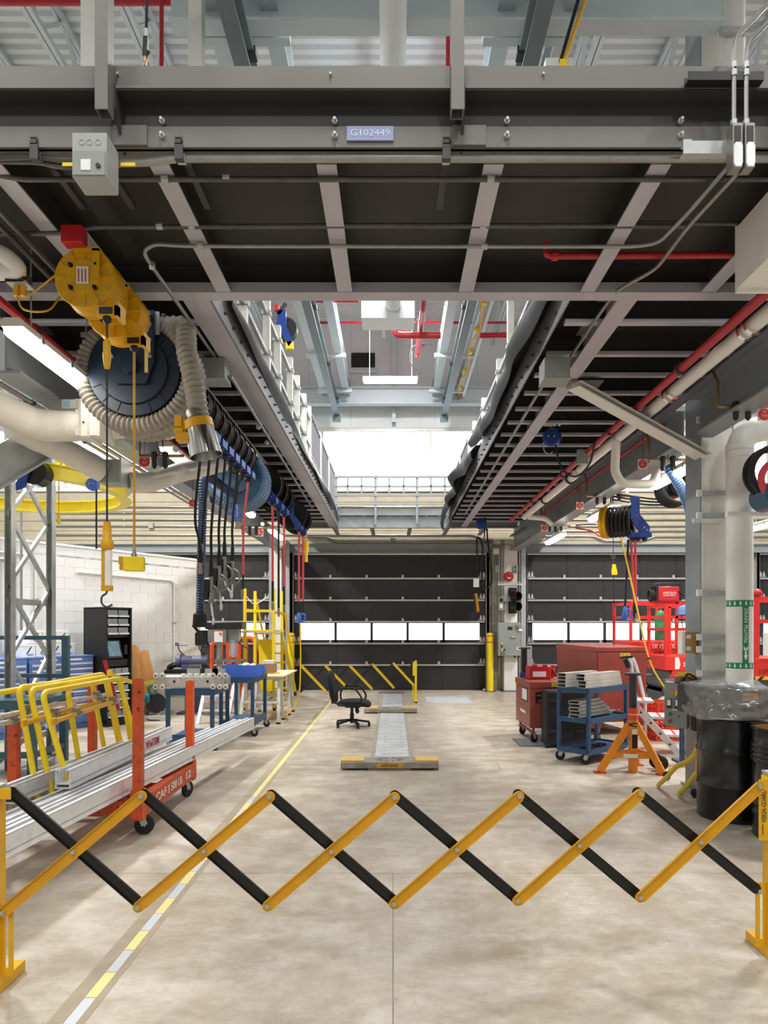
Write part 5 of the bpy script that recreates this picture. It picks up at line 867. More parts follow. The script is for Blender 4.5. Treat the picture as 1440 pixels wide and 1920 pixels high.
# ---- yellow tube frames leaning on the cart
def tframe(lab, nc, fc, yn, yf, lean, drop=.95, r=.022):
    A = at(*nc, yn); C = at(*fc, yf); L = V((lean, 0, -drop)); P = [('frame_tube', B().tube(fillet([A+L, A, C, C+L], .09, 6), r, 10), 'yellow_bright')]
    return A, C, P
for i, (nc, fc, yn, yf, ln, lab) in enumerate((((34, 1289), (172, 1274), 5.15, 6.7, .17, 'yellow tube frame farthest from the orange posts'), ((56, 1293), (200, 1268), 5.2, 6.75, .2, 'yellow tube frame second from the left'), ((78, 1299), (222, 1272), 5.15, 6.6, .28, 'yellow tube frame in front with wide lean'), ((126, 1290), (226, 1272), 5.75, 6.75, .15, 'short yellow tube frame nearest the orange posts'), ((-60, 1310), (195, 1263), 4.6, 6.9, .2, 'longest yellow tube frame running out of the left edge'))):
    A, C, P = tframe(lab, nc, fc, yn, yf, ln); T('leaning_guardrail', lab, 'guardrail', P, 'yellow tube frames on the cart')
for i, (a_, b_, m, lab) in enumerate((((48, 1355, 5.0), (203, 1312, 6.5), 'yellow', 'yellow mid rail tube with flattened end'), ((103, 1352, 5.1), (222, 1313, 6.4), 'yellow', 'shorter yellow rail tube with flattened end'), ((-40, 1352, 4.7), (200, 1302, 6.7), 'alu_dirty', 'grey scaffold tube among the yellow frames'), ((-40, 1368, 4.7), (140, 1322, 6.2), 'alu_dirty', 'lower grey scaffold tube among the yellow frames'))):
    p, q = at(*a_), at(*b_); P = [('tube', B().cyl(p, q, .02, n=10), m)]
    if i < 2: P.append(('flattened_end', B().bar(p-(q-p).normalized()*.05, p+(q-p).normalized()*.02, .02, .05), m))
    for t in (.3, .9): c = p.lerp(q, t); P.append(('clamp', B().cyl(c-(q-p).normalized()*.03, c+(q-p).normalized()*.03, .032, n=8).box(c+V((0,-.02,.03)), (.05,.05,.04)), 'gun_grey'))
    T('rail_tube', lab, 'tube', P, 'tubes clamped to the yellow frames')
p = at(210, 1300, 6.75)
T('red_rod', 'red rod with black tip leaning behind the yellow frames', 'rod', [('rod', LN(at(222, 1330, 6.9), at(196, 1238, 7.0), r=.018), 'red'), ('tip', LN(at(196, 1238, 7.0), at(193, 1230, 7.0), r=.02), 'rubber')])
tp = [at(205, 1262, 6.8), at(230, 1272, 7.5), at(262, 1276, 8.4), at(293, 1277, 9.3)]
T('caution_tape', 'yellow caution tape strung from the frames to the roller frame', 'tape', [('tape', B().sheet(lambda u, v: tp[0].lerp(tp[3], u)+V((0,0,-.06*math.sin(u*3.14)+(v-.5)*.05)), 14, 2, .002), 'label_yellow'), ('knot', B().box(at(205, 1262, 6.8), (.04,.04,.06), .3), 'label_yellow')])
# ---- galvanised lattice upright
XT = -4.5; P = []
for y, w in ((7.95, .095), (8.9, .095)): P.append(('upright', B().chan((XT, y, 0), (XT, y, 3.9), w, .08, .006, up=(1,0,0)), 'galv', {'sub': [('foot_plate', B().box((XT, y, .006), (.16, .16, .012)), 'galv')]}))
for z0, z1 in ((.35, 1.3), (2.15, 1.3), (2.15, 3.0), (3.8, 3.0)): P.append(('diagonal', B().bar((XT, 7.95, z0), (XT, 8.9, z1), .035, .05), 'galv')); P.append(('diagonal', B().bar((XT+.02, 8.9, z0), (XT+.02, 7.95, z1), .035, .05), 'galv'))
for z in (.3, 1.98): P.append(('cross_bar', B().bar((XT, 7.95, z), (XT, 8.9, z), .04, .07), 'galv'))
T('rack_upright', 'tall galvanised lattice rack upright on the left', 'rack upright', P)
T('drop_conduit', 'vertical grey conduits left of the lattice upright', 'conduit', [('conduit', LN((-6.25+k*.13, 10.6+k*.2, 1.2), (-6.25+k*.13, 10.6+k*.2, 4.6), r=.02), 'conduit') for k in range(3)])
# ---- along the oblique wall
def wthing(name, lab, cat, parts, s, d, group=None): return T(name, lab, cat, parts, group, loc=wp(s, d, 0), rz=math.atan2(WU.y, WU.x)+math.pi)   # local x runs along wall away from camera, local -y out of the wall
def drawers(lab, s, rows):
    w, dp, h = 1.12, .68, 1.18; P = [('body', B().bx(-w/2, w/2, -dp, 0, .1, h), 'cabinet_blue', {'bevel': .004}), ('plinth', B().bx(-w/2+.03, w/2-.03, -dp+.05, 0, 0, .1), 'cabinet_blue'), ('top_cap', B().bx(-w/2-.01, w/2+.01, -dp-.01, 0, h, h+.02), 'cabinet_blue')]
    z = h-.09; P.append(('name_strip', B().bx(-w*.35, -w*.1, -dp-.012, -dp-.002, h-.055, h-.025), 'label_white')); P.append(('name_strip', B().bx(w*.05, w*.3, -dp-.012, -dp-.002, h-.055, h-.025), 'label_white')); P.append(('lock', B().cyl((-.02, -dp-.012, h-.04), (-.02, -dp, h-.04), .014), 'black'))
    for hh in rows:
        P.append(('drawer', B().bx(-w/2+.03, w/2-.03, -dp-.012, -dp, z-hh+.008, z), 'cabinet_blue', {'sub': [('handle', B().bx(-w/2+.035, w/2-.035, -dp-.03, -dp-.012, z-.035, z-.006), 'alu')]})); z -= hh
    wthing('drawer_cabinet', lab, 'cabinet', P, s, .05, 'blue drawer cabinets along the white wall')
rows = [.085, .085, .085, .1, .1, .1, .12, .14, .16]
drawers('blue drawer cabinet next to the black bin tower', 3.71, rows); drawers('blue drawer cabinet second from the black bin tower', 4.87, rows); drawers('blue drawer cabinet nearest the left edge', 6.03, rows)
b_ = []
for i, (ds, z, lab) in enumerate(((0, 0, 'right'), (.24, 0, 'middle'), (.48, 0, 'left'))):
    pass
for r, cs in ((0, (0, .23, .46, .69)), (1, (.12, .35, .58))):
    for c_ in cs:
        w = .22; pos = ['rightmost', 'second', 'third', 'leftmost'][cs.index(c_)]
        T('carton', pos+(' carton in the lower row on the drawer cabinets' if r == 0 else ' carton in the upper row on the drawer cabinets'), 'carton', [('box', B().bx(-w/2, w/2, -.28, 0, 0, .2), 'label_white', {'bevel': .004}), ('lid', B().bx(-w/2-.004, w/2+.004, -.285, .004, .17, .204), 'label_white'), ('print', B().prism([(-.06,-.05),(-.04,-.05),(.03,.06),(.01,.06)], (0.02, -.288, .1), (1,0,0), (0,0,1), .002), 'ink'), ('print', B().bx(-.02, .07, -.288, -.286, .03, .045), 'bin_blue')], 'white cartons on the drawer cabinets', loc=wp(3.5+c_, .3, 1.2+.21*r), rz=math.atan2(WU.y, WU.x)+math.pi+.02*r)
w, dp, h = .52, .58, 2.0
P = [('side_left', B().bx(-w/2, -w/2+.03, -dp, 0, .05, h), 'black'), ('side_right', B().bx(w/2-.03, w/2, -dp, 0, .05, h), 'black'), ('back', B().bx(-w/2, w/2, -.03, 0, .05, h), 'black'), ('top', B().bx(-w/2, w/2, -dp, 0, h-.03, h), 'black'), ('base', B().bx(-w/2, w/2, -dp, 0, 0, .12), 'black'), ('shelf_block', B().bx(-w/2+.03, w/2-.03, -dp+.05, 0, 1.0, 1.12).bx(-w/2+.03, w/2-.03, -dp+.05, 0, 1.49, 1.53).bx(-w/2+.03, w/2-.03, -dp+.25, 0, 1.12, 1.49), 'black'), ('leveling_foot', B().cyl((-.22,-.5,-.0), (-.22,-.5,.06), .02), 'galv')]
for r in range(3):
    for c_ in range(2): x = -.215+.22*c_; z = 1.54+.148*r; P.append(('bin', B().bx(x+.005, x+.2, -dp+.03, -.05, z, z+.12), 'bin_clear', {'sub': [('label_rail', B().bx(x+.005, x+.2, -dp, -dp+.03, z, z+.03), 'label_white')]}))
for r in range(6):
    for c_ in range(3): x = -.215+.145*c_; z = .14+.143*r; P.append(('bin', B().bx(x+.005, x+.135, -dp+.03, -.05, z, z+.115), 'bin_clear', {'sub': [('label_rail', B().bx(x+.005, x+.135, -dp, -dp+.03, z, z+.026), 'label_white')]}))
P.append(('screen', B().bar((-.04, -dp+.05, 1.14), (-.04, -dp+.14, 1.44), .3, .02, up=(0,-1,.3)), 'black', {'sub': [('display', B().bar((-.05, -dp+.05, 1.17), (-.05, -dp+.128, 1.42), .24, .006, up=(0,-1,.3), ou=.012), 'screen')]}))
P.append(('card_reader', B().bx(.13, .19, -dp+.03, -dp+.08, 1.2, 1.36), 'black'))
wthing('bin_tower', 'tall black dispensing tower with clear bins and small screen', 'bin tower', P, 2.86, .43)
T('bin_tower_tray', 'small white tray on top of the black bin tower', 'tray', [('tray', B().bx(-.15, .1, -.2, 0, 0, .05), 'label_white', {'bevel': .006})], loc=wp(2.9, .6, 2.0), rz=math.atan2(WU.y, WU.x)+math.pi)
for i, (s, d, w, hh, tl) in enumerate(((2.12, .12, .72, 1.3, .3), (1.9, .34, .5, 1.2, .25))):
    p = wp(s, d)
    def fn(u, v, w=w, hh=hh, tl=tl): return ((u-.5)*w+.05*math.sin(v*3+i), -tl*(1-v)-.05*math.sin(u*6.28)*(.6+.4*v)-.02, v*hh+.03*math.sin(u*9)*v)
    T('wood_board', ['large curved wooden board leaning on the white wall', 'narrower wooden board leaning before the large one'][i], 'board', [('board', B().sheet(fn, 14, 10, .03), 'wood')], 'wooden boards leaning on the wall', loc=p, rz=math.atan2(WU.y, WU.x)+math.pi)
# chop saw
o = fl(282, 1350); P = [('base', B().bx(-.24, .3, -.14, .16, .0, .09), 'alu_dirty', {'bevel': .006}), ('vice', B().bx(-.02, .1, .02, .14, .09, .18).bx(.16, .3, -.08, -.02, .09, .16), 'gun_grey'), ('arm', B().bar((-.08, .08, .1), (-.03, .0, .33), .07, .06), 'gun_grey'), ('disc_guard', B().cyl((.08, -.02, .34), (.08, .05, .34), .17, n=28), 'gun_grey'), ('disc', B().cyl((.1, -.03, .3), (.1, -.024, .3), .175, n=28), 'black'), ('motor', B().lathe((-.02, -.02, .4), (-1,-.3,-.1), [(.085,0),(.085,.06),(.07,.08),(.07,.16),(.04,.18)], 18), 'teal'), ('handle', B().tube(smooth([(0, -.03, .46), (-.02, -.05, .58), (.06, -.05, .64), (.11, -.05, .58), (.06, -.04, .46)], 5), .026), 'teal'), ('cord', B().tube(smooth([(-.15,-.02,.36), (-.2,-.04,.25), (-.14,-.06,.12), (.0,-.15,.02), (.35,-.1,.01)], 6), .01), 'rubber')]
T('chop_saw', 'teal abrasive chop saw on the floor by the boards', 'saw', P, loc=o, rz=.25)
T('towel_roll', 'white paper roll on the floor by the blue cabinets', 'roll', [('roll', B().pipe((0,0,.06), (.16,.1,.06), .06, .04, 16), 'label_white')], loc=fl(185, 1358))
# wall conduits and small box
for s, z0, z1, lab in ((4.1, 1.45, 2.75, 'left of the two vertical conduits on the white wall'), (3.72, 1.4, 2.85, 'right of the two vertical conduits on the white wall'), (.75, .9, 2.6, 'vertical conduit on the white wall behind the grinder')):
    T('wall_conduit', lab, 'conduit', [('conduit', B().tube(fillet([wp(s, .03, z0), wp(s, .03, z1), wp(s+2.2, .03, z1+.03)], .15), .02, 8), 'white_paint'), ('clamp', B().box(wp(s, .03, (z0+z1)/2), (.06,.06,.03)), 'galv')], 'conduits on the white wall')
# teal bench and shelf at the left edge
P = [('bench_top', B().bx(-6.2, -3.98, 7.6, 8.5, .80, .86), 'bench_teal'), ('edge_strip', B().bx(-6.2, -3.98, 7.58, 7.6, .76, .86), 'bench_teal')]
for x, y in ((-4.06, 7.68), (-4.06, 8.42), (-6.1, 7.68)): P.append(('leg', B().bx(x-.04, x+.04, y-.04, y+.04, 0, .8), 'bench_teal'))
P.append(('rear_post', B().bx(-4.08, -4.0, 8.4, 8.46, .86, 1.57), 'bench_teal')); P.append(('top_rail', B().bx(-6.2, -4.085, 8.405, 8.455, 1.52, 1.568), 'bench_teal')); P.append(('stretcher', B().bx(-4.09, -4.03, 7.7, 8.4, .2, .26).bx(-6.2, -4.05, 7.66, 7.7, .2, .27), 'bench_teal')); P.append(('mid_rail', B().bx(-6.2, -4.085, 8.405, 8.455, 1.05, 1.1), 'bench_teal')); P.append(('side_brace', LN((-4.5, 7.7, .1), (-4.06, 8.4, .7), r=.02), 'galv'))
T('work_bench', 'teal steel work bench at the left edge', 'bench', P)
# ---- blue carts and benches
def legcart(name, lab, x0, x1, y0, y1, zt, shelf, casters, mat='cart_blue', trays=(.0,), lw=.05):
    P = []
    for x in (x0, x1):
        for y in (y0, y1): P.append(('leg', B().bx(x-lw/2, x+lw/2, y-lw/2, y+lw/2, .12 if casters else 0, zt), mat))
    P.append(('top', B().bx(x0-.03, x1+.03, y0-.03, y1+.03, zt-.01, zt+.02).bx(x0-.03, x1+.03, y0-.035, y0-.028, zt-.05, zt+.04).bx(x1+.028, x1+.035, y0-.03, y1+.03, zt-.05, zt+.04).bx(x0-.03, x1+.03, y1+.028, y1+.035, zt-.05, zt+.04), mat))
    for z in shelf: P.append(('shelf', B().bx(x0, x1, y0, y1, z, z+.012).bx(x0, x1, y0-.03, y0-.025, z-.04, z+.06).bx(x1+.025, x1+.03, y0, y1, z-.04, z+.06), mat))
    if casters:
        for x in (x0, x1):
            for y in (y0, y1): P.append(caster(x, y, .13, .055, .5))
    T(name, lab, 'cart', P)
legcart('rolling_table', 'dark blue rolling table under the roller frame', -3.05, -2.45, 9.25, 10.1, .80, (.16,), True)
legcart('tool_cart', 'blue two tier cart behind the rolling table', -2.62, -2.14, 10.4, 11.4, .87, (.2,), True)
# roller frame on the table
P = [('side_plate', B().bx(-3.2, -2.28, 9.2, 9.215, .88, 1.0), 'alu_dirty'), ('side_plate', B().bx(-3.2, -2.28, 9.55, 9.565, .88, 1.0), 'alu_dirty'), ('deck', B().bx(-3.18, -2.3, 9.22, 9.55, .86, .88).bx(-3.15, -2.4, 9.22, 9.55, .99, 1.0), 'alu')]
wl = B().lathe((0,-.02,0), (0,1,0), [(.012,0),(.034,.004),(.038,.02),(.034,.036),(.012,.04)], 16)
for x in (-3.19, -3.1, -2.42, -2.33, -2.25):
    for z in (.87, 1.02): P.append(('roller', wl, 'wheel_white', {'at': (x, 9.18, z), 'sub': [('axle', B().cyl((x,9.15,z),(x,9.2,z),.012,n=8), 'steel_dark')]}))
for k in range(5): P.append(('roller', wl, 'wheel_white', {'at': (-2.86+.09*k, 9.32, 1.02), 'rot': (1.57, 0, .3)}))
for x in (-2.75, -2.5, -2.4): P.append(('bracket', B().bx(x-.09, x+.09, 9.4, 9.41, 1.0, 1.1).bx(x-.09, x+.09, 9.4, 9.5, 1.0, 1.01), 'galv'))
for x in (-2.95, -2.5): P.append(('hole', B().cyl((x, 9.196, .94), (x, 9.2, .94), .018), 'black'))
T('roller_frame', 'aluminium roller frame with cream wheels on the rolling table', 'roller frame', P)
# bench grinder on pedestal
o = fl(362, 1337); x, y = o.x, o.y
P = [('pedestal', B().bx(x-.1, x+.14, y-.08, y+.12, .03, .8), 'violet_grey'), ('foot', B().bx(x-.26, x+.26, y-.2, y+.2, 0, .035), 'violet_grey'), ('tray', B().bx(x-.28, x+.28, y-.16, y+.16, .8, .84), 'black')]
P += [('switch_box', B().bx(x-.34, x+.1, y-.34, y-.16, .34, .5), 'grey_paint')]
T('grinder_stand', 'violet grey pedestal with grey switch box', 'stand', P)
z = .95
P = [('motor', B().cyl((x-.22, y, z+.06), (x+.22, y, z+.06), .1, n=20).bx(x-.2, x+.2, y-.1, y+.1, .84, z), 'violet_grey'), ('wheel_guard', B().cyl((x-.3, y, z+.06), (x-.22, y, z+.06), .13, n=20), 'violet_grey'), ('wheel_guard', B().cyl((x+.22, y, z+.06), (x+.3, y, z+.06), .12, n=20), 'violet_grey'), ('control_strip', B().bx(x-.05, x+.2, y-.13, y-.1, .86, .94), 'gun_grey', {'sub': [('button', B().cyl((x+.02+.06*k, y-.14, .9), (x+.02+.06*k, y-.13, .9), .018), m) for k, m in enumerate(('lens_red', 'lens_green', 'lens_red'))]}), ('dust_pipe', B().tube(smooth([(x-.26, y-.02, z), (x-.36, y-.05, z-.02), (x-.44, y-.02, z-.06), (x-.46, y, .84)], 6), .055), 'black')]
for dx in (-.18, .22): P.append(('eye_shield', B().box((x+dx, y-.12, z+.36), (.2, .14, .012), .2).box((x+dx-.1, y-.1, z+.38), (.05, .08, .06)), 'violet_grey', {'sub': [('stem', B().tube(smooth([(x+dx+.06, y, z+.12), (x+dx-.06, y-.05, z+.25), (x+dx-.08, y-.1, z+.36)], 4), .01), 'black')]}))
P.append(('lower_tray', B().bx(x-.46, x+.3, y-.3, y+.1, .78, .85), 'black'))
T('bench_grinder', 'dark bench grinder with eye shields on the pedestal', 'grinder', P)
# drill press
o = V((-3.36, 13.12, 0)); P = [('base', B().bx(-.2, .2, -.3, .2, 0, .07), 'gun_grey'), ('column', B().cyl((0, .08, .07), (0, .08, 1.65), .05, n=18), 'alu_dirty'), ('table', B().bx(-.02, .5, -.22, .22, 1.0, 1.04).bx(-.06, .06, .0, .15, .95, 1.05), 'gun_grey'), ('head', B().bx(-.15, .2, -.2, .3, 1.38, 1.62), 'gun_grey'), ('pulley_cover', B().bx(-.2, .5, -.22, .2, 1.62, 1.76), 'black', {'bevel': .02}), ('motor', B().cyl((-.3, .0, 1.3), (-.3, .0, 1.6), .12, n=18).bx(-.42, -.2, -.1, .1, 1.32, 1.55), 'black'), ('switch_panel', B().bx(-.02, .14, -.22, -.2, 1.38, 1.58), 'label_white', {'sub': [('stop_button', B().cyl((.1, -.25, 1.54), (.1, -.22, 1.54), .025), 'orange')]}), ('quill', B().cyl((.3, -.05, 1.15), (.3, -.05, 1.45), .05).cyl((.3, -.05, 1.08), (.3, -.05, 1.15), .025), 'alu'), ('chuck_guard', B().pipe((.3, -.05, 1.1), (.3, -.05, 1.42), .09, .004, 16), 'plastic_film'), ('feed_handle', B().bar((.42, -.1, 1.35), (.62, -.2, 1.25), .015, .015).bar((.42, -.1, 1.35), (.52, -.3, 1.45), .015, .015), 'steel_dark'), ('spindle_box', B().bx(.16, .42, -.12, .1, 1.36, 1.62), 'gun_grey')]
T('drill_press', 'tall drill press with black pulley cover', 'drill press', P, loc=o)
for i, x in enumerate((-3.98, -3.78, -3.58, -3.38)):
    T('tube_hoop', ['first', 'second', 'third', 'fourth'][i]+' orange tube hoop from the left behind the blue cart', 'hoop', [('hoop', B().tube(fillet([(x, 15.0, 0), (x, 15.0, 1.42-.07*(i < 2)), (x+.35, 15.0, 1.42-.07*(i < 2)), (x+.35, 15.0, 0)], .17, 8), .045, 12), 'orange'), ('foot_plate', B().bx(x-.08, x+.08, 14.92, 15.08, 0, .01), 'orange')], 'orange tube hoops')
# things on the cart
p = at(448, 1258, 10.6)
P = [('bin', B().prism([(-.28,.18),(-.28,.0),(.26,0),(.34,.08),(.3,.18)], (-2.36, 10.58, .895), (1,0,0), (0,0,1), .02).prism([(-.28,.18),(-.28,.0),(.26,0),(.34,.08),(.3,.18)], (-2.36, 10.88, .895), (1,0,0), (0,0,1), .02).bx(-2.64, -2.1, 10.58, 10.88, .895, .905).bx(-2.65, -2.63, 10.58, 10.88, .895, 1.075), 'bin_blue')]
T('storage_bin', 'bright blue plastic storage bin on the cart', 'bin', P)
T('work_gloves', 'white and green gloves lying in the blue bin', 'gloves', [('glove', B().ball((-2.3, 10.7, 1.07), .07, 10, .6).ball((-2.2, 10.72, 1.06), .05, 10, .8), 'label_white'), ('cuff', B().ball((-2.38, 10.75, 1.06), .06, 10, .6), 'glove_green')])
T('cardboard_box', 'small cardboard box beside the blue bin', 'box', [('box', B().bx(-2.1, -1.93+.0, 11.1, 11.35, .92, 1.07), 'cardboard'), ('paper', B().bx(-2.12, -1.95, 11.1, 11.3, 1.07, 1.12), 'label_white')])
# plywood on trestles
P = [('sheet', B().bx(-2.72, -1.88, 11.8, 13.4, .80, .82), 'ply')]
T('plywood_sheet', 'plywood sheet laid on aluminium trestles', 'plywood sheet', P)
for y, lab in ((12.0, 'aluminium trestle under the near end of the plywood'), (13.15, 'aluminium trestle under the far end of the plywood')):
    P = [('top_bar', B().bx(-2.68, -1.92, y-.04, y+.04, .74, .80), 'alu')]
    for x in (-2.6, -2.0):
        for s in (-1, 1): P.append(('leg', B().bar((x, y+s*.03, .76), (x+(.03 if x > -2.2 else -.03), y+s*.28, 0), .05, .03), 'white_rail', {'sub': [('foot', B().box((x+(.03 if x > -2.2 else -.03), y+s*.28, .015), (.07,.05,.03)), 'rubber')]}))
    for s in (-1, 1): P.append(('rung', B().bar((-2.61, y+s*.17, .36), (-1.99, y+s*.17, .36), .06, .03), 'white_rail'))
    T('trestle', lab, 'trestle', P, 'trestles under the plywood')
P = []
for x in (-3.35, -2.85): 
    P.append(('stile', B().bar((x, 11.7, 0), (x+.05, 12.2, .85), .06, .03), 'white_rail')); P.append(('stile', B().bar((x, 12.7, 0), (x+.05, 12.25, .85), .06, .03), 'white_rail'))
for k in range(3): P.append(('tread', B().box((-3.08, 11.82+.13*k, .22+.24*k), (.46, .09, .03)), 'alu'))
P.append(('platform', B().box((-3.05, 12.22, .86), (.5, .2, .03)), 'alu'))
T('step_stool', 'aluminium step stool behind the blue carts', 'step stool', P)
T('yellow_hand_tool', 'yellow clamp lying on the plywood sheet', 'hand tool', [('tool', B().bar((-2.3, 12.2, .835), (-2.05, 12.35, .835), .03, .03).bar((-2.2, 12.15, .835), (-2.1, 12.45, .835), .02, .02), 'yellow_pale')])
# ---- yellow platform stairs
x0, x1 = -2.93, -2.36; ya, yb, yc = 13.5, 14.5, 16.4; zp = 1.55; P = []
for x in (x0, x1):
    P.append(('stringer', B().bar((x, yb, zp-.03), (x, yc, .16), .04, .14), 'yellow_bright')); P.append(('base_rail', B().bar((x, ya, .16), (x, yc+.05, .16), .05, .06), 'yellow_bright'))
    for y in (ya, yb): P.append(('post', B().bar((x, y, .06), (x, y, 2.42), .055, .055), 'yellow_bright'))
    P.append(('top_rail', B().bar((x, ya, 2.0 if x == x0 else 1.95), (x, yb, 2.0 if x == x0 else 1.95), .04, .05), 'yellow_bright')); P.append(('hand_rail', B().bar((x, yb+.02, 2.35), (x, yc-.45, .95), .04, .05), 'yellow_bright'))
P.append(('platform', B().bx(x0-.03, x1+.05, ya, yb, zp, zp+.05), 'yellow_bright')); P.append(('platform_grip', B().bx(x0-.08, x1+.08, ya-.03, ya+.05, zp, zp+.03), 'alu_dirty'))
P.append(('end_rail', B().bar((x0, ya, 1.98), (x1, ya, 1.98), .05, .05), 'yellow_bright'))
for k in range(7): t = (k+.6)/7; P.append(('tread', B().box(((x0+x1)/2, yb+(yc-yb)*t, zp*(1-t)+.1), (x1-x0, .2, .035)), 'yellow_bright'))
P.append(('rear_panel', B().bx(x0+.1, x0+.42, yb-.1, yb-.06, .3, 1.4), 'yellow_bright')); P.append(('chain', B().tube(smooth([(x0, ya, 2.3), ((x0+x1)/2-.1, ya, 2.12), (x0+.45, ya, 2.25)], 6), .01), 'white_plastic'))
for x, y in ((x0, ya), (x1, ya), (x1, yc), (x0, yc)): P.append(caster(x, y, .14, .06, 1.2))
T('platform_stairs', 'bright yellow rolling platform stairs at the left column', 'stairs', P)
# ---- bollards
for x, lab in ((-2.62, 'yellow bollard with red stripes behind the yellow stairs'), (2.49, 'yellow bollard with red stripes right of the centre door')):
    y = DY-.32; P = [('post', B().cyl((x, y, 0), (x, y, 1.47), .088, n=24), 'yellow_bright'), ('dome', B().lathe((x, y, 1.47), (0,0,1), [(.088,0),(.075,.02),(.04,.032),(0,.035)], 24), 'yellow_bright'), ('base_plate', B().cyl((x, y, 0), (x, y, .012), .16, n=24), 'steel_dark')]
    for z in (1.26, 1.42): P.append(('stripe', B().pipe((x, y, z-.014), (x, y, z+.014), .0895, .003, 24), 'safety_red'))
    T('bollard', lab, 'bollard', P, 'yellow bollards by the centre door')
# ---- office chair
o = V((-.69, 11.45, 0)); P = []
for k in range(5):
    a_ = 6.283*k/5+.2; d = V((math.cos(a_), math.sin(a_), 0)); P.append(('base_arm', B().bar(V((0,0,.12)), d*.29+V((0,0,.075)), .05, .03), 'black', {'sub': [('caster', B().cyl(d*.29+V((-.02,0,.03)), d*.29+V((.02,0,.03)), .03, n=14).cyl(d*.29+V((0,0,.03)), d*.29+V((0,0,.08)), .012), 'black_gloss')]}))
P.append(('gas_lift', B().cyl((0,0,.06), (0,0,.36), .026, n=14).cyl((0,0,.06), (0,0,.22), .035, n=14), 'black')); P.append(('tilt_lever', B().lathe((.1,-.08,.28), (.2,0,-1), [(.015,-.05),(.03,-.03),(.035,.02),(.02,.05)], 10).box((.02,0,.34), (.25,.14,.04)), 'black'))
P.append(('seat', B().sq((.04, 0, .405), (.28, .25, .055), .55, bend=lambda q: q+V((0, 0, -.35*max(0, q.x-.1)**2*4-.1*max(0, -q.x-.1)))), 'fabric'))
P.append(('backrest', B().sq((-.335, 0, .665), (.05, .225, .275), .6, Matrix.Rotation(-.17, 3, 'Y'), bend=lambda q: V((q.x+.12*q.y*q.y*4*.25+.25*(q.z-.0)**2*.5, q.y*(1-.25*max(0, q.z)), q.z))), 'fabric'))
P.append(('back_stem', B().bar((-.15,0,.36), (-.33,0,.4), .08, .02).bar((-.33,0,.38), (-.36,0,.6), .08, .02, up=(1,0,0)), 'black'))
for s in (-1, 1):
    P.append(('armrest', B().tube(smooth([(.0, s*.2, .37), (-.2, s*.25, .4), (-.24, s*.26, .5), (-.2, s*.26, .61), (-.1, s*.26, .65), (.08, s*.26, .65), (.14, s*.26, .6), (.2, s*.26, .5), (.16, s*.25, .4), (.05, s*.2, .37)], 5), .016), 'black', {'sub': [('arm_pad', B().bar((-.16, s*.26, .66), (.09, s*.26, .66), .055, .03), 'black')]}))
T('office_chair', 'black fabric office chair facing right beside the axle lift', 'chair', P, loc=o, rz=-.1)
# ---- axle lift in the floor
def slabs(y0, y1, n, nm='cover_plate'):
    out = []; st = (y1-y0)/n
    for k in range(n): out.append((nm, B().bx(-.235, .205, y0+st*k+.006, y0+st*(k+1)-.006, .0, .012), 'steel_plate', {'sub': [('screw', B().cyl((x, y0+st*(k+.5), .012), (x, y0+st*(k+.5), .014), .012, n=8), 'steel_dark') for x in (-.12, .12)]}))
    return out
P = [('pit_frame', B().bx(-.29, -.245, 8.7, 17.0, 0, .006).bx(.215, .26, 8.7, 17.0, 0, .006), 'concrete_grey')]+slabs(8.75, 13.2, 10)+slabs(13.55, 16.8, 6)
P += [('slab_joint', B().bx(-1.32, -.62, 8.28, 8.29, 0, .002).bx(.56, 1.28, 8.28, 8.29, 0, .002).bx(1.26, 1.28, 8.1, 8.4, 0, .002), 'concrete_grey')]
T('lift_cover', 'strip of steel cover plates sunk in the floor', 'cover strip', P)
def cradle(lab, x, y, w, txt):
    P = [('saddle', B().hexa([(x-w/2, y, .02), (x+w/2, y, .02), (x+w/2, y+.3, .02), (x-w/2, y+.3, .02), (x-w/2, y+.02, .095), (x+w/2, y+.02, .095), (x+w/2, y+.3, .095), (x-w/2, y+.3, .095)]), 'cradle', {'bevel': .012}), ('underside', B().bx(x-.25, x+.25, y+.02, y+.28, 0, .03), 'cradle')]
    for s in (-1, 1): P.append(('side_block', B().bx(x+s*w/2-(.27 if s > 0 else 0), x+s*w/2+(.27 if s < 0 else 0), y+.04, y+.3, .095, .108), 'cradle_yellow'))
    for k in range(10): a_ = 6.283*k/10; P.append(('slot', B().box((x+.0+.13*math.cos(a_), y+.16+.09*math.sin(a_), .0955), (.05, .02, .003), a_), 'steel_dark'))
    if txt: P.append(('label_plate', B().bx(x-.15, x+.15, y+.0, y+.006, .028, .08), 'yellow', {'sub': [('lettering', 'ARRIÈRE', 'ink', {'at': (x, y-.002, .054), 'size': .05, 'wide': .2, 'ext': .001})]}))
    T('axle_cradle', lab, 'axle lift', P)
cradle('front axle lift cradle with yellow ARRIÈRE label', -.04, 7.98, 1.15, True); cradle('rear axle lift cradle beside the chair', -.05, 13.1, 1.02, False)
T('floor_grate', 'slim drain grate in the floor before the centre door', 'grate', [('frame', B().bx(-.36, .28, 16.95, 17.3, 0, .004), 'steel_dark')]+[('slat', B().bx(-.35+.03*k, -.335+.03*k, 16.96, 17.29, .004, .01), 'galv') for k in range(21)])
T('floor_grate', 'square drain grate under the small job box wheel', 'grate', [('frame', B().bx(1.78, 2.36, 9.55, 10.2, 0, .004), 'steel_dark')]+[('slat', B().bx(1.79, 2.35, 9.57+.045*k, 9.59+.045*k, .004, .01), 'galv') for k in range(14)])
T('floor_plate', 'pale steel floor plate before the centre door', 'floor plate', [('plate', B().bx(.75, 1.75, 15.0, 16.2, 0, .006), 'steel_plate')])
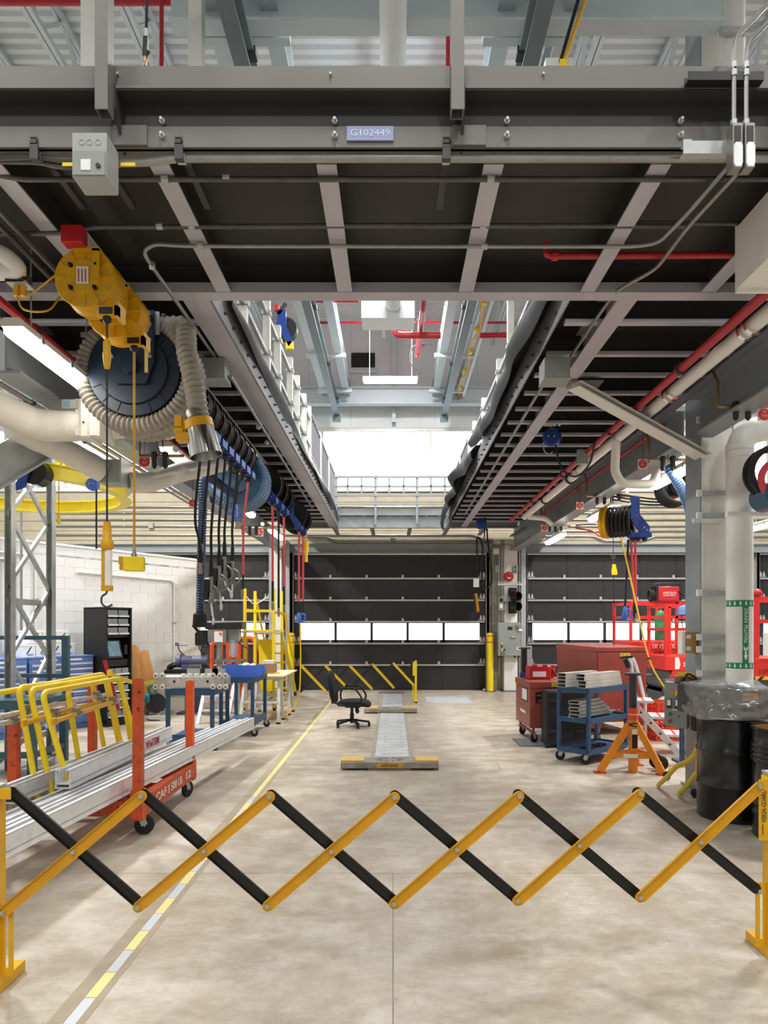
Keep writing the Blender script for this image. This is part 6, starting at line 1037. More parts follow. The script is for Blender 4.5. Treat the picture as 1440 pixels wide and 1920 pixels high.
# ---- equipment on the column between the doors
yc = DY-.36
p0, p1 = at(934, 1230, yc-.22), at(977, 1167, yc-.22)
P = [('body', B().bx(p0.x, p1.x, yc-.2, yc, p0.z, p1.z), 'grey_paint', {'bevel': .006}), ('door', B().bx(p0.x+.008, p1.x-.008, yc-.225, yc-.2, p0.z+.01, p1.z-.01), 'grey_paint', {'sub': [('latch', B().bx(2.98, 3.11, yc-.26, yc-.225, 1.39, 1.42).cyl((2.98,yc-.24,1.39),(3.11,yc-.24,1.39),.02,n=10), 'galv')]})]
q = lambda px, py: at(px, py, yc-.23)
P.append(('display', B().bx(q(952,0).x, q(961,0).x, yc-.235, yc-.225, q(0,1181).z, q(0,1175).z), 'black')); P.append(('white_tag', B().bx(q(969,0).x, q(976,0).x, yc-.229, yc-.225, q(0,1218).z, q(0,1213).z), 'label_white')); P.append(('disconnect_handle', B().bar(q(968,1172)+V((0,-.02,0)), q(973,1179)+V((0,-.02,0)), .06, .04), 'gun_grey', {'sub': [('red_tag', B().box(q(973,1181)+V((.03,-.04,0)), (.09,.006,.05)), 'label_white')]}))
for px, py, m in ((941, 1206, 'label_yellow'), (941, 1212, 'black'), (941, 1218, 'label_yellow'), (946, 1218, 'black'), (941, 1225, 'lens_red'), (946, 1225, 'gun_grey')): P.append(('push_button', B().cyl(q(px,py), q(px,py)+V((0,-.03,0)), .022, n=12), m))
for px in (936, 942, 967, 974): P.append(('cable_gland', B().cyl((q(px,0).x, yc-.1, p0.z-.05), (q(px,0).x, yc-.1, p0.z), .025, n=10), 'black'))
T('control_cabinet', 'grey control cabinet on the column right of the centre door', 'cabinet', P)
c = at(954, 1081, yc-.05)
T('fire_bell', 'round red alarm bell above the traffic light', 'bell', [('gong', B().lathe(c+V((0,.03,0)), (0,-1,0), [(.125,0),(.125,.03),(.115,.055),(.07,.08),(0,.085)], 28), 'red'), ('centre_plate', B().box(c+V((0,-.06,.01)), (.05,.01,.05)), 'black', {'sub': [('label', B().box(c+V((0,-.056,-.035)), (.08,.006,.03)), 'label_white')]})])
c = at(965, 1126, yc-.1); P = [('housing', B().box(c+V((-.06,0,0)), (.09,.22,.6)), 'black'), ('back_plate', B().box(c+V((-.04,.06,0)), (.22,.02,.66)), 'black'), ('bracket', B().bx(c.x-.35, c.x-.08, c.y, c.y+.08, c.z-.02, c.z+.12), 'grey_box')]
for dz, m in ((.12, 'lens_red'), (-.14, 'lens_green')):
    P.append(('visor', B().lathe(c+V((-.05,-.05,dz)), (.55,-1,-.1), [(.115,0),(.115,.22),(.11,.22),(.11,0)], 20), 'black')); P.append(('lens', B().lathe(c+V((-.05,-.06,dz)), (.55,-1,-.1), [(.108,.0),(.09,.04),(0,.06)], 20), m))
T('traffic_light', 'black two lamp traffic light beside the control cabinet', 'traffic light', P)
for k, (x, z0, z1) in enumerate(((2.72, .4, 3.7), (2.78, 1.8, 3.9), (2.84, 1.8, 3.9), (3.24, 1.8, 3.6))):
    T('wall_conduit', ['chain side conduit left of the control cabinet', 'left thin conduit above the control cabinet', 'middle thin conduit above the control cabinet', 'right thin conduit above the control cabinet'][k], 'conduit', [('conduit', LN((x, yc+.02, z0), (x, yc+.02, z1), r=.018), 'conduit')]+[('strap', B().bx(x-.035, x+.035, yc, yc+.03, z-.015, z+.015), 'galv') for z in (2.1, 2.8) if z0 < z < z1], 'conduits on the door column')
T('strut_channel', 'pale strut channel across the column below the bell', 'strut channel', [('channel', B().chan((2.68, yc+.0, 2.72), (3.3, yc+.0, 2.72), .04, .045, .004), 'white_paint')])
c = at(939, 1132, yc-.05); T('disconnect_switch', 'small grey disconnect switch left of the traffic light', 'switch', [('box', B().box(c, (.13,.12,.34)), 'grey_paint', {'bevel': .004}), ('handle', B().box(c+V((0,-.07,.09)), (.07,.03,.09)), 'black'), ('label', B().box(c+V((0,-.062,-.06)), (.08,.004,.1)), 'label_white')])
c = at(930, 1034, yc); T('conduit_box', 'white box high on the door column', 'box', [('box', B().box(c, (.14,.1,.14)), 'white_paint')])
T('conduit_box', 'grey box on the conduits left of the bell', 'box', [('box', B().box(at(932, 1067, yc), (.1,.1,.18)), 'grey_box')]); T('conduit_box', 'grey double switch box right of the bell', 'box', [('box', B().box(at(966, 1067, yc), (.13,.1,.18)), 'grey_box'), ('switch', B().box(at(966, 1064, yc-.06), (.04,.02,.05)).box(at(966, 1071, yc-.06), (.04,.02,.05)), 'steel_dark')])
ch = B()
for k in range(46): ch.torus((2.6, DY-.2, .35+.07*k), (1,0,0) if k % 2 else (0,1,0), .022, .007, 10, 5)
T('hoist_chain', 'thin hoist chain hanging right of the centre door', 'chain', [('chain', ch, 'galv', {'kind': 'stuff'}), ('hook', B().box((2.6, DY-.2, .33), (.04,.04,.06)), 'steel_dark')])
cp = [at(904, 990, 16.0), at(903, 1080, 16.0)]
T('control_pendant', 'yellow crane pendant on a black cable before the right edge of the centre door', 'pendant', [('cable', B().tube(smooth([at(896, 1080, 16.2), at(894, 1015, 16.2), at(899, 1010, 16.2), at(905, 1030, 16.2), at(903, 1080, 16.2), at(912, 1102, 16.2), at(922, 1085, 16.2), at(918, 1040, 16.2), at(914, 1010, 16.2), at(913, 978, 16.1)], 8), .02), 'rubber'), ('plug_card', B().box(at(893, 1093, 16.2), (.13,.04,.2)), 'label_white'), ('pendant', B().bar(at(891, 1113, 16.2), at(895, 1147, 16.2), .09, .07, up=(0,1,0)), 'yellow', {'sub': [('side_strip', B().bar(at(888.5, 1113, 16.17), at(892.5, 1147, 16.17), .025, .08, up=(0,1,0)), 'black')]})])
T('tool_balancer', 'dark blue balancer near the right end of the far walkway', 'balancer', [('case', B().lathe(at(903, 980, 14.9), (0,1,0), [(0,0),(.09,0),(.12,.03),(.12,.1),(0,.13)], 20), 'blue_arm'), ('block', B().box(at(903, 985, 14.9), (.2,.08,.14)), 'blue_arm'), ('cord', LN(at(910, 965, 14.9), at(908, 1010, 14.9), r=.014), 'rubber')])
# ---- job boxes
def plate(x, y, z, s, w, rz=0): return ('number_label', B().box((x, y, z), (w, .004, .05), rz), 'label_yellow', {'sub': [('number', s, 'ink', {'at': (x+.003*math.sin(rz), y-.003, z), 'size': .045, 'wide': w*.8, 'rot': (math.pi/2, 0, rz), 'ext': .0006})]})
w, d = 1.04, .95
P = [('body', B().bx(0, w, 0, d, .22, .8), 'job_red', {'bevel': .006}), ('lid', B().bx(-.012, w+.012, -.015, d+.01, .80, .885), 'job_red', {'bevel': .006}), ('latch_recess', B().bx(.08, .3, -.006, .0, .58, .74), 'black'), ('latch', B().bx(.12, .28, -.04, -.006, .60, .63).bx(.1, .16, -.03, -.006, .68, .70).bx(.2, .26, -.03, -.006, .68, .7), 'job_red'), ('side_vent_label', B().bx(-.004, 0, .15, .5, .58, .78), 'black', {'sub': [('label', B().bx(-.007, -.004, .17, .48, .60, .76), 'label_white')]}), ('side_seam', B().bx(-.006, 0, .02, d-.02, .5, .51), 'job_red'), plate(.42, -.018, .845, '84-745', .22)]
for x in (.06, w-.06): P.append(('skid_leg', B().tube(fillet([(x, .03, .22), (x, .06, .15), (x, d-.06, .15), (x, d-.03, .22)], .05), .02), 'job_red'))
for x in (.06, w-.06):
    for y in (.08, d-.1): P.append(caster(x, y, .15, .065, .6))
P.append(('maker_mark', B().bx(-.008, -.004, .25, .6, .4, .44), 'label_white'))
T('job_box', 'small dark red job box on wheels labelled 84-745', 'job box', P, loc=(1.96, 9.78, 0), rz=.03)
w, d, h = .85, 1.38, 1.2
P = [('body', B().bx(0, w, 0, d, .2, 1.3), 'job_red', {'bevel': .006}), ('lid', B().hexa([(-.015,-.02,1.29),(w+.015,-.02,1.29),(w+.015,d+.01,1.29),(-.015,d+.01,1.29),(-.015,-.02,1.36),(w+.015,-.02,1.36),(w+.015,d+.01,1.38),(-.015,d+.01,1.38)]), 'job_red', {'bevel': .005}), ('front_door', B().bx(.02, w-.03, -.014, 0, .26, 1.27), 'job_red', {'bevel': .004, 'sub': [('hinge', B().bx(.25, .3, -.03, -.014, .38, .4).bx(.34, .38, -.03, -.014, .38, .4), 'galv')]}), plate(.47, -.018, 1.24, '84-741', .17), ('skid_leg', B().bx(.02, .1, .02, d-.02, .12, .2), 'job_red'), ('skid_leg', B().bx(w-.1, w-.02, .02, d-.02, .12, .2), 'job_red')]
for x in (.06, w-.06):
    for y in (.1, d-.12): P.append(caster(x, y, .12, .052, .3))
T('job_box', 'large dark red job box behind the blue shelf cart', 'job box', P, loc=(3.13, 10.5, 0), rz=math.radians(12))
# tools on the small job box
o = V((2.03, 10.25, .886))
T('red_toolbox', 'red tool case on the small job box', 'tool case', [('case', B().box(o+V((.17,.1,.1)), (.33,.26,.2), .05), 'red', {'bevel': .015}), ('label', B().box(o+V((.16,-.035,.08)), (.2,.004,.08), .05), 'label_white'), ('clasp', B().box(o+V((.1,.0,.2)), (.06,.06,.04)).box(o+V((.25,.0,.2)), (.06,.06,.04)), 'red')])
T('strap_handle', 'brown strap and tool beside the red tool case', 'strap', [('strap', B().sheet(lambda u, v: o+V((.36+.2*u, .02+.12*v, .17*(1-u)**2+.01+.01*math.sin(u*8))), 10, 3, .01), 'cardboard'), ('tool', B().bar(o+V((.36,.04,.02)), o+V((.4,.08,.2)), .05, .04), 'red')])
T('bottle_jack', 'black and blue bottle jack behind the red tool case', 'jack', [('base', B().cyl((2.04, 10.62, .886), (2.04, 10.62, .96), .07), 'blue_arm'), ('cylinder', B().cyl((2.04, 10.62, .96), (2.04, 10.62, 1.33), .045), 'black'), ('head', B().cyl((2.04, 10.62, 1.33), (2.04, 10.62, 1.35), .1), 'steel_dark')])
T('galvanised_post', 'short galvanised post standing behind the small job box', 'post', [('post', B().hollow((2.56, 12.9, 0), (2.56, 12.9, 1.31), .11, .11, .008), 'galv'), ('base_plate', B().box((2.56,12.9,.008), (.3,.3,.016)), 'galv')])
# ---- black wheeled case
x, y, w = 2.10, 9.42, .6
P = [('lower_shell', B().bx(x, x+w, y, y+.16, .03, .8), 'case_black', {'bevel': .04}), ('upper_shell', B().bx(x+.005, x+w-.005, y+.17, y+.3, .03, .79), 'case_black', {'bevel': .04}), ('handle', B().bx(x+.24, x+.38, y+.06, y+.1, .79, .82), 'case_black')]
for dx in (.06, .42):
    for z in (.2, .62): P.append(('latch', B().bx(x+dx, x+dx+.1, y-.015, y, z, z+.05), 'case_black', {'bevel': .01}))
for k in range(3): P.append(('rib', B().bx(x+.04, x+w-.04, y-.006, y, .28+.04*k, .295+.04*k), 'case_black'))
for dx in (.03, w-.03): P.append(('wheel', B().cyl((x+dx-.02, y+.03, .035), (x+dx+.02, y+.03, .035), .035, n=14), 'rubber'))
T('wheeled_case', 'black moulded equipment case standing upright', 'case', P)
# ---- blue shelf cart, rotated
th = math.atan2(.53, .62); L_, W_ = .84, .43
P = []
for x in (0, L_):
    for y in (0, W_): P.append(('post', B().bx(x-.02, x+.02, y-.02, y+.02, .14, .93), 'cart_blue'))
for z, ins in ((.90, 'top'), (.53, 'mid'), (.15, 'low')): P.append(('shelf', B().bx(0, L_, 0, W_, z, z+.01).bx(0, L_, -.02, -.012, z-.03, z+.035).bx(0, L_, W_+.012, W_+.02, z-.03, z+.035).bx(-.02, -.012, 0, W_, z-.03, z+.035).bx(L_+.012, L_+.02, 0, W_, z-.03, z+.035), 'cart_blue'))
for x in (.03, L_-.03):
    for y in (.03, W_-.03): P.append(caster(x, y, .15, .06, 1.9))
CL = (2.37, 8.27, 0)
T('shelf_cart', 'blue three shelf cart loaded with aluminium bars', 'cart', P, loc=CL, rz=th)
def cl(x, y, z): c_, s_ = math.cos(th), math.sin(th); return V((CL[0]+x*c_-y*s_, CL[1]+x*s_+y*c_, z))
names = ['bottom', 'second', 'third', 'fourth', 'top']
for i, z in enumerate((.955, 1.0, 1.045, 1.085)):
    for j, (a0, a1, yy) in enumerate(((-.06+.02*(i % 2), .78, .06), (-.1, .7-.05*i, .3))):
        if i == 3: hh = .034
        p, q = cl(a0, yy+.01*i, z), cl(a1, yy+.01*i+.02, z)
        if j == 1: p, q = cl(-.12+.01*i, .31+.005*i, z), cl(.62, .33, z)
        T('aluminium_bar', '%s hollow aluminium bar of the %s pile on the top shelf' % (names[i], ['front', 'rear'][j]), 'bar', [('bar', B().hollow(p, q, .12, .042, .005), 'alu_dirty')], 'aluminium bars on the shelf cart')
for i in range(5):
    p, q = cl(-.02+.02*(i % 2), .2, .575+.043*i), cl(.8-.05*i, .24+.015*i, .575+.043*i)
    T('aluminium_bar', '%s hollow aluminium bar of the pile on the middle shelf' % names[i], 'bar', [('bar', B().hollow(p, q, .14, .038, .005), 'alu_dirty')], 'aluminium bars on the shelf cart')
T('tool_clutter', 'black chain and scraps on the lowest cart shelf', 'chain', [('scraps', B().tube(smooth([cl(.1+.06*k, .15+.06*math.sin(k*2), .175) for k in range(9)], 4), .014), 'black', {'kind': 'stuff'})])
# ---- orange jack stand
o = fl(1187, 1447); P = [('column', B().cyl((0,0,.0), (0,0,.62), .052, n=20), 'orange_jack'), ('red_band', B().pipe((0,0,.60), (0,0,.74), .06, .01, 20), 'safety_red', {'sub': [('seam', B().pipe((0,0,.665),(0,0,.672),.0605,.002,20), 'label_white')]}), ('collar', B().pipe((0,0,.54), (0,0,.60), .06, .02, 20), 'orange_jack'), ('ram', B().cyl((0,0,.6), (0,0,1.12), .044, n=20), 'steel_dark'), ('ram_hole', B().cyl((0,-.05,.78), (0,-.04,.78), .014), 'black'), ('head_plate', B().cyl((0,0,1.12), (0,0,1.145), .1, n=24), 'steel_dark'), ('lock_pin', B().tube(smooth([(.05,-.03,.56),(.0,-.07,.57),(-.06,-.05,.55),(.02,-.06,.53)], 5), .008), 'black'), ('data_label', B().bx(-.03, .03, -.056, -.051, .28, .44), 'ink', {'sub': [('label_head', B().bx(-.03, .03, -.057, -.055, .44, .5), 'label_white')]})]
feet = [(-.40, -.05), (.28, -.16), (.18, .38)]
for i, (fx, fy) in enumerate(feet):
    P.append(('leg', B().bar((fx*.1, fy*.1, .56), (fx, fy, .02), .06, .07), 'orange_jack', {'sub': [('foot_pad', B().box((fx, fy, .008), (.13,.11,.014)), 'orange_worn')]}))
for i in range(3):
    a_, c_ = V((feet[i][0]*.68, feet[i][1]*.68, .2)), V((feet[(i+1) % 3][0]*.68, feet[(i+1) % 3][1]*.68, .2)); P.append(('brace', B().bar(a_, c_, .012, .06), 'orange_jack'))
P.append(('brace_label', B().box((-.06,-.092,.2), (.16,.006,.045), -.1), 'label_white'))
for dy in (0, .12): P.append(('wheel', B().lathe((.33, .02+dy, .09), (.3,1,0), [(.02,0),(.07,0),(.085,.01),(.085,.035),(.07,.045),(.02,.045)], 20), 'rubber'))
P.append(('wheel_arm', B().bar((.16,-.05,.2), (.33,.03,.09), .04, .03), 'orange_jack'))
T('jack_stand', 'orange tripod jack stand with black ram', 'jack stand', P, loc=o)
# ---- aluminium step ladder lying inclined
P = []; a0, a1 = at(1186, 1235, 9.3), at(1262, 1408, 8.6)
sd = V((.12, .42, 0))
for k in range(2): P.append(('stringer', B().bar(at(1196, 1330, 9.0)+sd*k, at(1272, 1412, 8.8)+sd*k, .03, .08), 'alu', {'sub': [('bolt', BOLT, 'black', {'at': at(1200+18*m, 1335+20*m, 9.0-.05*m)+sd*k+V((0,-.03,0)), 'dir': (0,-1,0)}) for m in range(4)]}))
for m, (px, py) in enumerate(((1207, 1316), (1238, 1346), (1266, 1380))): 
    c = at(px, py, 8.95)+sd*.5; P.append(('tread', B().box(c, (.24, .46, .03), -.27), 'alu', {'sub': [('red_strip', B().box(c+V((0,0,.017)), (.03,.4,.004), -.27), 'sign_red')]}))
P.append(('rear_leg', B().tube(smooth([at(1198, 1335, 9.1), at(1188, 1285, 9.2), at(1183, 1245, 9.2), at(1178, 1236, 9.2)], 5), .025), 'alu')); P.append(('rear_leg', B().tube(smooth([at(1210, 1320, 9.4), at(1197, 1265, 9.4), at(1188, 1238, 9.4), at(1180, 1231, 9.3)], 5), .025), 'alu')); P.append(('handle', B().bar(at(1164, 1233, 9.2), at(1186, 1231, 9.2), .04, .03).bar(at(1172, 1236, 9.2), at(1178, 1252, 9.2), .05, .05), 'black'))
P.append(('rear_foot', LN(at(1210, 1320, 9.4), (at(1215, 1390, 9.4).x, 9.5, .0), r=.02), 'alu'))
T('step_ladder', 'aluminium step ladder with red strips on its treads', 'ladder', P)
# ---- red crates
def crate(lab, x, y, z, rz):
    w, d, h = .4, .34, .28; P = []
    for s in (-1, 1):
        for k in range(4): P.append(('side_rail', B().bar((-w/2, s*d/2, .02+k*.08), (w/2, s*d/2, .02+k*.08), .016, .035), 'crate_red')); P.append(('side_rail', B().bar((s*w/2, -d/2, .02+k*.08), (s*w/2, d/2, .02+k*.08), .016, .035), 'crate_red'))
        for k in range(6): P.append(('side_bar', B().bar((-w/2+w*k/5, s*d/2, 0), (-w/2+w*k/5, s*d/2, h), .018, .03), 'crate_red'))
        for k in range(5): P.append(('side_bar', B().bar((s*w/2, -d/2+d*k/4, 0), (s*w/2, -d/2+d*k/4, h), .03, .018), 'crate_red'))
    P.append(('bottom', B().bx(-w/2, w/2, -d/2, d/2, 0, .015), 'crate_red'))
    T('plastic_crate', lab, 'crate', P, 'red plastic crates', loc=(x, y, z), rz=rz)
p = fl(1248, 1388); crate('lower red plastic crate on the floor behind the ladder', p.x, p.y+.1, 0, .15); crate('upper red plastic crate stacked on the lower one', p.x+.01, p.y+.1, .29, .15)
# ---- electrical control panel on the column
x, y = at(1279, 0, 8.35).x, 8.35
P = [('post', B().hollow((x, y, 0), (x, y, .52), .05, .05, .004), 'cart_blue'), ('foot', B().bx(x-.03, x+.12, y-.02, y+.25, 0, .03), 'cart_blue'), ('cross_foot', B().bx(x-.02, x+.12, y-.02, y+.02, .12, .16), 'cart_blue')]
P += [('post_hole', B().cyl((x, y-.027, .1+.08*k), (x, y-.024, .1+.08*k), .008, n=8), 'black') for k in range(5)]
T('blue_post', 'short dark blue perforated post behind the white column', 'post', P)
a0, a1 = V((2.82, 7.10, 0)), V((3.01, 6.99, 0))
P = [('enclosure', B().hexa([(2.82, 7.10, .66), (3.01, 6.99, .63), (3.11, 7.16, .63), (2.92, 7.27, .66), (2.82, 7.10, 1.11), (3.01, 6.99, 1.09), (3.11, 7.16, 1.09), (2.92, 7.27, 1.11)]), 'grey_paint', {'bevel': .004})]
fx = V((a1.x-a0.x, -.11, 0)).normalized(); fn_ = V((fx.y, -fx.x, 0)); o = V((2.82, 7.10, 0))
rzf = math.atan2(fx.y, fx.x)
def on(u, z, dd=.0): return o+fx*u+fn_*(-dd if fn_.y > 0 else dd)+V((0,0,z))
P.append(('isolator', B().box(on(.165, .99, .012), (.06,.03,.08), rzf), 'yellow', {'sub': [('knob', B().cyl(on(.16, .99, .03), on(.16, .99, .06), .028, n=14), 'red')]}))
P.append(('warning_label', B().box(on(.125, 1.0, .004), (.04,.006,.05), rzf), 'label_yellow')); P.append(('indicator', B().cyl(on(.08, 1.0, .0), on(.08, 1.0, .02), .014), 'yellow'))
for u in (.05, .13): P.append(('switch', B().box(on(u, .89, .012), (.045,.03,.09), rzf), 'black', {'sub': [('rocker', B().box(on(u, .90, .03), (.034,.01,.06), rzf), 'label_white')]}))
P.append(('push_button', B().cyl(on(.06, .78, 0), on(.06, .78, .02), .018), 'lens_green')); P.append(('push_button', B().cyl(on(.06, .71, 0), on(.06, .71, .02), .018), 'lens_red')); P.append(('keyhole', B().cyl(on(.14, .76, 0), on(.14, .76, .008), .008), 'black')); P.append(('label_strip', B().box(on(.12, .825, .003), (.09,.004,.012), rzf), 'label_white'))
T('switch_cabinet', 'grey electrical panel with yellow and red isolator switch', 'cabinet', P)
T('cable_holder', 'black cable holder with looped leads beside the control panel', 'cable holder', [('holder', B().box((3.06, 6.87, .72), (.09,.1,.16)).box((3.15, 6.88, .72), (.12,.08,.1)), 'black'), ('lead', B().tube(smooth([(3.04, 6.87, .8), (3.05, 6.87, 1.0), (3.04, 6.88, 1.12), (2.98, 6.95, 1.17), (2.96, 7.05, 1.1)], 6), .013), 'black'), ('lead', B().tube(smooth([(3.07, 6.87, .8), (3.085, 6.87, 1.02), (3.06, 6.88, 1.15), (3.0, 6.95, 1.2), (2.99, 7.05, 1.1)], 6), .012), 'rubber'), ('red_lead', B().tube(smooth([(3.14, 6.85, .7), (3.08, 6.82, .5), (3.07, 6.79, .3), (3.14, 6.77, .12)], 6), .011), 'red_pipe')])
T('amber_box', 'small amber striped cover on top of the control panel', 'cover', [('cover', B().box((3.03, 7.12, 1.14), (.17,.14,.06), -.3), 'brass'), ('flap', B().box((3.03, 7.06, 1.18), (.16,.01,.06), -.3), 'label_yellow')])
T('meter_box', 'beige meter box on the left side of the white column', 'box', [('box', B().bx(2.99, 3.12, 7.0, 7.07, 1.41, 1.63), 'barrel_tan', {'bevel': .006}), ('cover', B().bx(2.955, 2.99, 6.98, 7.09, 1.40, 1.64), 'white_plastic', {'bevel': .006}), ('hinge', B().bx(3.0, 3.05, 6.99, 7.0, 1.44, 1.48).bx(3.0, 3.05, 6.99, 7.0, 1.56, 1.6), 'white_plastic')])
# ---- drums
def drum(lab, x, y, h, inner, ribs, rim='black'):
    r = .29; pr = [(r-.01, 0), (r, .012), (r, .03)]; 
    for z in ribs: pr += [(r, z-.025), (r+.012, z-.008), (r+.012, z+.008), (r, z+.025)]
    pr += [(r, h-.03), (r+.008, h-.02), (r+.008, h), (r-.006, h), (r-.008, h-.015)]
    P = [('shell', B().lathe((x, y, 0), (0,0,1), pr, 48), 'black_gloss'), ('rim', B().torus((x, y, h-.004), (0,0,1), r+.002, .009, 48, 8), rim)]
    P.append(('liner', B().lathe((x, y, 0), (0,0,1), [(r-.008, h-.01), (r-.01, .02), (0, .02)], 48), inner)); P.append(('base', B().lathe((x, y, 0), (0,0,1), [(0, .004), (r-.01, .004)], 48), 'black'))
    T('steel_drum', lab, 'drum', P, 'black steel drums')
drum('black steel drum with wrapped foam blocks on top', 3.02, 6.08, .9, 'black', (.3, .6), 'galv'); drum('open black steel drum with tan inside at the right edge', 3.2, 5.47, .88, 'barrel_tan', (.2, .27, .34, .62, .66, .7, .74))
T('foam_block', 'left dark foam block in plastic on the drum', 'foam block', [('block', B().box((2.77, 6.06, 1.035), (.27,.46,.25), .12), 'foam', {'bevel': .01})]); T('foam_block', 'right dark foam block with paper label DB-72B', 'foam block', [('block', B().box((3.04, 5.93, 1.035), (.29,.46,.25), .04), 'foam', {'bevel': .01}), ('paper_label', B().box((2.98, 5.693, 1.085), (.13,.004,.09), .04), 'cardboard', {'label': 'paper label reading DB-72B', 'sub': [('lettering', 'DB-72B', 'ink', {'at': (2.96, 5.688, 1.1), 'size': .035, 'wide': .085, 'rot': (math.pi/2, 0, .04), 'ext': .0005}), ('small_print', B().box((2.98, 5.688, 1.06), (.12,.003,.012), .04), 'ink')]})])
rnd = random.Random(4)
def bag(u, v):
    a_ = u*6.28318; sx, sy = .305, .32; e = 3.2
    cx_ = abs(math.cos(a_))**(2/e)*math.copysign(1, math.cos(a_)); cy_ = abs(math.sin(a_))**(2/e)*math.copysign(1, math.sin(a_))
    k = 1.0 if v < .7 else max(.02, 1-((v-.7)/.3)**1.6); z = .905+min(v/.7, 1)*.27+(.02*math.sin(u*31) if v > .4 else 0)+.012*math.sin(u*19+v*9)
    k *= 1+.03*math.sin(u*82+v*9)+.025*math.sin(u*37-v*21)+.015*math.sin(u*140+v*30); return (2.925+cx_*sx*k, 5.98+cy_*sy*k-.06*cx_, z+(.012*math.sin(u*25) if v >= .7 else 0))
film = B(); NU, NV = 120, 18
film.add([bag(i/NU, j/NV) for i in range(NU) for j in range(NV+1)], [(i*(NV+1)+j, ((i+1) % NU)*(NV+1)+j, ((i+1) % NU)*(NV+1)+j+1, i*(NV+1)+j+1) for i in range(NU) for j in range(NV)])
T('plastic_bag', 'clear crinkled plastic bag wrapped around the foam blocks', 'plastic bag', [('film', film, 'plastic_film')])
# drum cart
P = [('leg_tube', B().tube(smooth([at(1312, 1385, 6.7), at(1303, 1412, 6.7), at(1288, 1428, 6.75), at(1270, 1436, 6.85), at(1252, 1455, 7.0), fl(1234, 1476)+V((0,0,.02))], 6), .024), 'yellow_pale'), ('leg_tube', B().tube(smooth([at(1320, 1440, 6.55), at(1306, 1450, 6.6), at(1290, 1470, 6.7), fl(1274, 1492)+V((0,0,.02))], 6), .024), 'yellow_pale'), ('upright', B().bar(at(1308, 1445, 6.62), at(1312, 1370, 6.62), .03, .03), 'yellow_pale')]
for q in (fl(1251, 1462), fl(1304, 1496)): P.append(('caster', B().lathe(q+V((-.02,0,.045)), (1,.4,0), [(.01,0),(.035,0),(.045,.008),(.045,.032),(.035,.04),(.01,.04)], 18), 'rubber', {'sub': [('bracket', B().bar(q+V((0,0,.05)), q+V((.05,.02,.12)), .03, .02), 'yellow_pale')]}))
T('drum_cart', 'yellow tube drum cart legs beside the white column', 'drum cart', P)
T('tow_strap', 'orange strap on the floor behind the jack stand', 'strap', [('strap', B().sheet(lambda u, v: (3.15+.7*u, 8.25-.2*u+.05*v, .01+.04*(1-u)**3+.003*math.sin(u*20)), 16, 2, .004), 'orange')])
# ---- scissor lifts
def lift(lab, cx_, cy_, w, L_, zdeck, zrail, rz, brand, extra=(), lower=True, wheels=()):
    P = []; m = 'lift_red'; rn = lambda z: B()
    if lower:
        P.append(('chassis', B().bx(-w/2, w/2, -L_/2+.12, L_/2, .2, .55).bx(-w/2, w/2, -L_/2, L_/2, .44, .55), 'grey_lift', {'bevel': .02, 'sub': [('hazard_strip', B().bx(-w/2+.04+.14*k, -w/2+.1+.14*k, -L_/2-.004, -L_/2, .46, .5), 'label_yellow') for k in range(int(w/.15))]}))
        P.append(('side_tray', B().bx(-w/2-.01, w/2+.01, -L_/2-.02, L_/2, .55, .72), 'grey_lift', {'bevel': .03}))
        for k in range(3): P.append(('scissor_arm', B().bar((-.3*w, -L_/2+.1, .72+.1*k), (.3*w, L_/2-.1, .78+.1*k), .08, .06), 'grey_lift'))
        P.append(('scissor_stack', B().bx(-w/2+.06, w/2-.06, -L_/2+.05, L_/2-.1, .72, zdeck-.02), 'grey_lift'))
        if wheels:
            for wx_ in wheels:
                P.append(('wheel', B().lathe((wx_, -L_/2-.0, .2), (0, -1, 0), [(0,-.1),(.2,-.1),(.2,.0),(.17,.012),(.08,-.005),(.05,.012),(0,.012)], 32), 'wheel_white', {'sub': [('hub', B().cyl((wx_, -L_/2-.03, .2), (wx_, -L_/2, .2), .04), 'gun_grey')]}))
    P.append(('deck_box', B().bx(-w/2, w/2, -L_/2, L_/2, zdeck, zdeck+.26), m, {'bevel': .006}))
    for z in (zdeck+.75, zrail):
        for s in (-1, 1): P.append(('rail', B().bar((-w/2, s*(L_/2-.03), z), (w/2, s*(L_/2-.03), z), .05, .05), m)); P.append(('rail', B().bar((s*(w/2-.03), -L_/2, z), (s*(w/2-.03), L_/2, z), .05, .05), m))
    for x in (-w/2+.03, 0, w/2-.03):
        for s in (-1, 1): P.append(('rail_post', B().bar((x, s*(L_/2-.03), zdeck+.26), (x, s*(L_/2-.03), zrail), .05, .05), m))
    for s, x, z, sz, wd, mt in brand: P.append(('lettering', s, mt, {'at': (x, -L_/2-.004, z), 'size': sz, 'wide': wd, 'ext': .001}))
    P += list(extra); T('scissor_lift', lab, 'scissor lift', P, loc=(cx_, cy_, 0), rz=rz)
lift('red scissor lift with two line lettering behind the large job box', 5.7, 14.25, 1.9, 1.1, 1.11, 2.15, 0, [('SKYJACK', -.27, 1.27, .13, .48, 'label_white'), ('D2FE', -.36, 1.15, .085, .2, 'ink')], (), True, (-.43, .6))
sub = [('logo_mark', B().prism([(-.05,-.11),(.025,-.11),(.05,-.02),(.02,.11),(-.05,.11)], (-.2, -.455, 1.0), (1,0,0), (0,0,1), .004), 'label_white'), ('lower_skirt', B().hexa([(-.38,-.4,.62),(.4,-.4,.62),(.4,.4,.62),(-.38,.4,.62),(-.28,-.44,.87),(.4,-.44,.87),(.4,.44,.87),(-.28,.44,.87)]), 'lift_red')]
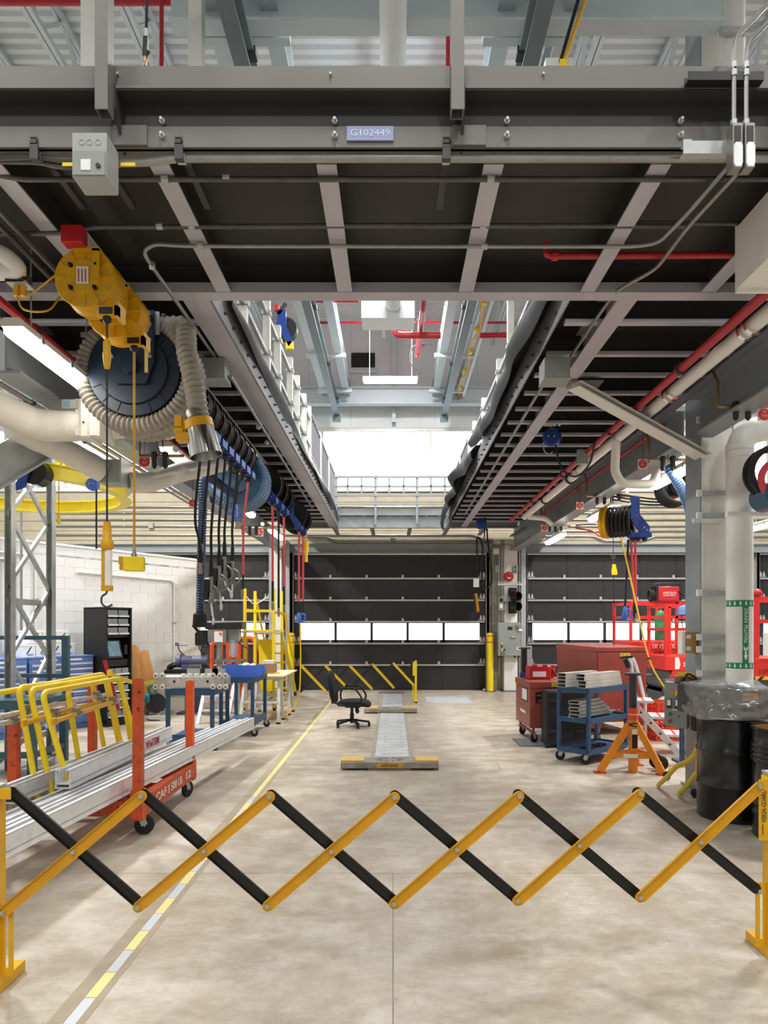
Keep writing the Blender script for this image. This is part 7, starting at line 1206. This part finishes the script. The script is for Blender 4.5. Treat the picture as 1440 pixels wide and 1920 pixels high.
lift('bright red lift with white arrow mark beside the white column', 5.41, 12.95, .86, .9, .87, 2.06, 0, [('sim', .02, .99, .16, .24, 'label_white'), ('SKY', -.32, .6, .07, .16, 'label_white')], sub, True, (-.36, .3))
lift('red lift marked 11FS cut by the right edge', 5.25, 9.45, .95, .9, 1.0, 2.05, 0, [('11FS', -.36, 1.08, .1, .13, 'ink')], [('hazard_band', B().bx(-.475, .475, -.46, -.452, .98, 1.02), 'label_yellow', {'sub': [('stripe', B().prism([(-.05,-.02),(.0,-.02),(.04,.02),(-.01,.02)], (-.4+.16*k, -.462, 1.0), (1,0,0), (0,0,1), .002), 'ink') for k in range(6)]}), ('notice_sheet', B().bx(-.38, -.2, -.47, -.46, 1.3, 1.6), 'label_white'), ('red_cap', B().ball((-.42,-.4,2.12), .06), 'red')], True, (-.2,))
p = V((5.48, 13.76, 2.176))
T('welder', 'red welding machine on top of the far red lift rail', 'welder', [('case', B().box(p+V((.02,0,.15)), (.42,.3,.28)), 'red', {'bevel': .012, 'sub': [('front_panel', B().box(p+V((-.215,0,.15)), (.05,.3,.28)), 'black'), ('rear_panel', B().box(p+V((.25,0,.15)), (.05,.3,.28)), 'black'), ('lettering', 'LINCOLN', 'label_white', {'at': p+V((.03,-.155,.165)), 'size': .06, 'wide': .26, 'ext': .001}), ('lettering', 'ELECTRIC', 'label_white', {'at': p+V((.03,-.155,.115)), 'size': .045, 'wide': .24, 'ext': .001}), ('warning_label', B().box(p+V((.03,-.02,.295)), (.1,.1,.01)), 'label_yellow')]}), ('handle', B().tube(smooth([p+V((-.24,-.1,.2)), p+V((-.24,-.1,.34)), p+V((.0,-.1,.36)), p+V((.24,-.1,.34)), p+V((.26,-.1,.2))], 6), .014), 'black'), ('cable_coil', B().torus(p+V((-.29,-.05,.12)), (1,.2,0), .1, .02, 20, 6).torus(p+V((-.31,-.02,.12)), (1,0,.1), .11, .02, 20, 6), 'rubber'), ('lead', B().tube(smooth([p+V((.2,-.16,.2)), p+V((.35,-.16,.1)), p+V((.5,-.16,.04)), p+V((.62,-.14,.02))], 6), .015), 'rubber')])
T('hard_hat', 'light blue hard hat hung on the lift rail beside the column', 'hard hat', [('shell', B().lathe((5.32, 12.44, 1.9), (-.1,.0,1), [(.16,0),(.15,.02),(.14,.08),(.1,.14),(0,.17)], 20), 'hose_blue'), ('strap', LN((5.25, 12.44, 1.9), (5.28, 12.44, 1.64), r=.008).tube([(5.39, 12.44, 1.9), (5.36, 12.44, 1.64)], .008), 'rubber')])
T('gas_bottle', 'green gas bottle standing on the far red lift deck', 'gas bottle', [('bottle', B().lathe((5.52, 14.1, 1.385), (0,0,1), [(0,0),(.1,0),(.11,.02),(.11,.5),(.06,.6),(.03,.62)], 18), 'glove_green'), ('valve', B().cyl((5.52, 14.1, 2.0), (5.52, 14.1, 2.08), .025), 'brass')])
